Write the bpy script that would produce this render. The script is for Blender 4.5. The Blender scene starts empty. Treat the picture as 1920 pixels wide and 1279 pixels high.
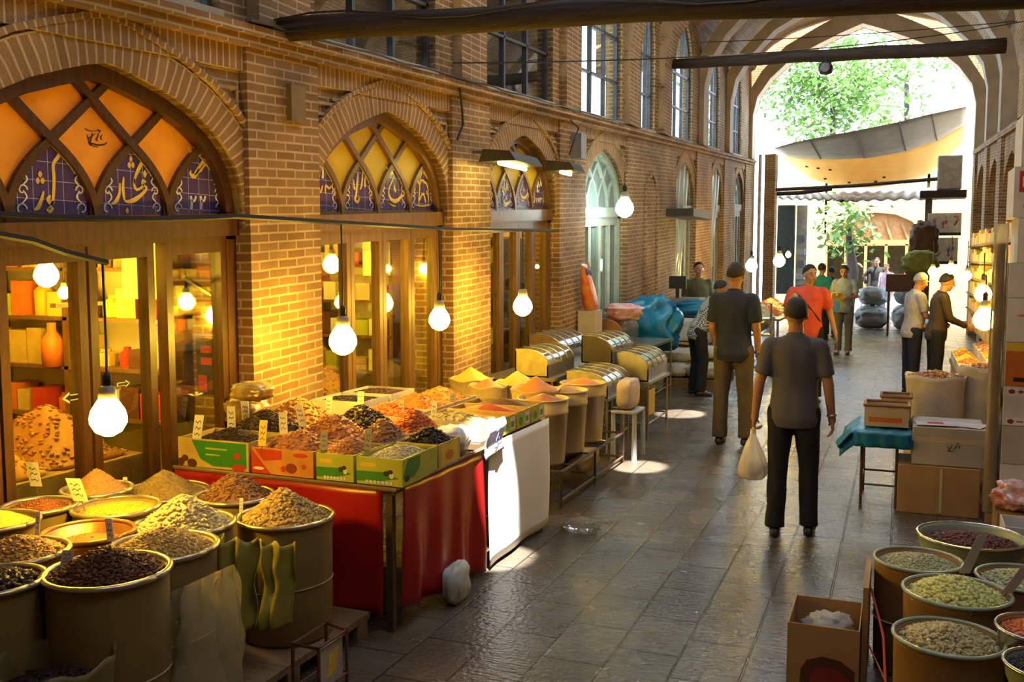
import bpy, math, random
import numpy as np
from mathutils import Vector, Matrix, noise
R=random.Random(7)
SC=bpy.context.scene
COL=SC.collection
# ---------------------------------------------------------------- camera model (1920x1279)
F_=1800.;CX_,CY_=960.,639.5;VX_,VY_=1690.,482.;HC=2.05;SL=.054
_p=math.atan((CY_-VY_)/F_);_t=math.atan((VX_-CX_)/F_*math.cos(_p))
_h=Vector((-math.sin(_t),math.cos(_t),0));_r=Vector((math.cos(_t),math.sin(_t),0))
_f=_h*math.cos(_p)-Vector((0,0,1))*math.sin(_p);_u=_r.cross(_f)
EYE=Vector((0,0,HC))
def _ray(x,y): return _f+_r*((x-CX_)/F_)-_u*((y-CY_)/F_)
def PZ(x,y,z=0.):
    d=_ray(x,y); return EYE+d*((z-HC)/d.z)
def PX(x,y,X):
    d=_ray(x,y); return EYE+d*(X/d.x)
def PY(x,y,Y):
    d=_ray(x,y); return EYE+d*(Y/d.y)
cam=bpy.data.cameras.new('camera');cam.sensor_width=36;cam.lens=F_/1920*36;cam.clip_end=300
co=bpy.data.objects.new('camera',cam);COL.objects.link(co)
co.matrix_world=Matrix((( _r.x,_u.x,-_f.x,0),(_r.y,_u.y,-_f.y,0),(_r.z,_u.z,-_f.z,HC),(0,0,0,1)))
SC.camera=co
# ---------------------------------------------------------------- materials
MATS={}
def _nt(name):
    m=bpy.data.materials.new(name);m.use_nodes=True;nt=m.node_tree
    b=nt.nodes['Principled BSDF'];return m,nt,b
def mix3(nt,a,b,fac):
    n=nt.nodes.new('ShaderNodeMix');n.data_type='RGBA'
    for s,v in((6,a),(7,b)):
        if isinstance(v,tuple): n.inputs[s].default_value=(*v,1)
        else: nt.links.new(v,n.inputs[s])
    if isinstance(fac,(int,float)): n.inputs[0].default_value=fac
    else: nt.links.new(fac,n.inputs[0])
    return n.outputs[2]
def M(name,c,rough=.6,metal=0.,c2=None,scale=8.,bump=0.,bscale=None,spec=.4,coat=0,sss=0,trans=0,stretch=None,sheen=0,alpha=1):
    if name in MATS: return MATS[name]
    m,nt,b=_nt(name)
    b.inputs['Roughness'].default_value=rough;b.inputs['Metallic'].default_value=metal
    b.inputs['Specular IOR Level'].default_value=spec
    if coat: b.inputs['Coat Weight'].default_value=coat;b.inputs['Coat Roughness'].default_value=.15
    if trans: b.inputs['Transmission Weight'].default_value=trans
    if sheen: b.inputs['Sheen Weight'].default_value=sheen
    if alpha<1: b.inputs['Alpha'].default_value=alpha
    tc=nt.nodes.new('ShaderNodeTexCoord')
    src=tc.outputs['Object']
    if stretch:
        mp=nt.nodes.new('ShaderNodeMapping');mp.inputs['Scale'].default_value=stretch;nt.links.new(src,mp.inputs[0]);src=mp.outputs[0]
    if c2 is None: c2=tuple(x*.72 for x in c)
    n=nt.nodes.new('ShaderNodeTexNoise');n.inputs['Scale'].default_value=scale;n.inputs['Detail'].default_value=5
    nt.links.new(src,n.inputs['Vector'])
    rp=nt.nodes.new('ShaderNodeValToRGB');rp.color_ramp.elements[0].position=.35;rp.color_ramp.elements[1].position=.65
    rp.color_ramp.elements[0].color=(*c,1);rp.color_ramp.elements[1].color=(*c2,1)
    nt.links.new(n.outputs[0],rp.inputs[0]);nt.links.new(rp.outputs[0],b.inputs['Base Color'])
    if bump:
        n2=nt.nodes.new('ShaderNodeTexNoise');n2.inputs['Scale'].default_value=bscale or scale*3;n2.inputs['Detail'].default_value=6
        nt.links.new(src,n2.inputs['Vector'])
        bp=nt.nodes.new('ShaderNodeBump');bp.inputs['Strength'].default_value=bump;bp.inputs['Distance'].default_value=.02
        nt.links.new(n2.outputs[0],bp.inputs['Height']);nt.links.new(bp.outputs[0],b.inputs['Normal'])
    MATS[name]=m;return m
def grain(name,cols,rough=.55,spec=.35):
    if name in MATS: return MATS[name]
    m,nt,b=_nt(name);b.inputs['Roughness'].default_value=rough;b.inputs['Specular IOR Level'].default_value=spec
    g=nt.nodes.new('ShaderNodeNewGeometry');rp=nt.nodes.new('ShaderNodeValToRGB');cr=rp.color_ramp
    while len(cr.elements)<len(cols): cr.elements.new(.5)
    for i,c in enumerate(cols): cr.elements[i].position=i/max(1,len(cols)-1);cr.elements[i].color=(*c,1)
    nt.links.new(g.outputs['Random Per Island'],rp.inputs[0])
    tc=nt.nodes.new('ShaderNodeTexCoord');n=nt.nodes.new('ShaderNodeTexNoise');n.inputs['Scale'].default_value=60
    nt.links.new(tc.outputs['Object'],n.inputs['Vector'])
    o=mix3(nt,rp.outputs[0],cols[len(cols)//2],n.outputs[0])
    nt.links.new(o,b.inputs['Base Color']);MATS[name]=m;return m
def emit(name,c,s):
    if name in MATS: return MATS[name]
    m=bpy.data.materials.new(name);m.use_nodes=True;nt=m.node_tree;nt.nodes.clear()
    e=nt.nodes.new('ShaderNodeEmission');e.inputs[0].default_value=(*c,1);e.inputs[1].default_value=s
    o=nt.nodes.new('ShaderNodeOutputMaterial');nt.links.new(e.outputs[0],o.inputs[0]);MATS[name]=m;return m
def glassy(name,tint=(1,1,1),refl=.5,rough=.02,diff=None,amount=0.):
    """thin clear sheet: transparent with a fresnel reflection, optionally hazy"""
    if name in MATS: return MATS[name]
    m=bpy.data.materials.new(name);m.use_nodes=True;nt=m.node_tree;nt.nodes.clear()
    t=nt.nodes.new('ShaderNodeBsdfTransparent');t.inputs[0].default_value=(*tint,1)
    g=nt.nodes.new('ShaderNodeBsdfGlossy');g.inputs['Roughness'].default_value=rough
    lw=nt.nodes.new('ShaderNodeLayerWeight');lw.inputs[0].default_value=.25
    mt=nt.nodes.new('ShaderNodeMath');mt.operation='MULTIPLY';mt.inputs[1].default_value=refl;nt.links.new(lw.outputs[0],mt.inputs[0])
    s=nt.nodes.new('ShaderNodeMixShader');nt.links.new(mt.outputs[0],s.inputs[0]);nt.links.new(t.outputs[0],s.inputs[1]);nt.links.new(g.outputs[0],s.inputs[2])
    out=s.outputs[0]
    if diff:
        d=nt.nodes.new('ShaderNodeBsdfDiffuse');d.inputs[0].default_value=(*diff,1)
        tl=nt.nodes.new('ShaderNodeBsdfTranslucent');tl.inputs[0].default_value=(*diff,1)
        sd=nt.nodes.new('ShaderNodeMixShader');sd.inputs[0].default_value=.5;nt.links.new(d.outputs[0],sd.inputs[1]);nt.links.new(tl.outputs[0],sd.inputs[2])
        s2=nt.nodes.new('ShaderNodeMixShader');s2.inputs[0].default_value=amount;nt.links.new(out,s2.inputs[1]);nt.links.new(sd.outputs[0],s2.inputs[2]);out=s2.outputs[0]
    o=nt.nodes.new('ShaderNodeOutputMaterial');nt.links.new(out,o.inputs[0]);MATS[name]=m;return m
def translucent(name,c,c2=None,tr=.5,scale=3.,rough=.6):
    if name in MATS: return MATS[name]
    m=M(name+'_',c,rough,c2=c2,scale=scale);nt=m.node_tree;m.name=name
    b=nt.nodes['Principled BSDF'];o=nt.nodes['Material Output']
    tl=nt.nodes.new('ShaderNodeBsdfTranslucent')
    nt.links.new(b.inputs['Base Color'].links[0].from_socket,tl.inputs[0])
    s=nt.nodes.new('ShaderNodeMixShader');s.inputs[0].default_value=tr
    nt.links.new(b.outputs[0],s.inputs[1]);nt.links.new(tl.outputs[0],s.inputs[2]);nt.links.new(s.outputs[0],o.inputs[0])
    MATS[name]=m;return m
def brick(name,c1,c2,mortar,w=.215,h=.062,ms=.0085,mode='wall',bump=.5,rough=.8,offset=.5,dirt=.35):
    if name in MATS: return MATS[name]
    m,nt,b=_nt(name);N=nt.nodes.new;L=nt.links.new
    b.inputs['Roughness'].default_value=rough;b.inputs['Specular IOR Level'].default_value=.2
    g=N('ShaderNodeNewGeometry')
    if mode=='uv':
        u=N('ShaderNodeUVMap');vec=u.outputs[0]
    else:
        sp=N('ShaderNodeSeparateXYZ');L(g.outputs['Position'],sp.inputs[0])
        sn=N('ShaderNodeSeparateXYZ');L(g.outputs['True Normal'],sn.inputs[0])
        def math_(op,a,bb):
            n=N('ShaderNodeMath');n.operation=op
            for i,v in enumerate((a,bb)):
                if v is None: continue
                if isinstance(v,(int,float)): n.inputs[i].default_value=v
                else: L(v,n.inputs[i])
            return n.outputs[0]
        cb=N('ShaderNodeCombineXYZ')
        if mode=='wall':
            ny=math_('GREATER_THAN',math_('ABSOLUTE',sn.outputs[1],None),.6)
            mx=N('ShaderNodeMix');mx.data_type='FLOAT';L(ny,mx.inputs[0]);L(sp.outputs[1],mx.inputs[2]);L(sp.outputs[0],mx.inputs[3])
            L(mx.outputs[0],cb.inputs[0])
            L(math_('SUBTRACT',sp.outputs[2],math_('MULTIPLY',sp.outputs[1],SL)),cb.inputs[1])
        elif mode=='front': # faces that look along Y
            L(sp.outputs[0],cb.inputs[0]);L(sp.outputs[2],cb.inputs[1])
        elif mode=='floor':
            L(sp.outputs[1],cb.inputs[0]);L(sp.outputs[0],cb.inputs[1])
        elif mode=='vault':
            L(sp.outputs[1],cb.inputs[0]);L(sp.outputs[0],cb.inputs[1])
        vec=cb.outputs[0]
    nz=N('ShaderNodeTexNoise');nz.inputs['Scale'].default_value=5;L(g.outputs['Position'],nz.inputs['Vector'])
    ad=N('ShaderNodeVectorMath');ad.operation='MULTIPLY_ADD';L(nz.outputs[1],ad.inputs[0]);ad.inputs[1].default_value=(.012,.012,0);L(vec,ad.inputs[2])
    bt=N('ShaderNodeTexBrick');L(ad.outputs[0],bt.inputs['Vector'])
    bt.inputs['Scale'].default_value=1;bt.inputs['Brick Width'].default_value=w;bt.inputs['Row Height'].default_value=h
    bt.inputs['Mortar Size'].default_value=ms;bt.inputs['Mortar Smooth'].default_value=.3;bt.inputs['Bias'].default_value=0
    bt.offset=offset
    bt.inputs['Color1'].default_value=(*c1,1);bt.inputs['Color2'].default_value=(*c2,1);bt.inputs['Mortar'].default_value=(*mortar,1)
    n3=N('ShaderNodeTexNoise');n3.inputs['Scale'].default_value=1.7;n3.inputs['Detail'].default_value=6;L(g.outputs['Position'],n3.inputs['Vector'])
    rp=N('ShaderNodeValToRGB');rp.color_ramp.elements[0].position=.35;rp.color_ramp.elements[1].position=.7
    rp.color_ramp.elements[0].color=(1-dirt,1-dirt,1-dirt,1);rp.color_ramp.elements[1].color=(1,1,1,1);L(n3.outputs[0],rp.inputs[0])
    mu=N('ShaderNodeMix');mu.data_type='RGBA';mu.blend_type='MULTIPLY';mu.inputs[0].default_value=1;L(bt.outputs[0],mu.inputs[6]);L(rp.outputs[0],mu.inputs[7])
    L(mu.outputs[2],b.inputs['Base Color'])
    n4=N('ShaderNodeTexNoise');n4.inputs['Scale'].default_value=70;L(g.outputs['Position'],n4.inputs['Vector'])
    hs=N('ShaderNodeMath');hs.operation='MULTIPLY_ADD';hs.inputs[1].default_value=-1.;L(bt.outputs[1],hs.inputs[0]);L(n4.outputs[0],hs.inputs[2])
    bp=N('ShaderNodeBump');bp.inputs['Strength'].default_value=bump;bp.inputs['Distance'].default_value=.012;L(hs.outputs[0],bp.inputs['Height']);L(bp.outputs[0],b.inputs['Normal'])
    MATS[name]=m;return m
# ---------------------------------------------------------------- objects
ORG={}
def shz(v): return (v[0],v[1],v[2]+SL*v[1]*max(0.,min(1.,v[2]/2.)))
def tag(o,label=None,cat=None,group=None,kind=None):
    if label: o['label']=label
    if cat: o['category']=cat
    if group: o['group']=group
    if kind: o['kind']=kind
    return o
def empty(name,loc,label,cat,group=None):
    o=bpy.data.objects.new(name,None);COL.objects.link(o);o.location=loc;o.empty_display_size=.1
    ORG[o.name]=Vector(loc);return tag(o,label,cat,group)
class MB:
    def __init__(s): s.v=[];s.f=[];s.uv={};s.mi=[]
    def add(s,vs,fs,mi=0):
        b=len(s.v);s.v.extend([tuple(p) for p in vs])
        for f in fs: s.f.append(tuple(i+b for i in f));s.mi.append(mi)
        return b
    def hexa(s,p,mi=0): # 8 corner points: bottom 4 ccw, top 4 ccw
        s.add(p,[(3,2,1,0),(4,5,6,7),(0,1,5,4),(1,2,6,5),(2,3,7,6),(3,0,4,7)],mi);return s
    def box(s,x0,x1,y0,y1,z0,z1,mi=0):
        return s.hexa([(x0,y0,z0),(x1,y0,z0),(x1,y1,z0),(x0,y1,z0),(x0,y0,z1),(x1,y0,z1),(x1,y1,z1),(x0,y1,z1)],mi)
    def wbox(s,x0,x1,y0,y1,z0,z1):
        if z0<2<z1: s.box(x0,x1,y0,y1,z0,2);s.box(x0,x1,y0,y1,2,z1)
        else: s.box(x0,x1,y0,y1,z0,z1)
        return s
    def obox(s,c,sz,rz=0,rx=0,ry=0,mi=0):
        m=Matrix.Translation(c)@Matrix.Rotation(rz,4,'Z')@Matrix.Rotation(ry,4,'Y')@Matrix.Rotation(rx,4,'X')
        a,b,d=sz[0]/2,sz[1]/2,sz[2]/2
        return s.hexa([m@Vector(q) for q in((-a,-b,-d),(a,-b,-d),(a,b,-d),(-a,b,-d),(-a,-b,d),(a,-b,d),(a,b,d),(-a,b,d))],mi)
    def ring(s,c,ax,ay,r0,r1,n): return [Vector(c)+Vector(ax)*(r0*math.cos(2*math.pi*i/n))+Vector(ay)*(r1*math.sin(2*math.pi*i/n)) for i in range(n)]
    def loft(s,rings,cap0=True,cap1=True,mi=0):
        n=len(rings[0]);vs=[p for r in rings for p in r];fs=[]
        for k in range(len(rings)-1):
            for i in range(n):
                j=(i+1)%n;fs.append((k*n+i,k*n+j,(k+1)*n+j,(k+1)*n+i))
        if cap0: fs.append(tuple(range(n-1,-1,-1)))
        if cap1: fs.append(tuple((len(rings)-1)*n+i for i in range(n)))
        s.add(vs,fs,mi);return s
    def cyl(s,p0,p1,r0,r1=None,n=12,mi=0):
        p0=Vector(p0);p1=Vector(p1);r1=r0 if r1 is None else r1
        d=(p1-p0).normalized();a=d.orthogonal().normalized();b=d.cross(a)
        return s.loft([s.ring(p0,a,b,r0,r0,n),s.ring(p1,a,b,r1,r1,n)],mi=mi)
    def lathe(s,prof,c=(0,0,0),n=24,sx=1,sy=1,mi=0,cap0=True,cap1=True):
        c=Vector(c);return s.loft([s.ring(c+Vector((0,0,z)),(1,0,0),(0,1,0),r*sx,r*sy,n) for r,z in prof],cap0,cap1,mi)
    def tube(s,pts,r,n=8,mi=0,flat=1.):
        pts=[Vector(p) for p in pts];rings=[];a=None
        for i,p in enumerate(pts):
            d=(pts[min(i+1,len(pts)-1)]-pts[max(i-1,0)]).normalized()
            if a is None: a=d.orthogonal().normalized()
            a=(a-d*a.dot(d)).normalized();b=d.cross(a)
            rr=r[i] if isinstance(r,(list,tuple)) else r
            rings.append(s.ring(p,a,b,rr,rr*flat,n))
        return s.loft(rings,mi=mi)
    def ell(s,c,r,n=14,m=9,rot=None,mi=0):
        c=Vector(c);rings=[]
        q=rot or Matrix.Identity(3)
        for k in range(1,m):
            t=math.pi*k/m;rings.append([c+q@Vector((r[0]*math.sin(t)*math.cos(2*math.pi*i/n),r[1]*math.sin(t)*math.sin(2*math.pi*i/n),-r[2]*math.cos(t))) for i in range(n)])
        return s.loft(rings,mi=mi)
    def cap(s,p0,r0,p1,r1,n=12): # tapered capsule
        p0=Vector(p0);p1=Vector(p1);d=p1-p0;L=d.length
        if L<1e-6: return s.ell(p0,(r0,)*3,n,8)
        d/=L;a=d.orthogonal().normalized();b=d.cross(a);rings=[]
        for t in(-.95,-.7,-.35): rings.append(s.ring(p0+d*(r0*t),a,b,r0*math.sqrt(1-t*t),r0*math.sqrt(1-t*t),n))
        rings.append(s.ring(p0,a,b,r0,r0,n));rings.append(s.ring(p1,a,b,r1,r1,n))
        for t in(.35,.7,.95): rings.append(s.ring(p1+d*(r1*t),a,b,r1*math.sqrt(1-t*t),r1*math.sqrt(1-t*t),n))
        return s.loft(rings)
    def prismX(s,poly,x0,x1,mi=0): # polygon in (y,z)
        n=len(poly);vs=[(x0,a,b) for a,b in poly]+[(x1,a,b) for a,b in poly]
        s.add(vs,[tuple(range(n-1,-1,-1)),tuple(range(n,2*n))]+[(i,(i+1)%n,n+(i+1)%n,n+i) for i in range(n)],mi);return s
    def prismY(s,poly,y0,y1,mi=0): # polygon in (x,z)
        n=len(poly);vs=[(a,y0,b) for a,b in poly]+[(a,y1,b) for a,b in poly]
        s.add(vs,[tuple(range(n)),tuple(range(2*n-1,n-1,-1))]+[(i,n+i,n+(i+1)%n,(i+1)%n) for i in range(n)],mi);return s
    def prismZ(s,poly,z0,z1,mi=0):
        n=len(poly);vs=[(a,b,z0) for a,b in poly]+[(a,b,z1) for a,b in poly]
        s.add(vs,[tuple(range(n-1,-1,-1)),tuple(range(n,2*n))]+[(i,(i+1)%n,n+(i+1)%n,n+i) for i in range(n)],mi);return s
    def stripX(s,lo,hi,x0,x1): # solid between two polylines in (y,z)
        for i in range(len(lo)-1):
            a,b,c,d=lo[i],lo[i+1],hi[i+1],hi[i]
            if abs(a[0]-b[0])<1e-6 and abs(c[0]-d[0])<1e-6: continue
            s.prismX([a,b,c,d],x0,x1)
        return s
    def barX(s,pts,w,x0,x1): # bar of width w along polyline in (y,z), between planes x0,x1
        n=len(pts);L=[];Rr=[]
        for i in range(n):
            a=Vector(pts[max(i-1,0)]);b=Vector(pts[min(i+1,n-1)]);d=(b-a).normalized();nn=Vector((-d.y,d.x))*w/2
            L.append(Vector(pts[i])+nn);Rr.append(Vector(pts[i])-nn)
        for i in range(n-1): s.prismX([tuple(Rr[i]),tuple(Rr[i+1]),tuple(L[i+1]),tuple(L[i])],x0,x1)
        return s
    def barY(s,pts,w,y0,y1):
        n=len(pts);L=[];Rr=[]
        for i in range(n):
            a=Vector(pts[max(i-1,0)]);b=Vector(pts[min(i+1,n-1)]);d=(b-a).normalized();nn=Vector((-d.y,d.x))*w/2
            L.append(Vector(pts[i])+nn);Rr.append(Vector(pts[i])-nn)
        for i in range(n-1): s.prismY([tuple(Rr[i]),tuple(Rr[i+1]),tuple(L[i+1]),tuple(L[i])],y0,y1)
        return s
    def grid(s,fn,nu,nv,mi=0,closeu=False):
        vs=[fn(i/(nu),j/(nv)) for j in range(nv+1) for i in range(nu+1)]
        s.add(vs,[(j*(nu+1)+i,j*(nu+1)+i+1,(j+1)*(nu+1)+i+1,(j+1)*(nu+1)+i) for j in range(nv) for i in range(nu)],mi);return s
    def build(s,name,mat,parent=None,smooth=False,shear=False,bevel=0,solid=0,subd=0,angle=None):
        vs=[shz(v) for v in s.v] if shear else s.v
        A=np.array(vs,dtype=float)
        if parent is not None: org=ORG[parent.name]
        else: org=Vector(((A[:,0].min()+A[:,0].max())/2,(A[:,1].min()+A[:,1].max())/2,A[:,2].min()))
        A=A-np.array(org)
        me=bpy.data.meshes.new(name);me.from_pydata(A.tolist(),[],s.f)
        mats=mat if isinstance(mat,(list,tuple)) else [mat]
        for m in mats: me.materials.append(m)
        if len(mats)>1: me.polygons.foreach_set('material_index',s.mi)
        if smooth: me.polygons.foreach_set('use_smooth',[True]*len(me.polygons))
        if s.uv:
            ul=me.uv_layers.new(name='UVMap')
            for l in me.loops:
                ul.data[l.index].uv=s.uv.get(l.vertex_index,(0,0))
        me.update()
        o=bpy.data.objects.new(name,me);COL.objects.link(o)
        if parent is not None: o.parent=parent
        else: o.location=org
        ORG[o.name]=org
        if bevel:
            b=o.modifiers.new('bevel','BEVEL');b.width=bevel;b.segments=2;b.limit_method='ANGLE'
        if solid:
            b=o.modifiers.new('solid','SOLIDIFY');b.thickness=solid;b.offset=0
        if subd:
            b=o.modifiers.new('subd','SUBSURF');b.levels=subd;b.render_levels=subd
        return o
def copy_tree(o,parent=None,loc=None):
    c=o.copy();COL.objects.link(c)
    if parent is not None: c.parent=parent
    if loc is not None: c.location=loc
    ORG[c.name]=Vector(c.location) if parent is None else ORG[parent.name]
    for ch in list(o.children): copy_tree(ch,c)
    return c
def struct(o): o['kind']='structure';return o
def nz(x,y=0,z=0): return noise.noise(Vector((x,y,z)))

ORD='first second third fourth fifth sixth seventh eighth ninth tenth eleventh twelfth thirteenth fourteenth fifteenth sixteenth seventeenth eighteenth nineteenth twentieth twenty-first twenty-second twenty-third twenty-fourth twenty-fifth twenty-sixth twenty-seventh twenty-eighth twenty-ninth thirtieth thirty-first thirty-second thirty-third thirty-fourth thirty-fifth'.split()
# ================================================================ SETTING
XF,XS,XG=-4.0,-4.06,-4.17
BK=brick('brick_tan',(.40,.235,.105),(.29,.155,.065),(.62,.47,.27),dirt=.45)
BKu=brick('brick_soldier',(.40,.235,.105),(.30,.16,.07),(.62,.47,.27),w=.22,h=.062,mode='uv',offset=0)
BKf=brick('brick_cross',(.40,.235,.105),(.29,.155,.065),(.62,.47,.27),mode='front')
BKv=brick('brick_vault',(.35,.225,.125),(.27,.165,.09),(.40,.29,.18),w=.2,h=.055,mode='vault',bump=.3)
WOOD=M('dark_wood',(.085,.032,.012),.38,c2=(.05,.018,.007),scale=6,stretch=(6,6,1),bump=.08,spec=.5)
WOODL=M('brown_wood',(.17,.085,.03),.4,c2=(.12,.055,.02),scale=6,stretch=(6,6,1),bump=.08,spec=.5)
BEAM=M('old_beam',(.055,.038,.028),.75,c2=(.03,.02,.015),scale=5,stretch=(.6,6,6),bump=.5)
PLASTER=M('cream_plaster',(.56,.47,.36),.8,c2=(.44,.36,.27),scale=3,bump=.2)
STEEL=M('grey_steel_frame',(.10,.10,.11),.5,.3)
GLASS=glassy('window_glass',(.92,.95,.92),.55)
# ---------------- floor: worn stone pavers with a damp sheen
def floor_mat():
    m,nt,b=_nt('worn_paving');N=nt.nodes.new;L=nt.links.new
    g=N('ShaderNodeNewGeometry')
    mp=N('ShaderNodeMapping');L(g.outputs['Position'],mp.inputs[0]);mp.inputs['Rotation'].default_value=(0,0,math.pi/2)
    bt=N('ShaderNodeTexBrick');L(mp.outputs[0],bt.inputs[0]);bt.inputs['Scale'].default_value=1
    bt.inputs['Brick Width'].default_value=.5;bt.inputs['Row Height'].default_value=.33;bt.inputs['Mortar Size'].default_value=.008;bt.inputs['Mortar Smooth'].default_value=.5
    bt.inputs['Color1'].default_value=(.125,.105,.08,1);bt.inputs['Color2'].default_value=(.095,.08,.062,1);bt.inputs['Mortar'].default_value=(.03,.027,.024,1)
    n1=N('ShaderNodeTexNoise');n1.inputs['Scale'].default_value=1.3;n1.inputs['Detail'].default_value=8;L(g.outputs['Position'],n1.inputs[0])
    rp=N('ShaderNodeValToRGB');rp.color_ramp.elements[0].position=.3;rp.color_ramp.elements[1].position=.7
    rp.color_ramp.elements[0].color=(.5,.46,.42,1);rp.color_ramp.elements[1].color=(1.1,1.08,1.05,1);L(n1.outputs[0],rp.inputs[0])
    mu=N('ShaderNodeMix');mu.data_type='RGBA';mu.blend_type='MULTIPLY';mu.inputs[0].default_value=1;L(bt.outputs[0],mu.inputs[6]);L(rp.outputs[0],mu.inputs[7])
    L(mu.outputs[2],b.inputs['Base Color'])
    # chiselled ribs across each paver
    mpw=N('ShaderNodeMapping');mpw.inputs['Scale'].default_value=(9,46,1);L(g.outputs['Position'],mpw.inputs[0]);wv=N('ShaderNodeTexNoise');wv.inputs['Scale'].default_value=1;wv.inputs['Detail'].default_value=3;L(mpw.outputs[0],wv.inputs[0])
    n2=N('ShaderNodeTexNoise');n2.inputs['Scale'].default_value=34;n2.inputs['Detail'].default_value=4;L(g.outputs['Position'],n2.inputs[0])
    a=N('ShaderNodeMath');a.operation='MULTIPLY_ADD';a.inputs[1].default_value=1.1;L(wv.outputs[0],a.inputs[0]);L(n2.outputs[0],a.inputs[2])
    a2=N('ShaderNodeMath');a2.operation='MULTIPLY_ADD';a2.inputs[1].default_value=-1.3;L(bt.outputs[1],a2.inputs[0]);L(a.outputs[0],a2.inputs[2])
    bp=N('ShaderNodeBump');bp.inputs['Strength'].default_value=.6;bp.inputs['Distance'].default_value=.014;L(a2.outputs[0],bp.inputs['Height']);L(bp.outputs[0],b.inputs['Normal'])
    n3=N('ShaderNodeTexNoise');n3.inputs['Scale'].default_value=2.2;n3.inputs['Detail'].default_value=5;L(g.outputs['Position'],n3.inputs[0])
    mr=N('ShaderNodeMapRange');mr.inputs[1].default_value=.35;mr.inputs[2].default_value=.7;mr.inputs[3].default_value=.2;mr.inputs[4].default_value=.34;L(n3.outputs[0],mr.inputs[0]);L(mr.outputs[0],b.inputs['Roughness'])
    b.inputs['Specular IOR Level'].default_value=.75
    return m
f=MB();f.grid(lambda u,v:(-9+24*u,-4+64*v,0),12,32)
fo=struct(f.build('floor',floor_mat()))
fo.modifiers.new('solid','SOLIDIFY').thickness=.2;fo.modifiers['solid'].offset=-1
# ---------------- left wall
BAYS=[(4.13,1.15),(7.25,1.14),(10.4,1.1),(13.65,1.08),(19.2,.96),(22.7,.84),(26.0,.9)]
PROF=[(1,0),(.995,.12),(.975,.27),(.93,.42),(.86,.54),(.76,.65),(.62,.76),(.45,.855),(.25,.93),(.1,.98),(0,1)]
PROF_IN=None
def arch(c,h,z0,rise,k=1.):
    L=[(c-h*a*k,z0+rise*b) for a,b in PROF];return L+[(c+h*a*k,z0+rise*b) for a,b in reversed(PROF[:-1])]
ZS,RISE=1.96,.92
ZB,ZT=2.98,3.2
w=MB();prev=-3.
for c,h in BAYS+[(99,0)]:
    e=min(c-h,28.4);w.wbox(-4.5,XF,prev,e,0,ZT);prev=c+h
w.wbox(-4.5,-4.42,-3,28.4,3.3,3.33)
struct(w.build('wall_left',BK,shear=True))
sp=MB();sol=MB()
for c,h in BAYS:
    a=arch(c,h,ZS,RISE);top=[(y,ZB) for y,z in a]
    a=[(c-h,ZS-.02)]+a+[(c+h,ZS-.02)];top=[(c-h,ZB)]+top+[(c+h,ZB)]
    sp.stripX(a[1:-1],top[1:-1],-4.5,XS)
    n=len(sol.v)
    sol.box(-4.5,XS+.035,c-h,c+h,ZB,ZT)
struct(sp.build('wall_left_spandrel',BK,shear=True))
for i,v in enumerate(sol.v): sol.uv[i]=(v[2]-ZB+.0,v[1])
struct(sol.build('trim_1',BKu,shear=True))
vr=MB()
for c,h in BAYS:
    for (ra,rb,x1) in((0,.21,XS+.02),(.225,.262,XS+.045)):
        a=arch(c,h+ra,ZS,RISE+ra*1.05);b=arch(c,h+rb,ZS,RISE+rb*1.05);s=0
        for i in range(len(a)-1):
            l=math.dist(a[i],a[i+1]);base=len(vr.v)
            vr.prismX([a[i],a[i+1],b[i+1],b[i]],-4.3,x1)
            for k,(q,t) in enumerate(((0,s),(0,s+l),(1,s+l),(1,s))):
                for d in(0,4): vr.uv[base+k+d]=(q*(.216 if ra==0 else .06)+.002,t)
            s+=l
struct(vr.build('trim_2',BKu,shear=True))
# relief brick fret in the spandrels beside each arch
fr=MB()
for c,h in BAYS[:4]:
    for sg in(-1,1):
        for (dy,z,l,v) in((.95,2.86,.3,0),(.98,2.78,.22,0),(.98,2.62,.14,0),(1.0,2.7,.14,0),(.78,2.9,.2,0),(.5,2.93,.22,0),(1.1,2.55,.16,1),(.86,2.72,.2,1),(1.1,2.8,.12,1)):
            if dy>h: continue
            y=c+sg*dy
            if v: fr.box(XS-.02,XS+.018,y-.012,y+.012,z-l/2,z+l/2)
            else: fr.box(XS-.02,XS+.018,y-l/2,y+l/2,z-.012,z+.012)
struct(fr.build('trim_3',M('brick_fret',(.52,.34,.16),.8,c2=(.42,.25,.11)),shear=True))
lg=MB();lg.box(-4.5,-3.92,-3,28.4,ZT,ZT+.06);lg.box(-4.5,-3.96,-3,28.4,ZT-.07,ZT)
lg2=MB();lg2.box(-4.5,-4.02,-3,28.4,ZT+.06,ZT+.1)
lo=struct(lg.build('trim_4',BK,shear=True))
# ---------------- upper storey
WIN=[(1.1,.95),(4.13,1.0),(7.2,1.0),(10.4,1.05),(13.6,1.02),(16.25,.5),(19.05,.92),(22.4,.75),(25.75,.72)]
UZ0,UZS,UZA,UZT=3.3,4.55,5.72,6.05
RIBS=[-.6,2.55,5.7,8.87,12.0,15.05,17.35,20.95,24.3,28.1]
up=MB();prev=-3.
WPR=[(1,0),(.98,.2),(.9,.42),(.76,.62),(.55,.8),(.3,.92),(0,1.0)]
def warch(c,h): 
    L=[(c-h*a,UZS+(UZA-UZS)*b) for a,b in WPR];return L+[(c+h*a,UZS+(UZA-UZS)*b) for a,b in reversed(WPR[:-1])]
for c,h in WIN+[(99,0)]:
    e=min(c-h,28.4);up.box(-4.5,-4.08,prev,e,UZ0,UZT);prev=c+h
for c,h in WIN:
    a=warch(c,h);up.stripX(a,[(y,UZT) for y,z in a],-4.5,-4.08)
struct(up.build('wall_left_upper',BK,shear=True))
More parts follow.
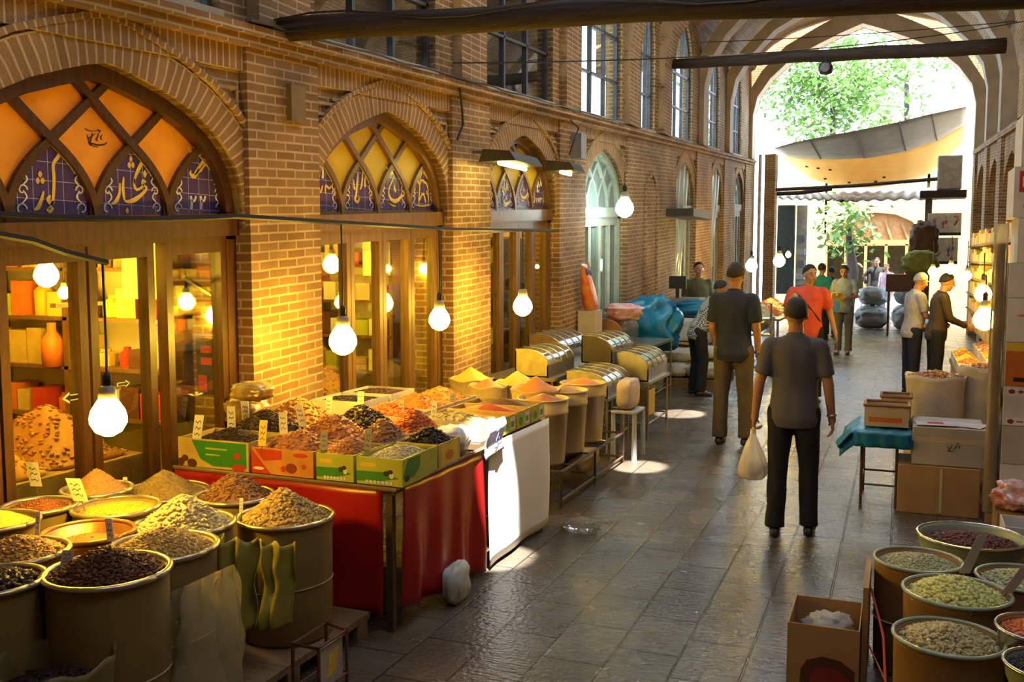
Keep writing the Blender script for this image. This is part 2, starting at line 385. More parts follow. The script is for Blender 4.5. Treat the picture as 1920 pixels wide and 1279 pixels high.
def upper_window(i,c,h):
    fr=MB();x0,x1=-4.21,-4.15
    for q in(-.33,.33): fr.box(x0,x1,c+h*2*q/2*1.-.022,c+h*q+.022,UZ0,UZS+(UZA-UZS)*.86)
    fr.box(x0,x1,c-h,c+h,UZ0,UZ0+.05);fr.box(x0,x1,c-h,c+h,UZ0+.62,UZ0+.65);fr.box(x0,x1,c-h,c+h,UZS+.02,UZS+.06)
    fr.barX(warch(c,h-.02),.05,x0,x1);fr.box(x0,x1,c-h,c-h+.04,UZ0,UZS);fr.box(x0,x1,c+h-.04,c+h,UZ0,UZS)
    w_=struct(fr.build(f'window_{i}',STEEL,shear=True))
    a=warch(c,h-.01);p=MB();n=len(a)
    pts=[(c-h,UZ0)]+a+[(c+h,UZ0)]
    p.prismX(pts,-4.185,-4.18)
    p.build('pane',GLASS,w_,shear=True)
    s=MB();s.box(-4.22,-4.05,c-h,c+h,UZ0,UZ0+.04);s.build('sill',PLASTER,w_,shear=True)
for i,(c,h) in enumerate(WIN): upper_window(i+1,c,h)
# rooms behind the nearer upper windows, so their panes look dark
rm=MB()
def room(mb,x0,x1,y0,y1,z0,z1,t=.06):
    mb.box(x0-t,x0,y0-t,y1+t,z0,z1);mb.box(x0-t,x1,y0-t,y0,z0,z1);mb.box(x0-t,x1,y1,y1+t,z0,z1);mb.box(x0-t,x1,y0-t,y1+t,z1,z1+t)
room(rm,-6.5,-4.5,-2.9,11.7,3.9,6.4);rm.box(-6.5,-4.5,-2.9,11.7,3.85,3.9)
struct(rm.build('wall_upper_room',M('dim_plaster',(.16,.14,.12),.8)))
# ---------------- ribs and vault
XC,HW=-1.16,2.84
VP=[(1,0),(.96,.215),(.84,.43),(.64,.654),(.40,.796),(.19,.911),(0,1)]
def vprof(z0,z1,hw,n=0):
    L=[(XC-hw*a,z0+(z1-z0)*b) for a,b in VP];return L+[(XC+hw*a,z0+(z1-z0)*b) for a,b in reversed(VP[:-1])]
for i,y in enumerate(RIBS):
    far=y>19
    wd=.24 if far else .3
    rb=MB();zy=SL*y
    outer=vprof(4.5+zy,7.28+zy,HW+.25);inner=vprof(4.5+zy,7.0+zy if y<28 else 6.75+zy,HW-.02)
    k=len(rb.v)
    rb_pts=list(zip(inner,outer))
    s=0
    for j in range(len(inner)-1):
        base=len(rb.v);l=math.dist(inner[j],inner[j+1])
        rb.prismY([inner[j],inner[j+1],outer[j+1],outer[j]],y-wd,y+wd)
        for k2,(q,t) in enumerate(((0,s),(0,s+l),(1,s+l),(1,s))):
            rb.uv[base+k2]=(0,t);rb.uv[base+k2+4]=(wd*2,t)
        s+=l
    # shafts down to the ledge, left and right
    for xa,xb in((-4.3,XF+.02),(1.66,2.0)):
        base=len(rb.v);rb.box(xa,xb,y-wd,y+wd,3.3+zy,4.5+zy)
        for q in range(8): 
            vv=rb.v[base+q];rb.uv[base+q]=(vv[1]-y+wd,vv[2])
    o=rb.build('trim_%d'%(5+i),[PLASTER if far else BKu][0]);struct(o)
def web(y0,y1,hole):
    mb=MB();z0=5.7;z1=7.16
    xs=[XC-HW-.3+ (2*HW+.75)*k/40 for k in range(41)]
    ys=[y0+(y1-y0)*k/24 for k in range(25)]
    def zz(x,y):
        a=min(1,abs(x-XC)/HW)
        for q in range(len(VP)-1):
            if VP[q][0]>=a>=VP[q+1][0]:
                t=(VP[q][0]-a)/(VP[q][0]-VP[q+1][0]);b=VP[q][1]+t*(VP[q+1][1]-VP[q][1]);return z0+(z1-z0)*b**.9+SL*y
        return z0+SL*y
    vs=[(x,y,zz(x,y)) for y in ys for x in xs];W=41;fs=[]
    hb=None
    if hole:
        hx,hy,r0,r1=hole
        i0=max(k for k in range(41) if xs[k]<hx-r0-.03);i1=min(k for k in range(41) if xs[k]>hx+r0+.03)
        j0=max(k for k in range(25) if ys[k]<hy-r1-.03);j1=min(k for k in range(25) if ys[k]>hy+r1+.03);hb=(i0,i1,j0,j1)
    for j in range(24):
        for i in range(40):
            if hb and hb[0]<=i<hb[1] and hb[2]<=j<hb[3]: continue
            fs.append((j*W+i,j*W+i+1,(j+1)*W+i+1,(j+1)*W+i))
    mb.add(vs,fs)
    if hb:
        i0,i1,j0,j1=hb
        loop=[(i,j0) for i in range(i0,i1)]+[(i1,j) for j in range(j0,j1)]+[(i,j1) for i in range(i1,i0,-1)]+[(i0,j) for j in range(j1,j0,-1)]
        n=len(loop);outer=[(xs[i],ys[j],zz(xs[i],ys[j])) for i,j in loop];inn=[]
        for x,y,z in outer:
            a=math.atan2((y-hy)/r1,(x-hx)/r0);X=hx+r0*math.cos(a);Y=hy+r1*math.sin(a);inn.append((X,Y,zz(X,Y)))
        rim=[(x,y,7.25+SL*y) for x,y,z in inn]
        mb.add(outer+inn+rim,[(k,(k+1)%n,n+(k+1)%n,n+k) for k in range(n)]+[(n+k,n+(k+1)%n,2*n+(k+1)%n,2*n+k) for k in range(n)])
    return mb
HOLES={1:None,2:(-1.15,4.15,.27,.30),3:(-.92,7.28,.27,.30),4:(-1.2,10.55,.33,.36)}
YB=[-3.]+RIBS
for i in range(len(YB)-1):
    o=web(YB[i],YB[i+1],HOLES.get(i)).build('ceiling' if i==0 else 'ceiling_bay',BKv);struct(o)
    o.modifiers.new('solid','SOLIDIFY').thickness=.03;o.modifiers['solid'].offset=1
# ---------------- right wall, and an unseen wall added behind the camera to block light
rw=MB();rw.box(2.02,2.4,-3,28.4,0,6.1)
for i,(y0,y1) in enumerate(zip(RIBS[:-1],RIBS[1:])):
    pass
for y in RIBS: rw.box(1.68,2.1,y-.42,y+.42,0,3.2)
rw.box(1.66,2.1,-3,28.4,3.2,3.32)
for y0,y1 in zip(RIBS[:-1],RIBS[1:]):
    c=(y0+y1)/2;h=(y1-y0)/2-.42
    if h<.3: continue
    a=arch(c,h,1.96,.92);rw.stripX(a,[(q[0],3.2) for q in a],1.74,2.1)
struct(rw.build('wall_right',BK,shear=True))
bw=MB();bw.box(-4.5,2.4,-3.3,-3.,0,7.6)
struct(bw.build('wall_rear_lightblock',BKf))
# ---------------- end wall around the mouth of the vault, past the last rib
ew=MB();zy=SL*28.4
inn=vprof(4.5+zy,6.75+zy,HW)
for j in range(len(inn)-1):
    ew.prismY([inn[j],inn[j+1],(inn[j+1][0],7.7+zy),(inn[j][0],7.7+zy)],28.3,28.6)
ew.box(-7.5,-4.0,28.3,28.6,0,7.7+zy);ew.box(1.7,5,28.3,28.6,0,7.7+zy)
struct(ew.build('wall_end',BKf))
# ---------------- shop fronts
def clip_arch(c,h,y):
    t=abs(y-c)/h
    if t>=1: return ZS
    for q in range(len(PROF)-1):
        if PROF[q][0]>=t>=PROF[q+1][0]:
            k=(PROF[q][0]-t)/max(1e-6,PROF[q][0]-PROF[q+1][0]);return ZS+RISE*(PROF[q][1]+k*(PROF[q+1][1]-PROF[q][1]))
    return ZS+RISE
def tymp_curve(y0,sg,w,c,h):
    """arc springing from a mullion and leaning over across the fan light"""
    pts=[]
    for k in range(40):
        z=k*.03
        q=min(1,z/.43);g=.5*(q**2.1) if z<.43 else .5+(z-.43)*2.1
        y=y0+sg*w*g;
        if abs(y-c)>h-.02 or ZS+.07+z>clip_arch(c,h-.02,y): break
        pts.append((y,ZS+.07+z))
    return pts
TILE=None
def tile_mat():
    m,nt,b=_nt('blue_tile');N=nt.nodes.new;L=nt.links.new
    g=N('ShaderNodeNewGeometry');sp=N('ShaderNodeSeparateXYZ');L(g.outputs['Position'],sp.inputs[0]);cb=N('ShaderNodeCombineXYZ');L(sp.outputs[1],cb.inputs[0]);L(sp.outputs[2],cb.inputs[1])
    bt=N('ShaderNodeTexBrick');L(cb.outputs[0],bt.inputs[0]);bt.offset=0;bt.inputs['Scale'].default_value=1;bt.inputs['Brick Width'].default_value=.098;bt.inputs['Row Height'].default_value=.098;bt.inputs['Mortar Size'].default_value=.0016
    bt.inputs['Color1'].default_value=(.075,.042,.17,1);bt.inputs['Color2'].default_value=(.06,.035,.15,1);bt.inputs['Mortar'].default_value=(.45,.43,.6,1)
    L(bt.outputs[0],b.inputs['Base Color']);b.inputs['Roughness'].default_value=.22;b.inputs['Specular IOR Level'].default_value=.5
    return m
TILE=tile_mat();GOLD=M('gold_paint',(.75,.52,.10),.45,c2=(.62,.42,.08));WHT=M('white_paint',(.72,.68,.66),.5,c2=(.6,.56,.56))
def panel_h(t): # outline of a small pointed panel: half width ratio at height t
    return math.sqrt(max(0,1-t**2.1))*1.0 if t<.999 else 0
def ribbon(mb,pts,x,thick=.004):
    """pen stroke: pts = (y,z,w)"""
    n=len(pts);L=[];Q=[]
    for i in range(n):
        a=Vector(pts[max(i-1,0)][:2]);b=Vector(pts[min(i+1,n-1)][:2]);d=(b-a)
        d=d.normalized() if d.length>1e-9 else Vector((1,0));nn=Vector((-d.y,d.x))*pts[i][2]/2;p=Vector(pts[i][:2]);L.append(p+nn);Q.append(p-nn)
    for i in range(n-1): mb.prismX([tuple(Q[i]),tuple(Q[i+1]),tuple(L[i+1]),tuple(L[i])],x,x+thick)
def smooth_pts(p,k=5):
    out=[]
    for i in range(len(p)-1):
        p0=p[max(i-1,0)];p1=p[i];p2=p[i+1];p3=p[min(i+2,len(p)-1)]
        for j in range(k):
            t=j/k;out.append(tuple(.5*((2*b)+(-a+c)*t+(2*a-5*b+4*c-d)*t*t+(-a+3*b-3*c+d)*t**3) for a,b,c,d in zip(p0,p1,p2,p3)))
    return out+[tuple(p[-1])]
# calligraphy, unit box x 0..1 (towards the street's far end), y 0..1 up
KOSAR=[[(.66,.86,.03),(.6,.76,.04),(.53,.66,.035),(.53,.5,.035),(.52,.34,.035),(.5,.2,.03),(.44,.09,.02)],[(.47,.27,.02),(.44,.22,.045),(.47,.17,.04),(.52,.19,.02)],[(.5,.12,.03),(.46,.08,.05),(.41,.09,.02)],[(.38,.32,.02),(.35,.22,.035),(.3,.12,.045),(.24,.09,.015)],
 [(.345,.57,.01),(.345,.53,.045),(.345,.49,.01)],[(.31,.49,.01),(.31,.45,.045),(.31,.41,.01)],[(.375,.49,.01),(.375,.45,.045),(.375,.41,.01)]]
KHOSH=[[(.77,.82,.02),(.66,.68,.05),(.56,.52,.035),(.53,.42,.02)],[(.54,.48,.02),(.53,.4,.03),(.57,.34,.03),(.64,.36,.025),(.7,.42,.03)],[(.73,.44,.02),(.68,.46,.03),(.67,.41,.02),(.74,.36,.03),(.66,.28,.04),(.52,.2,.05),(.4,.18,.03),(.35,.22,.02)],[(.36,.5,.02),(.345,.35,.035),(.36,.22,.03)],[(.3,.42,.02),(.28,.28,.035),(.22,.18,.045),(.15,.15,.015)],
 [(.49,.78,.01),(.49,.74,.045),(.49,.70,.01)],[(.46,.7,.01),(.46,.66,.045),(.46,.62,.01)],[(.52,.7,.01),(.52,.66,.045),(.52,.62,.01)],[(.72,.6,.01),(.72,.55,.05),(.72,.5,.01)],[(.4,.1,.01),(.4,.06,.045),(.4,.02,.01)]]
ANGUR=[[(.72,.8,.02),(.6,.64,.05),(.48,.46,.05),(.42,.38,.03)],[(.74,.62,.02),(.62,.58,.035),(.55,.48,.04),(.5,.42,.02)],[(.5,.5,.02),(.46,.38,.04),(.4,.34,.05),(.34,.4,.03),(.36,.46,.015)],[(.3,.92,.02),(.36,.84,.04),(.45,.86,.02)],[(.5,.92,.02),(.56,.82,.045),(.66,.84,.03),(.72,.9,.02)],[(.42,.95,.01),(.44,.9,.04),(.46,.86,.01)],[(.6,.96,.01),(.62,.92,.04),(.64,.88,.01)]]
TRIO=[[(.45,.7,.02),(.42,.5,.045),(.38,.3,.05),(.34,.22,.05),(.42,.16,.04),(.5,.24,.02)],[(.62,.74,.02),(.6,.6,.04),(.56,.46,.04),(.52,.4,.02)],[(.3,.58,.02),(.32,.44,.045),(.36,.4,.03)],[(.72,.68,.02),(.68,.56,.04),(.7,.44,.03)],[(.7,.86,.02),(.64,.84,.05),(.6,.88,.02)]]
SWASH=[[(.52,.7,.01),(.46,.58,.025),(.36,.46,.03),(.33,.34,.035),(.42,.22,.05),(.6,.18,.07),(.78,.26,.05),(.85,.38,.02)],[(.55,.52,.01),(.56,.42,.05),(.6,.36,.02)],[(.25,.85,.02),(.35,.78,.04),(.5,.8,.03),(.62,.86,.02)],[(.6,.9,.01),(.64,.86,.03),(.66,.78,.02)],[(.35,.14,.02),(.45,.1,.03),(.6,.08,.02)]]
PLANT=[[(.3,.1,.03),(.35,.4,.03),(.4,.65,.02),(.5,.85,.015)],[(.4,.6,.02),(.5,.62,.03),(.62,.55,.015)],[(.38,.5,.02),(.28,.6,.03),(.2,.72,.015)],[(.3,.14,.03),(.5,.34,.03),(.62,.14,.03)],[(.5,.8,.02),(.6,.74,.03),(.7,.66,.015)],[(.6,.6,.02),(.7,.5,.03),(.74,.36,.015)],[(.66,.4,.02),(.74,.26,.03),(.72,.12,.015)],[(.2,.1,.02),(.5,.08,.03),(.8,.1,.02)]]
DIG22=[[(.1,.1,.1),(.14,.5,.1),(.1,.85,.08)],[(.12,.6,.08),(.28,.58,.08),(.36,.85,.07)],[(.6,.1,.1),(.64,.5,.1),(.6,.85,.08)],[(.62,.6,.08),(.78,.58,.08),(.86,.85,.07)]]
DIG21=[[(.1,.1,.1),(.14,.5,.1),(.1,.85,.08)],[(.12,.6,.08),(.28,.58,.08),(.36,.85,.07)],[(.7,.1,.1),(.72,.5,.1),(.68,.88,.08)]]
DIG6=[[(.02,.8,.03),(.08,.86,.03),(.06,.1,.035)],[(.2,.85,.03),(.24,.45,.035),(.3,.1,.03)],[(.34,.85,.02),(.28,.3,.03)],[(.42,.85,.03),(.48,.2,.035),(.54,.85,.03)],[(.62,.1,.03),(.64,.85,.03),(.74,.6,.03),(.8,.85,.02)],[(.9,.1,.03),(.92,.85,.03),(.99,.65,.02)]]
def strokes(mb,S,y0,y1,z0,z1,x):
    sc=(y1-y0)
    for st in S: ribbon(mb,smooth_pts([(y0+(y1-y0)*a,z0+(z1-z0)*b,w_*sc*1.15) for a,b,w_ in st]),x)
def scroll(mb,y,z,s,sg,x):
    pts=[(y+sg*s*.5*math.cos(t)*(1-t/9),z+s*.5*math.sin(t)*(1-t/9),.008) for t in [k*.5 for k in range(11)]]
    ribbon(mb,pts,x);ribbon(mb,smooth_pts([(y,z+s*.4,.006),(y+sg*s*.5,z+s*.9,.009),(y+sg*s*.2,z+s*1.4,.005)]),x)
def shopfront(i,c,h,texts,board,wood,glass_tint,doors,lattice_mat):
    d=MB();x0,x1=XG-.04,XG+.05
    d.box(x0-.02,x1+.03,c-h,c+h,ZS-.04,ZS+.07)          # transom
    d.box(x0,x1-.04,c-h,c+h,ZS+.07,ZS+.09)
    d.barX(arch(c,h-.04,ZS,RISE-.04),.09,x0,x1)          # arched frame
    for y in(c-h+.05,c+h-.05): d.wbox(x0,x1,y-.05,y+.05,0,ZS-.04)
    d.box(x0,x1,c-h,c+h,ZS-.06,ZS-.04)
    dr=struct(d.build(f'door_{i}',wood,shear=True))
    # fan-light lattice
    lt=MB();wd=2*h/4
    for k in range(5):
        y=c-h+wd*k
        for sg in(-1,1):
            if (k==0 and sg<0) or (k==4 and sg>0): continue
            p=tymp_curve(y,sg,wd,c,h)
            if len(p)>2: lt.barX(p,.046,x0,XG+(.016 if sg<0 else .010))
        if 0<k<4: lt.box(x0+.002,XG+.006,y-.045,y+.045,ZS+.08,ZS+.22)
    lt.build('lattice',lattice_mat,dr,shear=True)
    bd=MB();bd.prismX(arch(c,h-.05,ZS+.03,RISE-.08),XG-.03,XG-.022);bd.build('fanlight_pane',board,dr,shear=True)
    for k in range(4):
        if texts[k] is None: continue
        y=c-h+wd*(k+.5);hh=.44;zb=ZS+.095
        pts=[]
        for q in range(11):
            t=q/10;pts.append((t,max(0,1-(t**2.1)) ))
        poly=[(y-(wd/2-.045)*g,zb+(hh-.06)*t) for t,g in pts]+[(y+(wd/2-.045)*g,zb+(hh-.06)*t) for t,g in reversed(pts[:-1])]
        p=MB();p.prismX(poly,XG-.015,XG-.008);tp=p.build('tile_panel',TILE,dr,shear=True)
        s=MB();wh=MB();xx=XG-.007
        ya,yb=y-wd/2+.05,y+wd/2-.05
        if texts[k] is not None: 
            for S,bx,mt in texts[k]: strokes(s if mt=='g' else wh,S,ya+(yb-ya)*bx[0],ya+(yb-ya)*bx[2],zb+hh*bx[1],zb+hh*bx[3],xx)
        for sg in(-1,1):
            for zq,sq in((.04,.07),(.14,.06),(.23,.05)): scroll(wh,y+sg*(wd/2-.085-zq*.12),zb+zq,sq,-sg,xx)
        edge=[(a[0],a[1],.006) for a in poly[6:15]];ribbon(wh,edge,xx)
        if s.v: s.build('gold_script',GOLD,tp,shear=True)
        if wh.v: wh.build('white_scrollwork',WHT,tp,shear=True)
    # leaves
    for (ya,yb) in doors:
        lf=MB();t=.055;zt=ZS-.06
        lf.wbox(x0+.005,x1-.005,ya,ya+t,.02,zt);lf.wbox(x0+.005,x1-.005,yb-t,yb,.02,zt)
        lf.box(x0+.005,x1-.005,ya+t,yb-t,zt-.07,zt);lf.box(x0+.005,x1-.005,ya+t,yb-t,.02,.14)
        l=lf.build('door_leaf',wood,dr,shear=True)
        g=MB();g.wbox(XG,XG+.004,ya+t,yb-t,.14,zt-.07);g.build('pane',glass_tint,l,shear=True)
def f4(c,h,gaps=(0,)):
    wd=(2*h-.2)/4;return [(c-h+.1+wd*k+.004,c-h+.1+wd*(k+1)-.004) for k in range(4) if k not in gaps]
AMB=translucent('amber_board',(.80,.50,.09),(.62,.36,.06),.45,rough=.4)
YEL=translucent('yellow_board',(.62,.50,.06),(.5,.44,.08),.5,rough=.4)
PALE=translucent('pale_board',(.62,.72,.66),(.5,.6,.55),.6)
FULL=(.0,.0,1.,1.)
shopfront(1,4.13,1.15,[[(SWASH,FULL,'g')],[(KOSAR,(0,0,1,.95),'g')],[(KHOSH,FULL,'g')],[(ANGUR,(0,.3,1,1),'g'),(DIG22,(.3,.04,.68,.3),'w')]],AMB,WOOD,GLASS,[(3.08,3.42),(3.44,4.0),(4.02,4.52),(4.62,5.18)],WOOD)
shopfront(2,7.25,1.14,[[(DIG21,(.2,.55,.7,.85),'w'),(DIG6,(.0,.3,1,.48),'g')],[(TRIO,FULL,'g')],[(SWASH,FULL,'g')],[(PLANT,FULL,'g')]],YEL,WOODL,GLASS,f4(7.25,1.14,()),WOODL)
shopfront(3,10.4,1.1,[[(TRIO,FULL,'w')],[(TRIO,FULL,'w'),(SWASH,(0,0,1,.6),'g')],[(SWASH,(0,.1,1,1),'g')],[(DIG6,(.1,.1,.9,.3),'w'),(TRIO,(0,.35,1,.9),'w')]],YEL,WOODL,GLASS,f4(10.4,1.1,()),WOODL)
GREEN=M('pale_green_paint',(.45,.52,.44),.5,c2=(.36,.43,.36))
shopfront(4,13.65,1.08,[None]*4,PALE,GREEN,glassy('hazy_glass',(.9,.95,.92),.5,diff=(.7,.8,.75),amount=.25),f4(13.65,1.08,()),GREEN)
GREY=M('grey_paint',(.30,.29,.26),.5)
for i,(c,h) in enumerate(BAYS[4:]): shopfront(5+i,c,h,[None]*4,PALE,GREY,glassy('plastic_sheet_glass',(.9,.92,.9),.6,.15,diff=(.75,.75,.7),amount=.55),f4(c,h,()),GREY)
# a shallow blind niche in the wide pier
nn=MB();a=arch(16.25,.42,2.0,.6)
nn.barX([(16.25-.42,.1)]+a+[(16.25+.42,.1)],.07,XF-.02,XF+.03)
struct(nn.build('trim_20',BK,shear=True))
# ---------------- shop interiors
INW=M('shop_plaster',(.72,.62,.34),.7,c2=(.62,.52,.28),scale=3)
for i,(c,h) in enumerate(BAYS[:4]):
    mb=MB();room(mb,-6.9,-4.5,c-h-.15,c+h+.15,0,3.05+SL*c)
    struct(mb.build('wall_shop_room',INW if i<3 else M('pale_room',(.6,.66,.6),.7)))
mb=MB();room(mb,-6.5,-4.5,17.9,27.2,0,3.4)
struct(mb.build('wall_shop_room_far',M('grey_room',(.35,.36,.33),.8)))
# ================================================================ BULBS
BULB=emit('bulb_glow',(1,.60,.045),125);BULBW=emit('tube_glow',(.75,1,.95),38)
BLK=M('black_plastic',(.02,.018,.016),.5);BRASS=M('lamp_collar',(.42,.36,.25),.4)
def bulb(p,r,ztop,label,group='hanging bulbs',mat=None,cordpts=None,cat='light bulb'):
    p=Vector(p);o=empty('hanging_bulb',(p.x,p.y,p.z-r),label,cat,group)
    b=MB();b.lathe([(r*.25,-r*.97),(r*.7,-r*.72),(r*.97,-r*.25),(r*1.0,.05*r),(r*.9,r*.45),(r*.65,r*.85),(r*.45,r*1.15)],p,20);b.build('bulb_glass',mat or BULB,o,smooth=True)
    s=MB();s.lathe([(r*.47,r*1.15),(r*.5,r*1.3),(r*.42,r*1.75),(r*.22,r*1.85)],p,16);s.build('collar',BRASS,o,smooth=True)
    s=MB();s.lathe([(r*.23,r*1.8),(r*.25,r*2.4),(r*.12,r*2.6)],p,12);s.build('lamp_holder',BLK,o,smooth=True)
    if ztop>p.z+r*2.6:
        s=MB();s.tube([(p.x,p.y,p.z+r*2.5),(p.x+.004,p.y,(p.z+ztop)/2),(p.x,p.y,ztop)],.006,6);s.build('cord',BLK,o)
    return o
# ================================================================ GOODS
CARD=M('cardboard',(.40,.24,.10),.8,c2=(.33,.19,.075),scale=4,bump=.1)
CARDP=M('pale_cardboard',(.55,.47,.33),.8,c2=(.47,.39,.27),scale=4,bump=.1)
CARDG=M('grey_cardboard',(.45,.41,.34),.8,c2=(.38,.34,.28),scale=4,bump=.1)
WHITEB=M('white_carton',(.62,.60,.56),.7,c2=(.55,.53,.50))
DRUM=M('drum_board',(.27,.185,.06),.5,c2=(.21,.14,.045),scale=3,bump=.05,spec=.4)
DRUMR=M('drum_rim_metal',(.55,.49,.36),.3,.8,c2=(.42,.36,.24))
CORD=M('twine',(.42,.33,.2),.8)
PAPER=M('card_paper',(.74,.68,.52),.7,c2=(.66,.60,.45))
INK=M('ink',(.06,.06,.09),.7)
PRINTS={k:M('print_'+k,c,.5,c2=tuple(q*.85 for q in c)) for k,c in dict(green=(.04,.22,.03),lime=(.40,.45,.04),yellow=(.70,.48,.05),red=(.50,.04,.02),orange=(.62,.17,.03),brown=(.10,.035,.015),white=(.72,.7,.65),dark=(.025,.02,.02),blue=(.12,.14,.40),maroon=(.25,.03,.025)).items()}
G_=lambda n,*c: grain(n,c)
GR=dict(
 seed=G_('seed_mix',(.48,.30,.08),(.22,.11,.03),(.62,.42,.14),(.34,.20,.05)),
 brown=G_('brown_bark',(.16,.055,.02),(.09,.028,.01),(.25,.10,.035)),
 prune=G_('dark_prune',(.03,.012,.008),(.015,.007,.006),(.06,.025,.015)),
 nut=G_('golden_nut',(.55,.30,.07),(.42,.20,.04),(.65,.42,.13)),
 pale=G_('pale_seed',(.62,.48,.22),(.50,.34,.10),(.70,.60,.34),(.28,.16,.06)),
 yel=G_('yellow_grain',(.70,.46,.05),(.62,.38,.03),(.75,.53,.10)),
 yelp=G_('yellow_powder',(.72,.50,.06),(.68,.46,.05)),
 redp=G_('red_orange_powder',(.62,.16,.02),(.55,.11,.015)),
 rust=G_('rust_powder',(.34,.11,.03),(.26,.07,.02),(.4,.15,.05)),
 tan=G_('tan_spice',(.48,.26,.08),(.40,.2,.06),(.52,.31,.11)),
 olive=G_('olive_seed',(.36,.24,.06),(.28,.18,.04),(.42,.30,.09)),
 flake=G_('brown_flake',(.36,.19,.07),(.22,.09,.03),(.48,.30,.14)),
 raisin=G_('black_raisin',(.035,.012,.012),(.02,.008,.01),(.07,.025,.02)),
 dried=G_('dried_fruit',(.42,.15,.04),(.28,.08,.025),(.55,.24,.08),(.18,.05,.02)),
 fig=G_('dried_fig',(.42,.22,.09),(.30,.13,.05),(.52,.32,.15)),
 apricot=G_('orange_fruit',(.66,.19,.04),(.55,.12,.03),(.70,.28,.07)),
 white=G_('white_bits',(.62,.53,.32),(.52,.44,.25),(.70,.62,.42)),
 chilli=G_('red_powder',(.42,.035,.012),(.36,.025,.01)),
 coffee=G_('dark_brown_powder',(.10,.03,.018),(.07,.02,.012)),
 orange=G_('orange_spice',(.58,.24,.03),(.50,.18,.02),(.64,.31,.06)),
 bean=G_('red_bean',(.16,.045,.035),(.10,.025,.022),(.22,.08,.06)),
 greyg=G_('pale_green_seed',(.52,.51,.31),(.38,.38,.2),(.64,.62,.42)),
 green=G_('green_pod',(.55,.56,.14),(.40,.42,.08),(.70,.69,.28),(.26,.28,.06)),
 mixg=G_('mottled_seed',(.42,.34,.14),(.13,.05,.02),(.56,.48,.24),(.28,.22,.08)),
 blk=G_('black_seed',(.035,.03,.04),(.02,.018,.026),(.06,.05,.06)))
def heap(name,label,cat,c,rx,ry,h,mat,gs=.012,n=700,rect=False,pw=1.25,asp=(1,.6,.5),seed=0,grp=None,lump=.12):
    """one pile of loose grain: a mound with individual grains on it"""
    rg=np.random.RandomState(seed+int(abs(c[0]*1000+c[1]*777))%9999)
    cx,cy,cz=c
    ox,oy=rg.rand(2)*50
    def hz(x,y):
        d=(abs(x/rx)**3+abs(y/ry)**3)**(1/3) if rect else math.hypot(x/rx,y/ry)
        d=min(1,d);return h*(1-d**pw)*(1+lump*noise.noise(Vector((x*9+ox,y*9+oy,1))))+lump*.05*noise.noise(Vector((x*30+ox,y*30,2)))*(1-d)
    m=MB();K=28;J=9
    vs=[(cx,cy,cz+hz(0,0))];fs=[]
    for j in range(1,J+1):
        for k in range(K):
            a=2*math.pi*k/K;x,y=math.cos(a),math.sin(a)
            if rect:
                q=1/max(abs(x),abs(y));x*=q;y*=q
            x*=rx*j/J;y*=ry*j/J;vs.append((cx+x,cy+y,cz+hz(x,y)))
    for k in range(K): fs.append((0,1+k,1+(k+1)%K))
    for j in range(1,J):
        for k in range(K): fs.append((1+(j-1)*K+k,1+j*K+k,1+j*K+(k+1)%K,1+(j-1)*K+(k+1)%K))
    nb=len(vs);vs+= [(v[0],v[1],cz-.02) for v in vs[nb-K:]];
    for k in range(K): fs.append((nb-K+k,nb+k,nb+(k+1)%K,nb-K+(k+1)%K))
    fs.append(tuple(nb+K-1-k for k in range(K)))
    O8=np.array([(1,0,0),(-1,0,0),(0,1,0),(0,-1,0),(0,0,1),(0,0,-1)],float)*np.array(asp)*gs
    F8=[(0,2,4),(2,1,4),(1,3,4),(3,0,4),(2,0,5),(1,2,5),(3,1,5),(0,3,5)]
    for i in range(n):
        if rect: x,y=(rg.rand(2)*2-1)*(rx,ry)*.97
        else:
            r_=math.sqrt(rg.rand())*.98;a=rg.rand()*6.283;x,y=r_*rx*math.cos(a),r_*ry*math.sin(a)
        z=cz+hz(x,y)+gs*.12
        a,b,cc=rg.rand()*6.283,(rg.rand()-.5)*1.1,(rg.rand()-.5)*1.1
        ca,sa,cb,sb,c3,s3=math.cos(a),math.sin(a),math.cos(b),math.sin(b),math.cos(cc),math.sin(cc)
        Rz=np.array([[ca,-sa,0],[sa,ca,0],[0,0,1]]);Ry=np.array([[cb,0,sb],[0,1,0],[-sb,0,cb]]);Rx=np.array([[1,0,0],[0,c3,-s3],[0,s3,c3]])
        P=(O8*(.75+.5*rg.rand()))@(Rz@Ry@Rx).T+np.array((cx+x,cy+y,z))
        b0=len(vs);vs+=P.tolist();fs+=[(b0+p,b0+q,b0+r) for p,q,r in F8]
    m.v=vs;m.f=fs;m.mi=[0]*len(fs)
    o=m.build(name,GR[mat],smooth=True);return tag(o,label,cat,grp,'stuff')
def drum(c,r,zr,zb,label,group=None,mat=None,rim=None,hoop=.45,rimr=.013,taper=.96,fill=.03,name='storage_drum',cat='drum'):
    o=empty(name,(c[0],c[1],zb),label,cat,group);rim=rim or DRUMR
    m=MB();H=zr-zb
    m.lathe([(r*taper*.96,zb),(r*taper,zb+.02),(r*.985,zr-.03),(r*.985,zr-.004),(r*.93,zr-.004),(r*.93,zr-fill-.03)],(c[0],c[1],0),32);m.build('body',mat or DRUM,o,smooth=True,angle=30)
    m=MB();m.tube([(c[0]+r*math.cos(2*math.pi*k/32),c[1]+r*math.sin(2*math.pi*k/32),zr) for k in range(33)],rimr,6);m.build('rim',rim,o,smooth=True)
    if hoop:
        z=zb+H*hoop;q=r*(taper+(.985-taper)*hoop)+.002
        m=MB();m.tube([(c[0]+q*math.cos(2*math.pi*k/32),c[1]+q*math.sin(2*math.pi*k/32),z+.02*math.cos(2*math.pi*k/32)) for k in range(33)],.004,5);m.build('hoop',CORD,o,smooth=True)
    return o
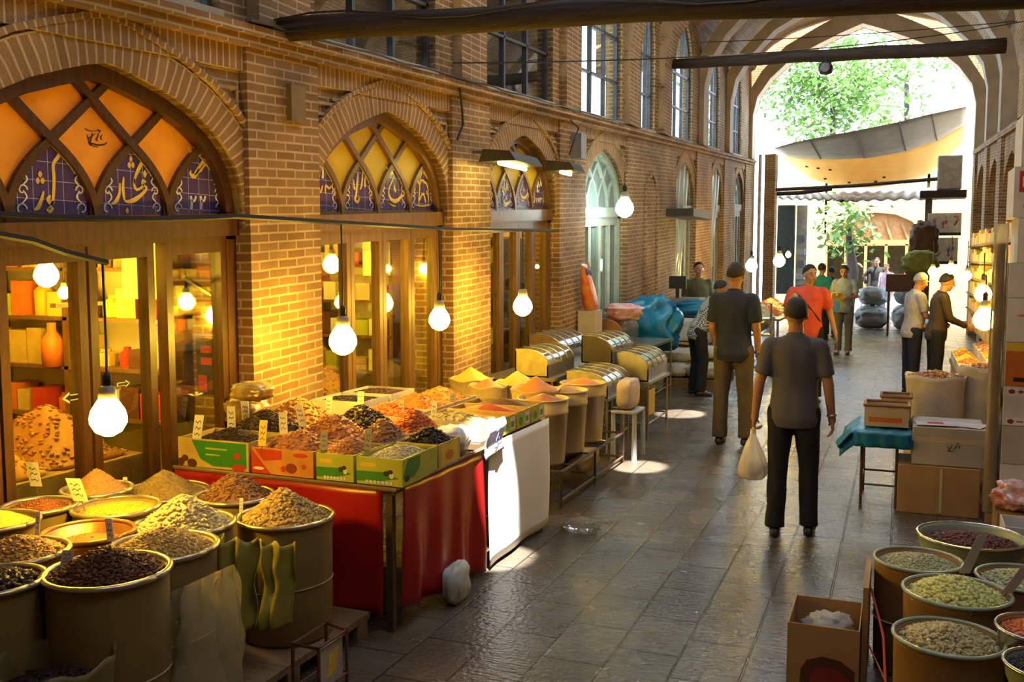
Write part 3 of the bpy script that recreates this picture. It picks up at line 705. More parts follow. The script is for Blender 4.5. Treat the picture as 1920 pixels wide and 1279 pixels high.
B=dict(B1=(-2.871,4.018,.24,.733),B2=(-2.764,2.73,.225,.86),B3=(-3.067,2.477,.18,.86),B4=(-2.894,3.168,.225,.814),B5=(-3.151,3.595,.232,.775),B6=(-3.366,3.219,.195,.811),B7=(-3.306,2.8,.19,.85),B8=(-3.79,3.09,.185,.85),B9=(-3.58,3.605,.205,.811),B10=(-3.9,3.43,.17,.827),B11=(-3.9,3.80,.175,.827),B12=(-3.80,4.185,.245,.736),B13=(-3.325,4.20,.205,.756))
BI=dict(B1=('seed',.15,.019,1000,1.2,'seed_heap','coarse brown and gold seed mound heaped in the drum nearest the red cloth'),
 B2=('brown',.10,.02,1300,1.5,'bark_heap','dark brown shredded bark mound in the big drum at the front'),
 B3=('prune',.05,.024,420,1.5,'prune_heap','glossy black prunes in the front drum by the frame edge'),
 B4=('seed',.10,.012,1500,1.5,'seed_heap','fine brown seed mound in the drum behind the bark drum'),
 B5=('pale',.16,.021,800,1.15,'seed_heap','tall pale yellow seed mound beside the red stall front'),
 B6=('redp',.05,.004,300,1.6,'spice_heap','orange red ground spice in the shallow copper rimmed pan'),
 B7=('nut',.08,.017,1100,1.4,'nut_heap','golden nut mound behind the prune drum'),
 B8=('yelp',.07,.004,300,1.4,'spice_heap','bright yellow powder mound at the frame edge'),
 B9=('yel',.03,.006,900,1.8,'grain_heap','flat bright yellow grain fill behind the copper pan'),
 B10=('rust',.05,.008,900,1.5,'spice_heap','rust brown spice mound close by the first shop window'),
 B11=('tan',.13,.006,900,1.15,'spice_heap','smooth tan cone by the red box in the window'),
 B12=('olive',.14,.007,1100,1.1,'seed_heap','wide olive brown seed cone under the middle window pane'),
 B13=('flake',.14,.022,700,1.25,'flake_heap','brown flaky dried herb mound against the red cloth'))
DL=dict(B1='tall tan drum nearest the red stall cloth with a twine hoop',B2='large tan drum at the front holding dark bark',B3='tan drum of black prunes cut by the frame edge',B4='tan drum of fine brown seed behind the bark drum',B5='tan drum of pale yellow seed beside the tallest drum',B6='shallow copper rimmed pan of orange red powder',B7='tan drum of golden nuts behind the prunes',B8='tan drum of bright yellow powder at the frame edge',B9='tan drum filled flat with yellow grain',B10='tan drum of rust brown spice by the shop window',B11='tan drum under the smooth tan cone by the window',B12='wide tan drum under the olive seed cone',B13='tan drum of brown flakes against the red cloth')
COPP=M('copper_pan',(.45,.22,.08),.3,.7,c2=(.36,.16,.05))
for k,(x,y,r,z) in B.items():
    mt,h,gs,n,pw,nm,lb=BI[k];fl=.06 if k in('B6',) else .02
    drum((x,y),r,z,.125,DL[k],'drums of spices in front of the first shop',mat=COPP if k=='B6' else None,fill=fl,rim=COPP if k=='B6' else None)
    heap(nm,lb,'seed heap' if 'seed' in nm else nm.split('_')[0]+' heap',(x,y,z-fl),r*.925,r*.925,h,mt,gs,n,pw=pw,grp='heaps in the drums of the first shop',asp=(1,.35,.3) if mt in('brown','flake') else (1,.6,.5))
pl=M('pallet_wood',(.22,.14,.07),.8,c2=(.15,.09,.045),stretch=(1,8,8),scale=3)
def pallet(x0,x1,y0,y1,label):
    o=empty('low_pallet',((x0+x1)/2,(y0+y1)/2,0),label,'pallet')
    m=MB();m.box(x0,x1,y0,y1,.09,.125);m.build('deck',pl,o)
    for yy in(y0+.08,(y0+y1)/2,y1-.08):
        m=MB();m.box(x0,x1,yy-.05,yy+.05,0,.09);m.build('runner',pl,o)
pallet(-4.08,-2.62,3.0,4.42,'low wooden pallet under the drums before the first window')
pallet(-3.96,-2.52,2.22,2.97,'low wooden pallet under the nearest drums')
# clear bag and olive cloth bags hung in front of the drums
m=MB();c00,c10,c01,c11=PY(318,1112,2.97),PY(438,1058,3.0),PY(312,1300,2.9),PY(458,1300,2.93)
m.grid(lambda u,v:tuple(c00.lerp(c10,u).lerp(c01.lerp(c11,u),v)+Vector((.03*math.sin(v*4)+.02*noise.noise(Vector((u*4,v*4,1))),-.10*math.sin(u*math.pi)*min(1,v*2.5)+.035*noise.noise(Vector((u*5,v*4,0))),.0))),18,24)
m.grid(lambda u,v:tuple(c00.lerp(c10,u).lerp(c01.lerp(c11,u),v)+Vector((0,.05*math.sin(u*math.pi)*min(1,v*2.5)+.02*noise.noise(Vector((u*5,v*4,7))),.0))),12,12)
tag(m.build('clear_bag',glassy('clear_bag_film',(.96,.95,.9),1.1,.14,diff=(.62,.56,.38),amount=.30),smooth=True),'large clear plastic bag hung in front of the fine brown seed drum','plastic bag')
OLC=M('olive_bag',(.30,.25,.035),.6,c2=(.20,.165,.02),scale=5,bump=.2)
for q,(xa,xb,ya,yb,Y,lb) in enumerate(((402,486,1008,1185,3.42,'olive cloth bag hung before the pale seed drum, nearer the clear bag'),(478,556,1015,1178,3.62,'olive cloth bag hung beside the tallest drum'))):
    c00,c10,c01,c11=PY(xa,ya,Y),PY(xb,ya+4,Y),PY(xa+15,yb,Y-.03),PY(xb-6,yb-8,Y-.03)
    m=MB();m.grid(lambda u,v:tuple(c00.lerp(c10,u).lerp(c01.lerp(c11,u),v)+Vector((0,-.05*math.sin(u*math.pi)*(.4+v)+.04*noise.noise(Vector((u*5,v*3,q)))+.02*math.sin(u*16),.012*math.sin(u*14)*(1-v)))),24,20)
    tag(m.build('cloth_bag',OLC,smooth=True,solid=.004),lb,'bag','olive bags hung on the drums')
P=PZ(95,1232,.66)
m=MB();rings=[]
for kk,zz_ in((.85,.0),(1.,.05),(1.02,.3),(.98,.5),(1.03,.6),(1.07,.63),(1.02,.61),(.95,.52)):
    rings.append([Vector((P.x+.2*kk*math.cos(t)*(1+.05*noise.noise(Vector((math.cos(t)*3,math.sin(t)*3,zz_*5)))),P.y+.2*kk*math.sin(t),zz_+.03+.012*math.sin(t*7))) for t in [2*math.pi*i/32 for i in range(32)]])
m.loft(rings,True,False);tag(m.build('lined_sack',glassy('liner_film',(.9,.88,.82),1.1,.12,diff=(.42,.33,.14),amount=.5),smooth=True),'clear lined sack at the bottom edge in front of the prune drum','sack')
heap('prune_heap','dark dried fruit inside the clear lined sack at the bottom edge','prune heap',(P.x,P.y,.54),.18,.18,.05,'raisin',.02,500,pw=1.6,grp='heaps in the drums of the first shop')
# ---- cards with prices
def card(x,y,z,hpx,wpx,lean=0.,txt=1,label='x',yaw=None,mat=None):
    """paper tag on a stick at photo point (x,y) standing on a surface at height z"""
    P=PZ(x,y,z);D=(P-EYE).dot(_f);s=D/F_
    h=hpx*s;w_=wpx*s
    a=math.atan2(-P.x,P.y)*.0+ (_t*.6 if yaw is None else yaw)
    ux=Vector((math.cos(a),math.sin(a),0));uz=(Vector((0,0,1))+ux*lean+Vector((-math.sin(a),math.cos(a),0))*.12).normalized();un=ux.cross(uz)
    o=empty('price_card',P-Vector((0,0,.03)),label,'price card','price cards stuck in the goods')
    m=MB();th=.0015
    def pt(u,v,t): return P+ux*(u*w_)+uz*(v*h)+un*t
    m.hexa([pt(-.5,0,-th),pt(.5,0,-th),pt(.5,0,th),pt(-.5,0,th),pt(-.5,1,-th),pt(.5,1,-th),pt(.5,1,th),pt(-.5,1,th)]);m.build('card',mat or PAPER,o)
    m=MB();m.cyl(P-uz*.05-un*.004,P+uz*h*.5-un*.004,.003,n=6);m.build('stick',pl,o)
    if txt:
        m=MB();rr=random.Random(int(x*7+y))
        for v in(.72,.5,.28):
            q=[(-.32+.64*i/5,v+.05*math.sin(i*2.1+v*9)+rr.uniform(-.03,.03)) for i in range(6)]
            for i in range(5):
                a0=pt(q[i][0],q[i][1]-.02,th*1.2);a1=pt(q[i+1][0],q[i+1][1]-.02,th*1.2);b0=pt(q[i][0],q[i][1]+.025,th*1.2);b1=pt(q[i+1][0],q[i+1][1]+.025,th*1.2)
                m.add([a0,a1,b1,b0],[(0,1,2,3)])
                a0=pt(q[i][0],q[i][1]-.02,-th*1.2);a1=pt(q[i+1][0],q[i+1][1]-.02,-th*1.2);b0=pt(q[i][0],q[i][1]+.025,-th*1.2);b1=pt(q[i+1][0],q[i+1][1]+.025,-th*1.2)
                m.add([a0,b0,b1,a1],[(0,1,2,3)])
        m.build('writing',INK,o)
for (x,y,z,h,w_,ln,lb) in ((68,912,.86,46,24,-.25,'cream card leaning in the tan cone by the window'),(152,940,.86,46,30,-.45,'wide cream card leaning over the flat yellow grain'),(208,1016,.83,44,14,-.15,'narrow card standing in the copper pan'),(70,1003,.86,44,9,0,'thin card on edge before the golden nuts'),(234,915,.80,20,9,0,'small white card between the tan and olive cones'),(124,1062,.87,30,24,.1,'pale card behind the dark bark mound'),(452,962,.77,28,7,0,'tiny card on edge in the brown and gold seed drum'),
  (368,828,.95,50,18,.1,'cream card in the green carton at the stall end'),(434,806,.98,44,16,-.05,'cream card at the back of the dark raisins'),(461,792,.98,40,15,-.1,'cream card nearest the corner of the brick pier'),(491,836,.98,48,15,.05,'yellow card between the raisins and the brown fruit'),(532,815,.98,42,16,-.08,'cream card in front of the brick pier'),(568,800,.98,42,15,-.25,'leaning cream card behind the brown fruit'),(614,776,1.0,32,12,.1,'cream card beside the black raisins at the back'),(607,846,.95,38,13,0,'grey card in the middle of the brown fruit'),(688,848,.95,44,13,.06,'grey card at the front of the dried figs'),(812,792,.95,40,10,.05,'white card beside the black fruit'),(752,782,.95,32,10,0,'brown card before the yellow orange heap'),(848,760,.95,22,9,0,'brown card by the red powder tray'),(676,770,.96,36,12,0,'faded pink card behind the orange fruit')):
    card(x,y,z,h,w_,ln,1,lb,mat=PRINTS['yellow'] if 'yellow card' in lb else (M('grey_card',(.35,.32,.27),.7) if 'grey' in lb or 'brown card' in lb else None))
# ---- red draped stall
RED=M('red_vinyl',(.40,.012,.012),.32,c2=(.30,.008,.008),scale=2,spec=.5)
IRON=M('dark_iron',(.06,.05,.045),.55,.4,c2=(.12,.06,.035),scale=20)
def drape(mb,p0,p1,zt,zb0,zb1,folds,amp,out,seed):
    """hanging sheet between two ground points, with folds; out = outward direction"""
    p0=Vector(p0);p1=Vector(p1);out=Vector(out)
    def fn(u,v):
        p=p0.lerp(p1,u);zb=zb0+(zb1-zb0)*u
        a=amp*v**.7*(math.sin(u*folds*6.283+seed+v*1.5)*.6+noise.noise(Vector((u*folds*1.3,v*1.5,seed)))*1.2)
        q=p+out*(a+.012);return (q.x,q.y,zt+(zb-zt)*v)
    mb.grid(fn,36,14);return mb
st=empty('market_stall',(-3.25,5.05,0),'red draped stall loaded with cartons of dried fruit','market stall')
m=MB();m.box(-3.97,-2.52,4.52,5.56,.76,.80);m.build('tabletop',pl,st)
for x,y in((-2.53,4.5),(-3.92,4.55),(-2.53,5.55),(-3.92,5.52)):
    m=MB();m.box(x-.02,x+.02,y-.02,y+.02,0,.76);m.build('leg',IRON,st)
m=MB();drape(m,(-3.98,4.49,0),(-2.57,4.49,0),.80,.05,.08,2.5,.045,(0,-1,0),1.);m.build('end_cloth',RED,st,smooth=True,solid=.003)
m=MB();drape(m,(-2.49,4.55,0),(-2.46,5.55,0),.81,.12,.03,3.5,.03,(1,0,0),4.);m.build('street_cloth',RED,st,smooth=True,solid=.003)
m=MB();m.tube([(-3.98,4.47,.805),(-2.48,4.47,.80),(-2.44,5.56,.83)],.012,6);m.build('edge_cord',pl,st)
def carton(x0,x1,y0,y1,z0,h,mat,label,prints=(),group='cartons of dried fruit on the red stall',name='fruit_carton',t=.006,lid=False,cat='carton'):
    o=empty(name,((x0+x1)/2,(y0+y1)/2,z0),label,cat,group);m=MB()
    if lid: m.box(x0,x1,y0,y1,z0,z0+h)
    else:
        m.box(x0,x1,y0,y1,z0,z0+t)
        m.box(x0,x1,y0,y0+t,z0+t,z0+h);m.box(x0,x1,y1-t,y1,z0+t,z0+h);m.box(x0,x0+t,y0+t,y1-t,z0+t,z0+h);m.box(x1-t,x1,y0+t,y1-t,z0+t,z0+h)
    m.build('box',mat,o)
    for k_,(f,poly,pm) in enumerate(prints):
        mm=MB();dd=.0006+.0004*k_
        if f=='y': mm.prismY([(x0+(x1-x0)*a,z0+h*b) for a,b in poly],y0-dd,y0+.001)
        elif f=='x': mm.prismX([(y0+(y1-y0)*a,z0+h*b) for a,b in poly],x1-.001,x1+dd)
        elif f=='l': mm.prismX([(y0+(y1-y0)*a,z0+h*b) for a,b in poly],x0-dd,x0+.001)
        else: mm.prismZ([(x0+(x1-x0)*a,y0+(y1-y0)*b) for a,b in poly],z0+h-.001,z0+h+dd)
        mm.build('print',PRINTS[pm],o)
    return o
def rc(a,b,c,d): return [(a,b),(c,b),(c,d),(a,d)]
def circ(a,b,r,r2=None,n=12): r2=r2 or r;return [(a+r*math.cos(6.283*k/n),b+r2*math.sin(6.283*k/n)) for k in range(n)]
GREENP=[('y',[(.32,.3),(.5,.08),(.97,.1),(.97,.95),(.2,.95)],'green'),('y',circ(.2,.12,.07,.16),'brown'),('y',circ(.1,.28,.05,.12),'brown'),('y',circ(.04,.14,.05,.14),'brown'),('y',circ(.86,.1,.1,.12),'red'),('y',circ(.84,.5,.05,.11),'red'),('y',rc(.4,.66,.7,.72),'lime'),('y',rc(.4,.45,.6,.5),'lime')]
ORP=[('y',[(0,0),(.32,0),(0,.95)],'red'),('y',[(.06,.95),(.5,.95),(.5,.6),(.2,.5)],'red'),('y',circ(.65,.3,.09,.2),'maroon'),('y',circ(.52,.25,.04,.12),'red'),('y',circ(.8,.82,.12,.09),'red'),('y',circ(.85,.4,.04,.1),'red'),('y',circ(.12,.2,.09,.06),'white')]
YGP=[('y',[(.0,.1),(.5,.14),(.95,.3),(.6,.5),(0,.48)],'green'),('y',rc(.1,.66,.42,.8),'yellow'),('y',circ(.66,.45,.06,.1),'dark'),('y',circ(.78,.38,.05,.1),'white'),('y',circ(.75,.52,.06,.08),'dark')]+[('y',rc(.2+.09*k,.06,.26+.09*k,.16),'white') for k in range(7)]
XP=[('x',rc(0,0,.5,1),'lime'),('x',[(.0,.3),(.3,.2),(.48,.5),(.48,.95),(.15,.95)],'green'),('x',circ(.12,.25,.07,.12),'dark')]
ZC=.81
LIME=M('lime_carton',(.42,.42,.06),.6,c2=(.36,.37,.05));ORC=M('orange_carton',(.62,.26,.06),.6);YLC=M('yellow_carton',(.60,.42,.12),.6)
carton(-3.97,-3.46,4.50,4.84,ZC,.17,YLC,'yellow and green printed carton at the pier end of the stall',GREENP)
carton(-3.44,-3.02,4.50,4.84,ZC,.15,ORC,'orange and red printed carton on the stall end',ORP)
carton(-3.0,-2.76,4.50,4.84,ZC,.15,LIME,'narrow lime printed carton on the stall end',YGP)
carton(-2.74,-2.46,4.50,4.93,ZC,.15,LIME,'lime printed carton at the street corner of the stall',YGP+XP)
carton(-2.74,-2.46,4.95,5.24,ZC,.15,YLC,'yellow carton of black fruit along the street edge',[('x',rc(.1,.1,.9,.9),'yellow'),('x',circ(.5,.45,.2,.2),'orange')])
for (x0,x1,y0,y1,lb) in((-3.97,-3.46,4.86,5.2,'plain carton behind the green one beside the pier'),(-3.44,-3.02,4.86,5.2,'plain carton behind the orange red one'),(-3.0,-2.76,4.86,5.2,'plain carton behind the narrow lime one'),(-3.97,-3.46,5.22,5.56,'plain carton of figs against the brick pier'),(-3.44,-3.02,5.22,5.56,'plain carton of black raisins in the back row'),(-3.0,-2.72,5.22,5.56,'plain carton of orange fruit in the back row')):
    carton(x0,x1,y0,y1,ZC,.15,CARDP,lb)
def fheap(x0,x1,y0,y1,z,h,mat,gs,n,lb,cat='fruit heap',nm='dried_fruit_heap',**k): return heap(nm,lb,cat,((x0+x1)/2,(y0+y1)/2,z),(x1-x0)/2-.01,(y1-y0)/2-.01,h,mat,gs,n,rect=True,grp='heaps of dried fruit on the red stall',**k)
fheap(-3.97,-3.46,4.50,4.84,ZC+.12,.09,'raisin',.012,900,'black raisins in the yellow and green carton')
fheap(-3.44,-3.02,4.50,4.84,ZC+.13,.10,'dried',.022,420,'red brown dried fruit in the orange carton')
fheap(-3.0,-2.76,4.50,4.84,ZC+.13,.08,'dried',.018,320,'brown dried fruit in the narrow lime carton')
fheap(-2.74,-2.46,4.50,4.93,ZC+.12,.06,'white',.014,700,'pale white chips in the lime corner carton')
fheap(-2.74,-2.46,4.95,5.24,ZC+.13,.09,'prune',.026,200,'black dried fruit along the street edge')
fheap(-3.97,-3.46,4.86,5.2,ZC+.14,.13,'raisin',.014,700,'dark raisin mound beside the foot of the pier')
fheap(-3.44,-3.02,4.86,5.2,ZC+.14,.13,'dried',.024,420,'large red brown fruit mound in the middle of the stall')
fheap(-3.0,-2.76,4.86,5.2,ZC+.14,.12,'fig',.022,300,'brown fig mound behind the narrow lime carton')
fheap(-3.97,-3.46,5.22,5.56,ZC+.14,.16,'fig',.022,420,'tan fig mound leaning on the brick pier')
fheap(-3.44,-3.02,5.22,5.56,ZC+.14,.14,'raisin',.016,600,'black raisin mound in the back row of the stall')
fheap(-3.0,-2.72,5.22,5.56,ZC+.14,.13,'apricot',.022,380,'bright orange red fruit mound in the back row')
# bag of packaged goods at the shop window
def blob(name,c,r,mat,label,cat,group=None,amp=.15,f=3.,seed=0,parent=None,sq=2.6,n=28,m=18,flat=True):
    mb=MB();rings=[];c=Vector(c)
    def sp(t): return math.copysign(abs(t)**(2/sq),t)
    for j in range(1,m):
        v=-math.pi/2+math.pi*j/m;ring=[]
        for i in range(n):
            u=2*math.pi*i/n
            p=Vector((sp(math.cos(v))*sp(math.cos(u)),sp(math.cos(v))*sp(math.sin(u)),sp(math.sin(v))))
            k=1+amp*noise.noise(p*f+Vector((seed*7.1,seed*3.3,0)))+amp*.5*noise.noise(p*f*2.7+Vector((seed,0,5)))
            q=Vector((p.x*r[0]*k,p.y*r[1]*k,p.z*r[2]*(1+.5*(k-1))));
            if flat: q.z=max(q.z,-r[2]*.96)
            ring.append(c+q)
        rings.append(ring)
    mb.loft(rings);o=mb.build(name,mat,parent,smooth=True)
    if label: tag(o,label,cat,group)
    return o
CLEAR=glassy('clear_plastic',(.95,.95,.93),.9,.12,diff=(.6,.55,.42),amount=.22)
blob('snack_bag',PZ(405,772,1.03)+Vector((.17,.1,0)),(.14,.12,.12),M('brown_snack_bag',(.16,.07,.03),.25,c2=(.32,.2,.07),scale=14,spec=.8),'shiny brown bag of snacks by the shop window','bag',amp=.25,seed=3)
blob('snack_bag',PZ(405,740,1.2)+Vector((.2,.1,0.02)),(.13,.1,.06),M('yellow_snack_bag',(.5,.38,.1),.25,c2=(.26,.13,.05),scale=12,spec=.8),'yellow clear bag lying on top of the brown snack bag','bag',amp=.25,seed=5)
# under the stall: white cloth bag, brick, dark crate
blob('white_bag',(-2.40,5.05,.115),(.06,.13,.12),M('white_cloth_bag',(.5,.52,.48),.7,c2=(.35,.37,.33),scale=9),'white cloth bag on the floor under the red cloth','bag',amp=.22,f=1.6,seed=8,sq=2.8)
m=MB();m.box(-2.78,-2.66,4.72,4.9,0,.22);tag(m.build('wooden_block',CARD,bevel=.005),'wooden block under the red stall cloth','block')
blob('dark_bag',(-2.98,4.72,.11),(.2,.15,.11),M('dark_bag',(.03,.028,.026),.5),'dark lumpy bag on the floor under the red cloth','bag',amp=.2,seed=12)
# rack with a small printed board beside the drums
o=empty('wire_stand',(-2.5,3.8,0),'rusty wire stand by the tallest drum','stand')
m=MB()
for x,y in((-2.42,3.86),(-2.56,3.9),(-2.42,3.62),(-2.56,3.62)): m.cyl((x,y,0),(x,y,.27),.009,n=6)
for z in(.05,.26): m.tube([(-2.42,3.86,z),(-2.56,3.9,z),(-2.56,3.62,z),(-2.42,3.62,z),(-2.42,3.86,z)],.008,6)
m.build('frame',M('rust_iron',(.14,.05,.03),.7,c2=(.08,.03,.02),scale=30),o)
m=MB();m.box(-2.435,-2.43,3.64,3.84,.03,.24);bd=m.build('board',CARDG,o)
m=MB();m.prismX([(3.7,.08),(3.78,.1),(3.8,.2),(3.72,.18)],-2.43,-2.427);m.build('mark',PRINTS['yellow'],bd)
# ---- white cloth stall
WCL=M('white_tarp',(.80,.81,.82),.45,c2=(.74,.75,.78),scale=2)
st=empty('market_stall',(-3.2,6.2,0),'stall with a white cloth front and powder trays','market stall')
m=MB();m.box(-3.95,-2.5,5.62,6.78,.80,.84);m.build('tabletop',pl,st)
for x,y in((-2.52,5.64),(-3.9,5.66),(-2.52,6.76),(-3.9,6.76)):
    m=MB();m.box(x-.02,x+.02,y-.02,y+.02,0,.8);m.build('leg',IRON,st)
m=MB();drape(m,(-2.45,5.63,0),(-2.44,6.75,0),.84,.03,.04,2.,.02,(1,0,0),2.);m.build('street_cloth',WCL,st,smooth=True,solid=.003)
m=MB();drape(m,(-2.48,6.79,0),(-3.4,6.79,0),.84,.03,.04,2.,.02,(0,1,0),2.);m.build('end_cloth',WCL,st,smooth=True,solid=.003)
m=MB();m.grid(lambda u,v:(-2.43+.012*math.sin(v*7)-.0*u,5.57+.30*u+.02*math.sin(v*5),.99-.24*v*(1-.1*u)),8,8)
o=m.build('paper_bag',M('white_paper',(.8,.8,.8),.5),smooth=True,solid=.004);tag(o,'white paper bag with a blue mark at the end of the red cloth','paper bag')
m=MB();
for st_ in SWASH: 
    ribbon(m,smooth_pts([(5.63+.2*a,.80+.15*b,w_*.16) for a,b,w_ in st_]),-2.412)
m.build('blue_mark',PRINTS['blue'],o)
blob('sack',(-2.6,5.42,.90),(.1,.15,.09),M('white_paper',(.8,.8,.8)),'crumpled white sack between the red and white stalls','sack',amp=.25,seed=21)
ZD=.845
for j,(y0,y1) in enumerate(((5.9,6.16),(6.18,6.44),(6.46,6.74))):
    carton(-3.0,-2.46,y0,y1,ZD,.12,YLC,['printed tray of orange powder at the white stall edge','printed tray of red powder on the white stall','printed tray of dark brown powder at the far end of the white stall'][j],[('x',rc(.06,.08,.94,.92),'lime'),('x',circ(.3,.4,.16,.25),'green'),('x',rc(.6,.15,.9,.85),'white'),('x',rc(.66,.25,.86,.6),'green')],'trays on the white stall',name='powder_tray',cat='tray')
    heap('spice_heap',['orange ground spice in the nearest white stall tray','bright red ground spice on the white stall','dark brown ground spice at the end of the white stall'][j],'spice heap',(-2.73,(y0+y1)/2,ZD+.09),.255,.12,[.03,.06,.06][j],['orange','chilli','coffee'][j],.004,200,rect=True,grp='powders on the white stall')
for j,(x0,x1,y0,y1,mt,gs,lb,hh) in enumerate(((-3.5,-3.04,5.64,6.0,'apricot',.02,'orange dried fruit on the near corner of the white stall',.08),(-3.5,-3.04,6.02,6.4,'orange',.014,'yellow orange spice mound in the middle of the white stall',.1),(-3.5,-3.04,6.42,6.78,'orange',.010,'orange spice mound at the back middle of the white stall',.1),(-3.96,-3.54,5.9,6.28,'raisin',.012,'dark raisins in the white lined box by the pier',.02),(-3.96,-3.54,6.32,6.7,'coffee',.01,'brown seeds in the white lined box beyond the raisins',.03),(-2.98,-2.5,5.64,5.88,'mixg',.014,'mixed brown seed beside the white paper bag',.07))):
    carton(x0,x1,y0,y1,ZD,.13 if j!=3 and j!=4 else .17,WHITEB if j in(3,4) else CARDP,'box holding '+lb,(), 'boxes on the white stall',name='goods_box',cat='box')
    heap('spice_heap',lb,'spice heap',((x0+x1)/2,(y0+y1)/2,ZD+(.15 if j in(3,4) else .11)),(x1-x0)/2-.012,(y1-y0)/2-.012,hh,mt,gs,int(500 if gs<.012 else 350),rect=True,grp='heaps on the white stall')
# ---- stall with open sacks of yellow powder, past the white cloth
st=empty('low_table',(-3.2,7.85,0),'low table under the open sacks of yellow spice','table')
m=MB();m.box(-3.95,-3.06,7.2,8.6,.5,.54);m.build('tabletop',pl,st)
for x,y in((-3.1,7.24),(-3.9,7.24),(-3.1,8.56),(-3.9,8.56)):
    m=MB();m.box(x-.02,x+.02,y-.02,y+.02,0,.5);m.build('leg',IRON,st)
SACKC=M('cream_sackcloth',(.55,.42,.20),.85,c2=(.47,.35,.16),scale=30,bump=.2)
def opensack(c,r,zb,zt,label,heapargs,mat=None,group='open sacks of spice',name='open_sack'):
    m=MB();x,y=c;rings=[]
    for q,(k,z) in enumerate(((.9,0),(1.02,.1),(1.04,.5),(1.,.85),(1.05,.96),(1.08,1.0),(1.0,.99),(.95,.93))):
        rings.append([Vector((x+r*k*math.cos(t)*(1+.04*noise.noise(Vector((math.cos(t)*2,math.sin(t)*2,z*2+x*9)))),y+r*k*math.sin(t)*(1+.04*noise.noise(Vector((math.cos(t)*2,math.sin(t)*2,z*2+4+x*9)))),zb+(zt-zb)*z+.01*math.sin(t*5))) for t in [2*math.pi*i/28 for i in range(28)]])
    m.loft(rings);o=m.build(name,mat or SACKC,smooth=True);tag(o,label,'sack',group)
    mt,h,gs,n,lb=heapargs
    heap('spice_heap',lb,'spice heap',(x,y,zt-.03),r*.97,r*.97,h,mt,gs,n,pw=1.15,grp='spice cones in the open sacks')
for (px_,py_,r,mt,h,lb,lb2) in((857,708,.2,'yelp',.14,'cream sack at the foot of the second shop','bright yellow powder cone at the foot of the second shop'),(915,722,.17,'tan',.09,'cream sack of brown powder','small brown powder cone between the yellow ones'),(970,716,.2,'yelp',.13,'cream sack beside the curved bins','bright yellow powder cone beside the glass bins'),(1005,728,.21,'orange',.13,'cream sack before the lowest glass bin','deep orange turmeric cone before the glass bins')):
    P=PZ(px_,py_,.90);P.x=max(P.x,-3.76);opensack((P.x,P.y),r,.54,.90,lb,(mt,h,.004,250,lb2))
# ---- tan pails on an iron rack
PAIL=M('tan_pail',(.52,.40,.22),.45,c2=(.45,.34,.18),scale=2)
st=empty('iron_rack',(-2.78,8.3,0),'iron rack under the tan pails','rack')
m=MB()
for z in(.30,.06): m.tube([(-3.04,7.3,z),(-2.52,7.3,z),(-2.52,9.2,z),(-3.04,9.2,z),(-3.04,7.3,z)],.012,6)
for y in(7.6,8.1,8.6): m.cyl((-3.04,y,.30),(-2.52,y,.30),.01,n=6)
m.build('frame',IRON,st)
for x,y in((-2.52,7.3),(-3.04,7.3),(-2.52,9.2),(-3.04,9.2),(-2.52,8.25)):
    m=MB();m.cyl((x,y,0),(x,y,.31),.013,n=6);m.build('leg',IRON,st)
for (y,mt,h,lb,lb2) in((7.56,'rust',.07,'tan pail nearest the white stall','rust red powder in the nearest tan pail'),(8.10,'tan',.08,'middle tan pail on the iron rack','pale tan powder cone in the middle pail'),(8.66,'orange',.08,'farthest tan pail on the iron rack','orange powder cone in the farthest pail')):
    z0,z1,r=.315,.86,.215
    o=empty('spice_pail',(-2.77,y,z0),lb,'pail','tan pails on the iron rack')
    m=MB();m.lathe([(r*.84,z0),(r*.86,z0+.02),(r*.97,z1-.12),(r*1.0,z1-.12),(r*1.0,z1-.1),(r*.98,z1-.09),(r*1.0,z1),(r*.95,z1),(r*.93,z1-.06)],(-2.77,y,0),32);m.build('body',PAIL,o,smooth=True)
    m=MB();m.tube([(-2.77+r*1.01*math.cos(6.283*k/28),y+r*1.01*math.sin(6.283*k/28),z1) for k in range(29)],.008,6);m.build('rim',PAIL,o,smooth=True)
    heap('spice_heap',lb2,'spice heap',(-2.77,y,z1-.03),r*.94,r*.94,h,mt,.004,250,pw=1.2,grp='powders in the tan pails')
for x in(-2.62,-2.82): blob('goods_sack',(x-.02,8.2+x*.3+.9,.19),(.1,.3,.1),M('dim_sack',(.28,.2,.09),.8,c2=(.2,.13,.05)),'dark filled sack on the low shelf of the iron rack, %s side'%('street' if x>-2.7 else 'wall'),'sack','sacks on the low shelf',seed=int(x*10))
m=MB();rr=[]
blob('plastic_bag',PZ(1090,985,.05),(.13,.10,.05),glassy('clear_bag',(.96,.97,.97),1.0,.12,diff=(.8,.82,.84),amount=.16),'empty clear plastic bag on the paving','plastic bag',amp=.4,f=3,seed=31)
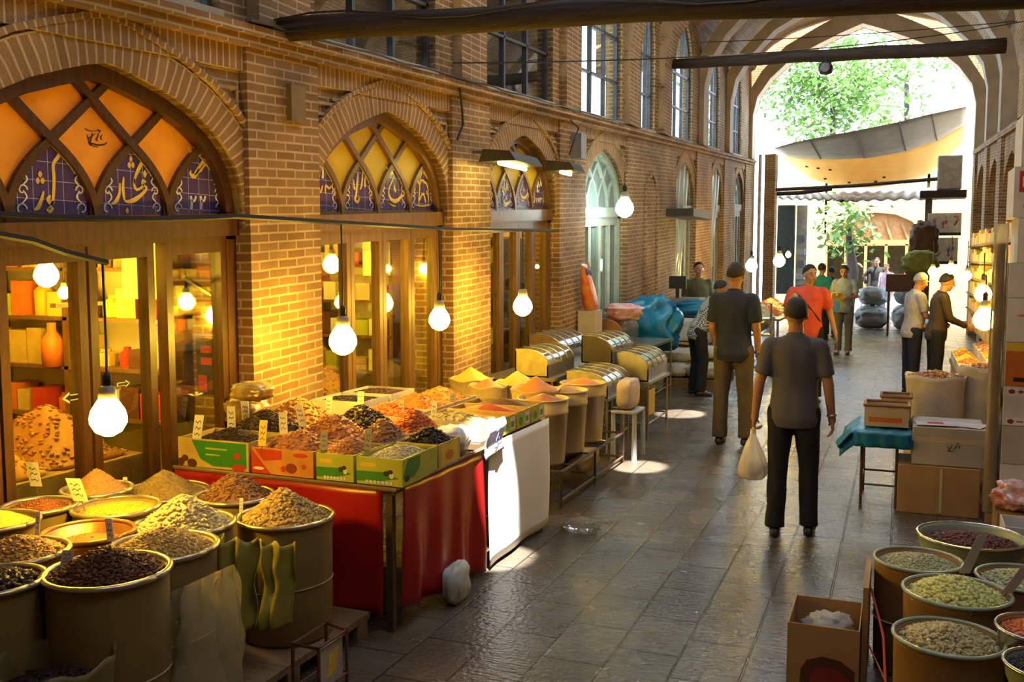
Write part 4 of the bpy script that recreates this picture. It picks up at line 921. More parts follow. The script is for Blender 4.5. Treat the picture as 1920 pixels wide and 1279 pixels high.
# ---- bins with curved clear lids
BINW=M('bin_steel',(.45,.43,.38),.3,.85,c2=(.36,.33,.27))
LID=glassy('curved_lid',(.95,.95,.88),1.3,.09,diff=(.7,.66,.5),amount=.22)
BINB=M('bin_wood_end',(.20,.12,.05),.5,c2=(.13,.075,.03))
def bin_(x0,y0,z0,wx,wy,h,label,endm=None,fillm='pale'):
    o=empty('display_bin',(x0+wx/2,y0+wy/2,z0),label,'display bin','clear lidded display bins')
    fl=h*.45
    m=MB();t=.012
    m.box(x0,x0+wx,y0,y0+wy,z0,z0+t);m.box(x0+wx-t,x0+wx,y0,y0+wy,z0+t,z0+fl);m.box(x0,x0+t,y0,y0+wy,z0+t,z0+h*.96);m.build('tray',BINW,o)
    prof=[(x0,z0),(x0,z0+h)]+[(x0+wx*(.30+.70*math.sin(a)),z0+fl+(h-fl)*math.cos(a)) for a in [k*math.pi/2/9 for k in range(10)]]+[(x0+wx,z0)]
    for yy in(y0,y0+wy-t):
        m=MB();m.prismY(prof,yy,yy+t);m.build('end_panel',endm or BINB,o)
    m=MB();arc=[(x0,z0+h)]+[(x0+wx*(.30+.70*math.sin(a)),z0+fl+(h-fl)*math.cos(a)) for a in [k*math.pi/2/12 for k in range(13)]]
    m.grid(lambda u,v:(lambda k,f:(arc[k][0]+(arc[min(k+1,13)][0]-arc[k][0])*f,y0+t+(wy-2*t)*v,arc[k][1]+(arc[min(k+1,13)][1]-arc[k][1])*f+.004*math.sin(v*25)))(min(12,int(u*13)),u*13-min(12,int(u*13))),26,8)
    m.build('lid',LID,o,smooth=True)
    for k in range(5):
        yy=y0+t+(wy-2*t)*k/4;m=MB();m.tube([(a,yy,b+.004) for a,b in arc],.006,5);m.build('rib',BINW,o,smooth=True)
    heap('seed_heap','goods under the lid of the '+label.replace('clear lidded bin','bin'),'seed heap',(x0+wx*.5,y0+wy*.5,z0+fl*.72),wx*.46,wy*.47,.05,fillm,.012,220,rect=True,grp='goods in the lidded bins')
for (px_,py_,z,wx,wy,h,lb,em,fm) in((905,678,.82,.42,.95,.34,'clear lidded bin with a brown end panel by the brick pier',None,'tan'),(966,705,.82,.36,.85,.28,'clear lidded bin in the middle before the third shop',M('bin_glass_end',(.3,.25,.1),.3,c2=(.42,.36,.16),scale=10),'pale'),(1045,640,.86,.42,.95,.34,'far clear lidded bin with an orange brown end',M('bin_orange_end',(.34,.16,.04),.5),'nut'),(1090,680,.86,.36,.9,.30,'clear lidded bin with a dark end before the far shop',M('bin_dark_end',(.07,.055,.04),.4),'olive')):
    P=PZ(px_,py_,z);X0=P.x if P.x>-3.97 else -3.97
    bin_(X0,P.y,z,wx,wy,h,lb,em,fm)
bin_(-3.17,9.32,.62,.45,.85,.26,'low clear lidded bin behind the orange sacks',M('bin_glass_end',(.3,.25,.1)),'pale')
bin_(-3.0,10.45,.66,.42,.95,.32,'bulging clear lidded bin nearest the walkway',BINW,'yel')
# stands carrying the bins
for (x0,x1,y0,y1,zt,lb) in((-3.97,-3.22,9.1,11.3,.82,'stand under the two bins by the pier'),(-3.97,-3.06,11.44,13.9,.86,'stand under the far lidded bins'),(-3.2,-2.7,9.3,10.2,.62,'stand under the low lidded bin'),(-3.03,-2.55,10.42,11.42,.66,'stand under the bulging lidded bin')):
    o=empty('metal_stand',((x0+x1)/2,(y0+y1)/2,0),'steel tube '+lb,'stand');m=MB();m.box(x0,x1,y0,y1,zt-.03,zt);m.build('top',BINW,o)
    for x in(x0+.03,x1-.03):
        for y in(y0+.03,y1-.03):
            m=MB();m.cyl((x,y,0),(x,y,zt-.03),.014,n=6);m.build('leg',BINW,o)
    m=MB()
    for y in(y0+.03,y1-.03): m.cyl((x0+.03,y,.18),(x1-.03,y,.18),.01,n=6)
    m.cyl((x1-.03,y0+.03,.18),(x1-.03,y1-.03,.18),.01,n=6);m.build('brace',BINW,o)
blob('paper_sack',(-2.55,9.5,.66),(.09,.2,.15),M('pinkish_sack',(.55,.45,.36),.8,c2=(.45,.36,.28)),'pale paper sack standing beside the low lidded bin','sack',amp=.1,seed=41,sq=4)
o=empty('plastic_stool',(-2.55,9.5,0),'grey plastic stool under the paper sack','stool');GP=M('grey_plastic',(.42,.43,.45),.5)
m=MB();m.box(-2.68,-2.42,9.3,9.7,.47,.5);m.build('seat',GP,o,bevel=.01)
for x,y in((-2.66,9.33),(-2.44,9.33),(-2.66,9.67),(-2.44,9.67)):
    m=MB();m.cyl((x,y,0),(x,y,.47),.03,.022,n=8);m.build('leg',GP,o)
m=MB();m.box(-2.85,-2.68,10.9,11.2,.2,.5);tag(m.build('cream_box',CARDP),'cream box hanging under the bulging lidded bin','box')
# ---- blue tarp over sacks, far left
SK=M('white_woven_sack',(.50,.52,.47),.8,c2=(.42,.45,.40),scale=14,bump=.2)
m=MB();m.box(-3.9,-2.55,14.9,16.3,0,.14);tag(m.build('sack_platform',pl),'low wooden platform under the pile of white sacks','platform')
for i,(x,y,z,a,b,c_,lb) in enumerate(((-3.45,15.2,.27,.42,.28,.13,'white sack at the bottom of the pile nearest the bins'),(-2.85,15.2,.26,.3,.28,.12,'white sack at the bottom of the pile on the street side'),(-3.4,15.85,.27,.44,.3,.13,'white sack at the bottom rear of the pile'),(-2.82,15.85,.27,.28,.3,.13,'white sack at the rear street side of the pile'),(-3.35,15.25,.49,.38,.26,.1,'white sack in the middle layer of the pile'),(-2.95,15.7,.5,.36,.28,.1,'greenish white sack slumped in the middle layer'),(-3.5,15.75,.5,.3,.28,.1,'white sack wedged in the middle layer by the wall'))):
    blob('flour_sack',(x,y,z),(a,b,c_),SK,lb,'sack','pile of white sacks by the niche',amp=.12,seed=50+i,sq=3)
m=MB();m.box(-3.85,-3.0,15.5,16.25,.63,.66);tag(m.build('board',CARD),'brown board lying on the pile of white sacks','board')
m=MB();m.box(-3.5,-2.9,15.6,16.2,.67,1.05);tag(m.build('white_bale',SK,bevel=.05),'square white bale under the blue tarpaulin','bale')
TARP=M('blue_tarp',(.005,.20,.36),.4,c2=(.003,.12,.25),scale=3,bump=.9,bscale=4,spec=.5)
blob('tarpaulin',(-3.5,14.45,1.02),(.42,.3,.42),TARP,'bright blue tarpaulin bundle piled on the sacks','tarpaulin',amp=.4,f=2.1,seed=61,sq=2.6,flat=False,n=40,m=26)
blob('tarpaulin',(-2.95,16.0,1.2),(.6,.3,.13),TARP,'flat fold of blue tarpaulin over the white bale','tarpaulin',amp=.35,f=2.4,seed=63,sq=3,flat=False,n=40,m=20)
m=MB();m.lathe([(.2,0),(.24,.02),(.27,.55),(.26,.58)],(-3.6,14.55,0),20);tag(m.build('tub',M('green_tub',(.3,.38,.34),.5)),'pale tub under the blue tarpaulin bundle','tub')
# red printed bag and pink bags by the fourth shop
P0=PX(1108,540,-3.83)
m=MB();rings=[]
for z,w_,d in((-.30,.15,.07),(-.22,.17,.085),(0,.165,.075),(.18,.15,.05),(.28,.13,.02),(.32,.12,.008)):
    sh=-.22*(z+.3)
    rings.append([Vector((P0.x-.10*(z+.3)+d*math.sin(t)*(1+.2*noise.noise(Vector((math.cos(t)*3,z*7,0)))),P0.y+.02+sh+w_*math.copysign(abs(math.cos(t))**.5,math.cos(t)),P0.z+z)) for t in [2*math.pi*i/28 for i in range(28)]])
m.loft(rings);gb=m.build('gift_bag',M('red_print_bag',(.60,.04,.02),.35,c2=(.62,.26,.05),scale=7,spec=.6),smooth=True);tag(gb,'red and orange printed bag leaning by the green door','bag')
for i,(a,b) in enumerate(((-.12,.22),(.0,.30),(.08,.2))):
    m=MB();m.ell((P0.x-.05+.05,P0.y-.08+a*.6,P0.z+b),(.02,.05,.05),10,6);m.build('bow',PRINTS['blue'] if i!=1 else PRINTS['white'],gb,smooth=True)
m=MB();m.box(P0.x-.13,P0.x+.1,P0.y-.15,P0.y+.2,.865,P0.z-.30);tag(m.build('box_stack',CARDP),'box on the stand under the red printed bag','box')
blob('pink_bag',(-3.6,13.1,1.28),(.25,.3,.12),M('pink_bag',(.55,.16,.18),.35,c2=(.6,.45,.42),scale=7,spec=.6),'pink and white bags heaped on the far lidded bin','bag',amp=.35,seed=73)
# ================================================================ RIGHT SIDE
DRB=M('brown_drum_board',(.26,.145,.05),.7,c2=(.19,.10,.035),scale=4,bump=.15)
MINT=M('mint_enamel',(.30,.37,.31),.35,c2=(.24,.30,.26),scale=4,spec=.5)
ST=M('bright_steel',(.55,.55,.52),.22,.9,c2=(.45,.45,.42))
def rdrum(c,r,z,label,hp,mat=DRB,zb=0.0,rim=MINT):
    drum(c,r,z,zb,label,'drums and bowls at the right front',mat,rim,hoop=.5,rimr=.009,taper=.95,fill=.02)
    mt,h,gs,n,lb,nm=hp;heap(nm,lb,nm.split('_')[0]+' heap',(c[0],c[1],z-.03),r*.93,r*.93,h,mt,gs,n,pw=1.6,grp='heaps in the right front drums')
rdrum((.125,5.08),.205,.55,'brown drum behind the green pod drum on the right',('greyg',.05,.011,1100,'pale grey green seed in the drum on the walkway side','seed_heap'))
rdrum((.28,4.65),.225,.55,'brown drum with mint rim holding green pods',('green',.085,.02,800,'yellow green pods in the middle right drum','pod_heap'))
rdrum((.23,4.2),.212,.50,'brown drum at the right bottom of mottled seed',('mixg',.07,.018,900,'mottled brown and green seed in the nearest right drum','seed_heap'))
rdrum((.605,5.13),.215,.50,'mint rimmed drum by the frame edge of mixed seed',('greyg',.05,.018,700,'pale mixed seed in the drum by the right frame edge','seed_heap'))
def bowl(c,r,z,h,label,hp,mat,stand=0.):
    o=empty('metal_bowl',(c[0],c[1],z-h),label,'bowl','drums and bowls at the right front')
    m=MB();m.lathe([(r*.55,z-h),(r*.8,z-h*.85),(r*.97,z-h*.4),(r,z-.005),(r*1.03,z),(r*1.0,z+.004),(r*.96,z-.01),(r*.93,z-h*.4)],(c[0],c[1],0),40,cap1=False);m.build('bowl',mat,o,smooth=True)
    m=MB();m.tube([(c[0]+r*1.02*math.cos(6.283*k/36),c[1]+r*1.02*math.sin(6.283*k/36),z) for k in range(37)],.009,6);m.build('rim',ST,o,smooth=True)
    mt,hh,gs,n,lb,nm,dz=hp;heap(nm,lb,nm.split('_')[0]+' heap',(c[0],c[1],z-dz),r*.93,r*.93,hh,mt,gs,n,pw=1.8,grp='heaps in the right front drums')
bowl((.41,5.82),.272,.5,.17,'wide steel bowl of red beans farthest back on the right',('bean',.045,.016,1000,'dark red beans in the wide steel bowl','bean_heap',.05),MINT)
bowl((.575,4.27),.165,.56,.14,'steel bowl of orange petals at the right frame edge',('apricot',.035,.010,700,'bright orange petals in the small steel bowl','petal_heap',.02),ST)
bowl((.56,3.89),.155,.56,.14,'small enamel bowl of black seed at the right frame edge',('blk',.03,.010,700,'black seed in the small enamel bowl','seed_heap',.02),MINT)
for (x,y,r,z,lb) in((.41,5.82,.2,.33,'upturned crate drum under the wide steel bowl'),(.575,4.27,.13,.42,'drum under the orange petal bowl'),(.56,3.89,.12,.42,'drum under the black seed bowl')):
    m=MB();m.lathe([(r,0),(r,z-.005)],(x,y,0),24);tag(m.build('drum_stand',DRB,smooth=False),'brown '+lb,'drum stand')
card(1808,1075,.57,80,18,.45,0,'long grey card leaning by the pale grey green seed',mat=M('grey_card',(.35,.32,.27)))
card(1888,1112,.56,60,20,.7,0,'pinkish card leaning out of the mixed seed',mat=M('pink_card',(.45,.33,.26),.7))
# open cardboard box with plastic by the right drums
c0=PZ(1550,1279,0)
o=carton(-.44,-.12,4.55,4.95,0,.34,CARD,'open cardboard box with torn plastic beside the brown drum',[('y',[(.18,.05),(.95,.05),(.95,.42),(.75,.55),(.5,.58),(.28,.5),(.2,.36)],'brown'),('y',[(.3,.05),(.9,.05),(.88,.3),(.7,.42),(.45,.42),(.34,.3)],'maroon')],None,'cardboard_box',cat='box')
blob('plastic_scrap',(-.27,4.76,.25),(.11,.12,.07),glassy('white_plastic',(.95,.95,.95),.8,.2,diff=(.75,.75,.72),amount=.6),'crumpled white plastic inside the open cardboard box','plastic scrap',amp=.5,f=3.5,seed=81)
m=MB();m.box(-.115,-.09,4.7,5.2,0,.5);tag(m.build('side_board',CARD),'brown board standing between the box and the drums','board')
o=empty('red_twine',(-.05,4.4,0),'red plastic twine tied round the right drums','twine')
m=MB();m.tube([(-.085,5.0,.40),(-.02,4.62,.31),(.0,4.32,.17),(-.02,4.2,.1)],.006,6);m.tube([(-.085,4.72,.22),(.0,4.36,.20)],.004,5);m.build('strand',M('red_twine',(.55,.08,.04),.5),o)
m=MB();m.ell((-.03,4.1,.08),(.05,.05,.08),10,7);m.build('knot',M('red_twine',(.55,.08,.04)),o,smooth=True)
# ---- boxes and stand in the middle right
P=PY(1682,885,8.22)
m=MB();m.box(.03,.63,8.22,8.7,0,.39);o=m.build('cardboard_box',CARD,bevel=.006);tag(o,'large brown cardboard box on the paving on the right','box')
m=MB();m.box(.34,.36,8.217,8.225,.02,.38);m.build('tape',CARDP,o)
GB=(.13,.66,8.25,8.8,.395,.70)
m=MB();m.box(*GB);o=m.build('pale_carton',CARDG,bevel=.006);tag(o,'pale grey carton stacked on the large brown box','carton')
m=MB()
for s_ in TRIO: 
    pts=smooth_pts([(.32+.22*a,.50+.1*b,w_*.12) for a,b,w_ in s_])
    for i in range(len(pts)-1):
        a=Vector(pts[i][:2]);b=Vector(pts[i+1][:2]);d=(b-a);d=d.normalized() if d.length>0 else Vector((1,0));n_=Vector((-d.y,d.x))*pts[i][2]/2
        m.prismY([tuple(a-n_),tuple(b-n_),tuple(b+n_),tuple(a+n_)],8.2475,8.2505)
m.build('scribble',PRINTS['dark'],o)
m=MB();m.box(.13,.66,8.249,8.2505,.58,.62);m.build('tape',CARDP,o)
for (a,b,rz,lb,pr) in((.30,8.38,.1,'loose pale sheet with a red print on the grey carton',1),(.52,8.42,-.35,'loose lilac sheet lying on the grey carton',0)):
    m=MB();m.obox((a,b,.708+.006*pr),(.30,.22,.004),rz);o=m.build('paper_sheet',M('lilac_paper',(.62,.56,.62),.6));tag(o,lb,'paper')
    if pr:
        m=MB();m.obox((a,b,.7175),(.12,.08,.001),rz);m.build('red_print',PRINTS['red'],o)
o=empty('low_stool_table',(-.07,8.6,0),'iron framed stand with a blue cloth on the right','stand')
m=MB();m.box(-.28,.11,8.3,8.95,.60,.63);m.build('top',pl,o)
for x,y in((-.25,8.33),(.02,8.33),(-.25,8.92),(.02,8.92)):
    m=MB();m.cyl((x,y,0),(x,y,.60),.012,n=6);m.build('leg',IRON,o)
m=MB();m.tube([(-.25,8.33,.18),(.02,8.33,.18),(.02,8.92,.18),(-.25,8.92,.18),(-.25,8.33,.18)],.009,6);m.build('brace',IRON,o)
m=MB()
def clo(u,v):
    x=-.42+.56*u;y=8.22+.8*v;z=.645+.012*noise.noise(Vector((u*5,v*5,0)))
    if x<-.29: z-= (-.29-x)*.9;
    if y<8.29: z-=(8.29-y)*1.6;
    return (x,y,z)
m.grid(clo,20,20);o=m.build('blue_cloth',TARP,smooth=True,solid=.004);tag(o,'teal blue cloth spread over the iron stand','cloth')
m=MB();m.grid(lambda u,v:(-.34-.10*u+.02*math.sin(v*6),8.2+.3*v,.62-.16*u*(1-.6*abs(v-.4))+.0),8,8);m.grid(lambda u,v:(-.3+.42*u,8.225+.01*math.sin(u*20),.63-.12*v),16,6);o2=m.build('cloth_corner',TARP,o,smooth=True,solid=.004)
for (x0,x1,y0,y1,h,lb) in((-.24,.10,8.35,8.65,.17,'shallow wood edged crate in front on the blue cloth'),(-.12,.12,8.7,8.98,.2,'wood edged crate behind on the blue cloth')):
    o=carton(x0,x1,y0,y1,.665,h,CARDP,lb,[('y',rc(.1,.2,.85,.45),'orange')],'crates on the blue cloth','wooden_crate',cat='crate')
    m=MB()
    for (a,b,c_,d) in((x0,x1,y0,y0),(x0,x1,y1,y1)): m.cyl((a,c_,.665+h),(b,d,.665+h),.012,n=6)
    for (a,b) in((x0,y0),(x1,y0)): m.cyl((a,b,.665+h),(a,b+(y1-y0),.665+h),.012,n=6)
    m.build('edge',M('reddish_wood',(.25,.09,.03),.6),o)
# woven sacks of dried goods
WS=M('woven_sack',(.52,.45,.36),.8,c2=(.43,.37,.29),scale=10,bump=.15)
opensack((.32,9.35),.24,0,1.0,'woven sack full of dried slices behind the grey carton',('fig',.06,.03,260,'dried orange slices in the woven sack'),WS,'woven sacks on the right')
opensack((.72,9.5),.2,0,1.08,'taller woven sack by the wrapped post',('dried',.04,.03,180,'dried brown pods in the taller woven sack'),WS,'woven sacks on the right')
# wrapped post and box tower at the right edge
o=empty('wooden_post',(.692,8.11,0),'post wrapped in clear plastic at the right edge','post')
m=MB();m.box(.665,.72,8.06,8.16,0,2.15);m.build('post',M('post_wood',(.33,.22,.11),.7,c2=(.24,.15,.07)),o)
m=MB();m.grid(lambda u,v:(.692+.05*math.cos(u*6.283)*(1+.25*noise.noise(Vector((u*6,v*14,0)))),8.11+.065*math.sin(u*6.283)*(1+.25*noise.noise(Vector((u*6,v*14,3)))),.1+2.2*v),18,40);m.build('plastic_wrap',glassy('wrap',(.95,.93,.88),1.2,.15,diff=(.7,.62,.48),amount=.35),o,smooth=True)
TB=(.90,1.45,8.0,8.5)
TX=PY(1884,800,8.0).x
def tower(z,h,mat,label,pr,x0=.90,nm='stacked_carton'): return carton(TX+x0-.9,TX+.55,8.0,8.5,z,h-.004,mat,label,pr,'cartons in the tower at the right edge',nm,lid=True)
FL=[('y',[(.06,.5),(.06,.92),(.4,.84),(.98,.92),(.98,.56),(.4,.46)],'red')]+[('y',rc(.1+.09*k,.60+.04*(k%2),.15+.09*k,.80-.05*(k%3)),'white') for k in range(4)]+[('y',rc(.2,.66,.46,.7),'white')]+[('y',[(.12,.32),(.16,.34),(.2,.24),(.24,.34),(.28,.32),(.22,.2),(.22,.08),(.18,.08),(.18,.2)],'maroon'),('y',rc(.12,.2,.28,.235),'maroon'),('y',rc(.13,.13,.27,.16),'maroon'),('y',rc(.5,.06,.9,.16),'dark')]
LR=[('l',circ(.3,.5,.1,.1),'white'),('l',circ(.6,.3,.1,.12),'red')]
RW=[('y',rc(.02,.76,.98,.98),'white'),('y',circ(.09,.87,.04,.06),'maroon'),('y',rc(.16,.855,.24,.885),'maroon'),('y',rc(.185,.83,.21,.91),'maroon'),('y',circ(.32,.87,.05,.07),'maroon'),('y',circ(.44,.87,.04,.07),'maroon'),('y',circ(.6,.87,.05,.06),'maroon'),('y',rc(.02,.02,.98,.2),'white'),('y',circ(.09,.11,.04,.06),'maroon'),('y',rc(.16,.095,.24,.125),'maroon'),('y',circ(.32,.11,.05,.07),'maroon'),('y',circ(.44,.11,.04,.07),'maroon'),('y',[(.3,.45),(.4,.4),(.44,.5),(.5,.62),(.46,.48),(.42,.36)],'dark'),('l',circ(.3,.6,.14,.2),'maroon'),('l',circ(.6,.3,.14,.2),'maroon')]
LEAF=[('y',[(.2,.5),(.5,.8),(.9,.9),(.7,.6),(.95,.5),(.6,.4),(.9,.2),(.5,.3)],'brown'),('y',[(.1,.6),(.3,.7),(.5,.62),(.3,.55)],'orange')]
OW=[('y',rc(0,0,1,.8),'orange'),('y',rc(.0,.8,1,1),'yellow'),('y',circ(.6,.66,.1,.1),'dark'),('y',rc(.1,.1,.35,.2),'dark')]
zz=0.
for h,mat,lb,pr in((.34,CARDP,'cream carton at the bottom of the right tower',LR),(.16,WHITEB,'low white carton above the bottom one in the right tower',()),(.29,CARDG,'grey carton behind the wrapped post in the right tower',LR),(.30,WHITEB,'white carton with rows of dark red marks in the right tower',RW),(.33,WHITEB,'orange faced carton in the right tower',OW),(.33,WHITEB,'white carton with a brown leaf print in the right tower',LEAF),(.26,WHITEB,'plain white carton above the leaf print',()),(.33,WHITEB,'plain white carton below the red banner cartons',()),(.375,WHITEB,'lower of the two white cartons with a red banner',FL),(.375,WHITEB,'upper of the two white cartons with a red banner',FL)):
    tower(zz,h,mat,lb,pr,x0=.885 if 'red banner' not in lb else (.89 if 'lower' in lb else .93));zz+=h
TOWZ=zz
# pink wrapped sweets, white tray, blue tub in front of the tower
blob('sweet_bag',(.80,7.3,.42),(.16,.14,.10),M('pink_wrap',(.5,.12,.12),.25,c2=(.6,.5,.5),scale=22,spec=.8),'bag of pink wrapped sweets below the box tower','bag',amp=.4,seed=91)
blob('sweet_bag',(1.0,7.0,.47),(.16,.14,.09),M('purple_wrap',(.22,.12,.25),.25,c2=(.5,.45,.55),scale=16,spec=.8),'purple bag of sweets on the white crate','bag',amp=.4,seed=92)
m=MB();m.box(.66,.98,7.15,7.5,0,.32);tag(m.build('crate',DRB),'brown crate under the pink sweets','crate')
m=MB();m.box(.84,1.2,6.8,7.14,0,.38);tag(m.build('white_crate',WHITEB),'white crate under the purple bag of sweets','crate')
carton(.62,1.0,6.25,6.55,.3,.16,WHITEB,'white carton tray behind the wide steel bowl',(),None,'carton_tray',cat='tray')
m=MB();m.box(.62,1.0,6.25,6.55,0,.298);tag(m.build('brown_crate',DRB),'brown crate under the white carton tray','crate')
bl=M('blue_bag',(.12,.2,.28),.4)
blob('white_cup',(.9,5.80,.585),(.035,.035,.085),WHITEB,'white plastic scoop at the right frame edge','scoop',amp=.2,seed=95)
m=MB();m.lathe([(.10,0),(.13,.4),(.14,.5)],(.98,5.75,0),20);tag(m.build('blue_tub',bl,smooth=True),'blue grey tub at the right frame edge','tub')
# ---- lit stall further along the right wall
o=empty('market_stall',(1.0,12.2,0),'long lit stall along the right wall behind the post','market stall')
m=MB();m.box(.60,1.24,10.3,13.2,.74,.78);m.build('counter',pl,o)
m=MB();m.box(.62,.65,10.3,13.2,0,.74);m.build('front_board',CARD,o)
m=MB()
for k in range(6): m.box(.98,1.24,10.35,17.0,1.0+.24*k,1.02+.24*k)
m.build('shelf',pl,o)
for y in(10.33,13.4,16.98):
    m=MB();m.box(1.2,1.24,y-.02,y+.02,0,2.5);m.build('upright',pl,o)
cols=['fig','orange','dried','yel','flake','tan','apricot','nut','yelp']
q=0
for j in range(7):
    for i,x in enumerate((.73,.97)):
        y=10.55+.40*j;h=.10+.10*i
        carton(x-.115,x+.115,y-.19,y+.19,.782,h,[CARDP,YLC,WHITEB][(i+j)%3],'%s tray on the long lit stall, %s from its near end on the %s side'%(['cream','yellow','white'][(i+j)%3],['first','second','third','fourth','fifth','sixth','seventh'][j],['walkway','wall'][i]),(),'trays on the long lit stall','goods_tray',cat='tray')
        heap('goods_heap','%s goods heaped in the %s tray row of the lit stall, %s side'%(dict(yelp='yellow',yel='yellow',fig='brown',nut='golden',flake='flaky',dried='red brown',apricot='orange red').get(cols[q%9],cols[q%9]),['first','second','third','fourth','fifth','sixth','seventh'][j],['walkway','wall'][i]),'goods heap',(x,y,.782+h-.02),.105,.18,.07,cols[q%9],.02,140,rect=True,grp='heaps on the long lit stall');q+=1
SH=[PRINTS['yellow'],PRINTS['orange'],CARDP,LIME,YLC]
q=0
for k in range(6):
    y=10.4;n_=-1
    while y<16.6:
        w_=R.uniform(.16,.34);h=R.uniform(.1,.2);n_+=1
        m=MB();m.box(1.0,1.19,y,y+w_,1.022+.24*k,1.022+.24*k+h);tag(m.build('goods_packet',SH[q%5]),'%s packet on the %s shelf of the lit stall, %s from its near end'%(['yellow','orange','cardboard coloured','lime','pale yellow'][q%5],['lowest','second','third','fourth','fifth','highest'][k],ORD[n_]),'packet','packets on the lit stall shelves');q+=1;y+=w_+R.uniform(.01,.05)
# sack heaps far right, near the dark stand
for i,(x,y,z,a,b,c_,lb) in enumerate(((-.75,29.6,.33,.46,.7,.33,'grey sack at the bottom of the far right pile'),(.25,30.4,.33,.46,.7,.33,'grey sack at the wall side of the far right pile'),(-.7,29.7,.93,.42,.6,.27,'grey sack on top of the far right pile'),(.3,28.9,.33,.45,.6,.33,'dark sack in front of the far right pile'),(.25,30.3,.95,.4,.6,.29,'white bundle on the far right pile'))):
    blob('goods_sack',(x,y,z),(a,b,c_),M('grey_sack',(.30,.31,.30),.8,c2=(.22,.23,.22),scale=3),lb,'sack','far pile of grey sacks',amp=.2,seed=100+i)
m=MB();m.box(-.35,.5,26.9,27.7,1.15,1.6);m.box(-.3,-.25,26.95,27.,0,1.15);m.box(.4,.45,26.95,27.,0,1.15);m.box(-.3,-.25,27.6,27.65,0,1.15);m.box(.4,.45,27.6,27.65,0,1.15);tag(m.build('barrow',PRINTS['brown']),'dark brown barrow beyond the two men on the right','barrow')
blob('green_bundle',(.45,26.9,1.9),(.42,.4,.32),M('green_cloth',(.24,.25,.05),.8,c2=(.16,.15,.03)),'olive green cloth bundle on the barrow','bundle',amp=.3,seed=121)
blob('brown_bundle',(.55,27.9,2.5),(.34,.35,.5),M('brown_cloth',(.10,.05,.025),.8),'dark brown bundle hung above the green one','bundle',amp=.3,seed=122)
m=MB();m.cyl((.55,28.0,0),(.55,28.0,2.1),.04,n=8);tag(m.build('display_pole',BEAM),'dark pole under the hung brown bundle','pole')
# ---- stall in the middle distance, left
o=empty('market_stall',(-3.0,20.0,0),'far left stall of mixed goods behind the man in orange','market stall')
m=MB();m.box(-3.85,-2.05,18.4,22.6,.86,.90);m.build('counter',ST,o)
for x,y in((-2.1,18.45),(-3.8,18.45),(-2.1,22.5),(-3.8,22.5)):
    m=MB();m.cyl((x,y,0),(x,y,.86),.025,n=6);m.build('leg',ST,o)
for i,(x,y,r,mt,lb) in enumerate(((-2.5,18.8,.3,'white','white goods on the near corner of the far left stall'),(-2.5,19.6,.35,'apricot','pink orange goods on the far left stall'),(-3.3,19.2,.35,'fig','brown goods by the wall on the far left stall'),(-2.5,20.6,.35,'white','pale goods in the middle of the far left stall'),(-3.2,20.4,.35,'dried','red brown goods by the wall in the middle of the far left stall'),(-2.6,21.6,.35,'apricot','orange goods at the end of the far left stall'))):
    heap('goods_heap',lb,'goods heap',(x,y,.90),r,r*1.1,.28,mt,.035,160,grp='heaps on the far left stall')
o=empty('weighing_scale',(-2.3,17.2,0),'steel scale on a tube frame behind the man in navy','scale')
m=MB();m.tube([(-2.55,17.0,0),(-2.55,17.0,1.25),(-2.05,17.0,1.25),(-2.05,17.0,0)],.02,6);m.tube([(-2.55,17.4,0),(-2.55,17.4,1.0),(-2.05,17.4,1.0),(-2.05,17.4,0)],.02,6);m.build('frame',ST,o)
m=MB();m.lathe([(.06,.72),(.2,.82),(.22,.98),(.2,.99)],(-2.3,17.2,0),20);m.build('pan',ST,o,smooth=True)
m=MB();m.box(-2.55,-2.05,17.0,17.4,.68,.71);m.build('shelf',ST,o)
# vendor's counter with a monitor
m=MB();m.box(-3.75,-3.2,16.5,17.1,0,1.34);o=m.build('counter',GREY);tag(o,'grey counter in front of the vendor by the plastic hung doors','counter')
o=empty('monitor',(-3.6,16.6,1.35),'small black monitor on the vendor counter','monitor')
m=MB();m.box(-3.75,-3.45,16.6,16.64,1.5,1.72);m.build('screen',BLK,o);m=MB();m.box(-3.63,-3.57,16.6,16.64,1.345,1.5);m.build('stand',BLK,o)
# ================================================================ OVERHEAD
def beam(name,p0,p1,r0,r1,label):
    m=MB();p0=Vector(p0);p1=Vector(p1);n=14
    m.tube([p0.lerp(p1,i/n)+Vector((0,.02*noise.noise(Vector((i*.5,1,p0.y))),.03*noise.noise(Vector((i*.5,5,p0.y))))) for i in range(n+1)],[(r0+(r1-r0)*i/n)*(1+.07*noise.noise(Vector((i*.9,0,p0.y)))) for i in range(n+1)],10)
    o=m.build(name,BEAM,smooth=True);return tag(o,label,'beam')
a=PX(525,52,-4.0);b=PY(1560,2,a.y+.05);d=(b-a);e=a+d*(5.75/d.x)
o=beam('timber_beam',a,e,.085,.075,'big dark timber across the top of the picture')
m=MB();m.tube([a+d*t/d.x*5.7+Vector((.02,-.09,.03+.04*math.sin(t*21))) for t in [k/20 for k in range(21)]],.007,5);m.build('wire',BLK,o)
a=PX(1258,120,-4.0);b=PX(1886,88,1.68);b=PY(1886,88,a.y+.3);b.x=1.68
o=beam('timber_beam',a,PY(1886,87,17.9),.09,.13,'weathered grey timber across the vault before the daylight')
m=MB()
P=PY(1548,128,17.4);o=empty('horn_loudspeaker',P,'round black loudspeaker hung under the grey timber','loudspeaker')
m.lathe([(.02,-.11),(.09,-.09),(.125,0),(.09,.09),(.03,.11)],P,18);m.build('body',BLK,o,smooth=True)
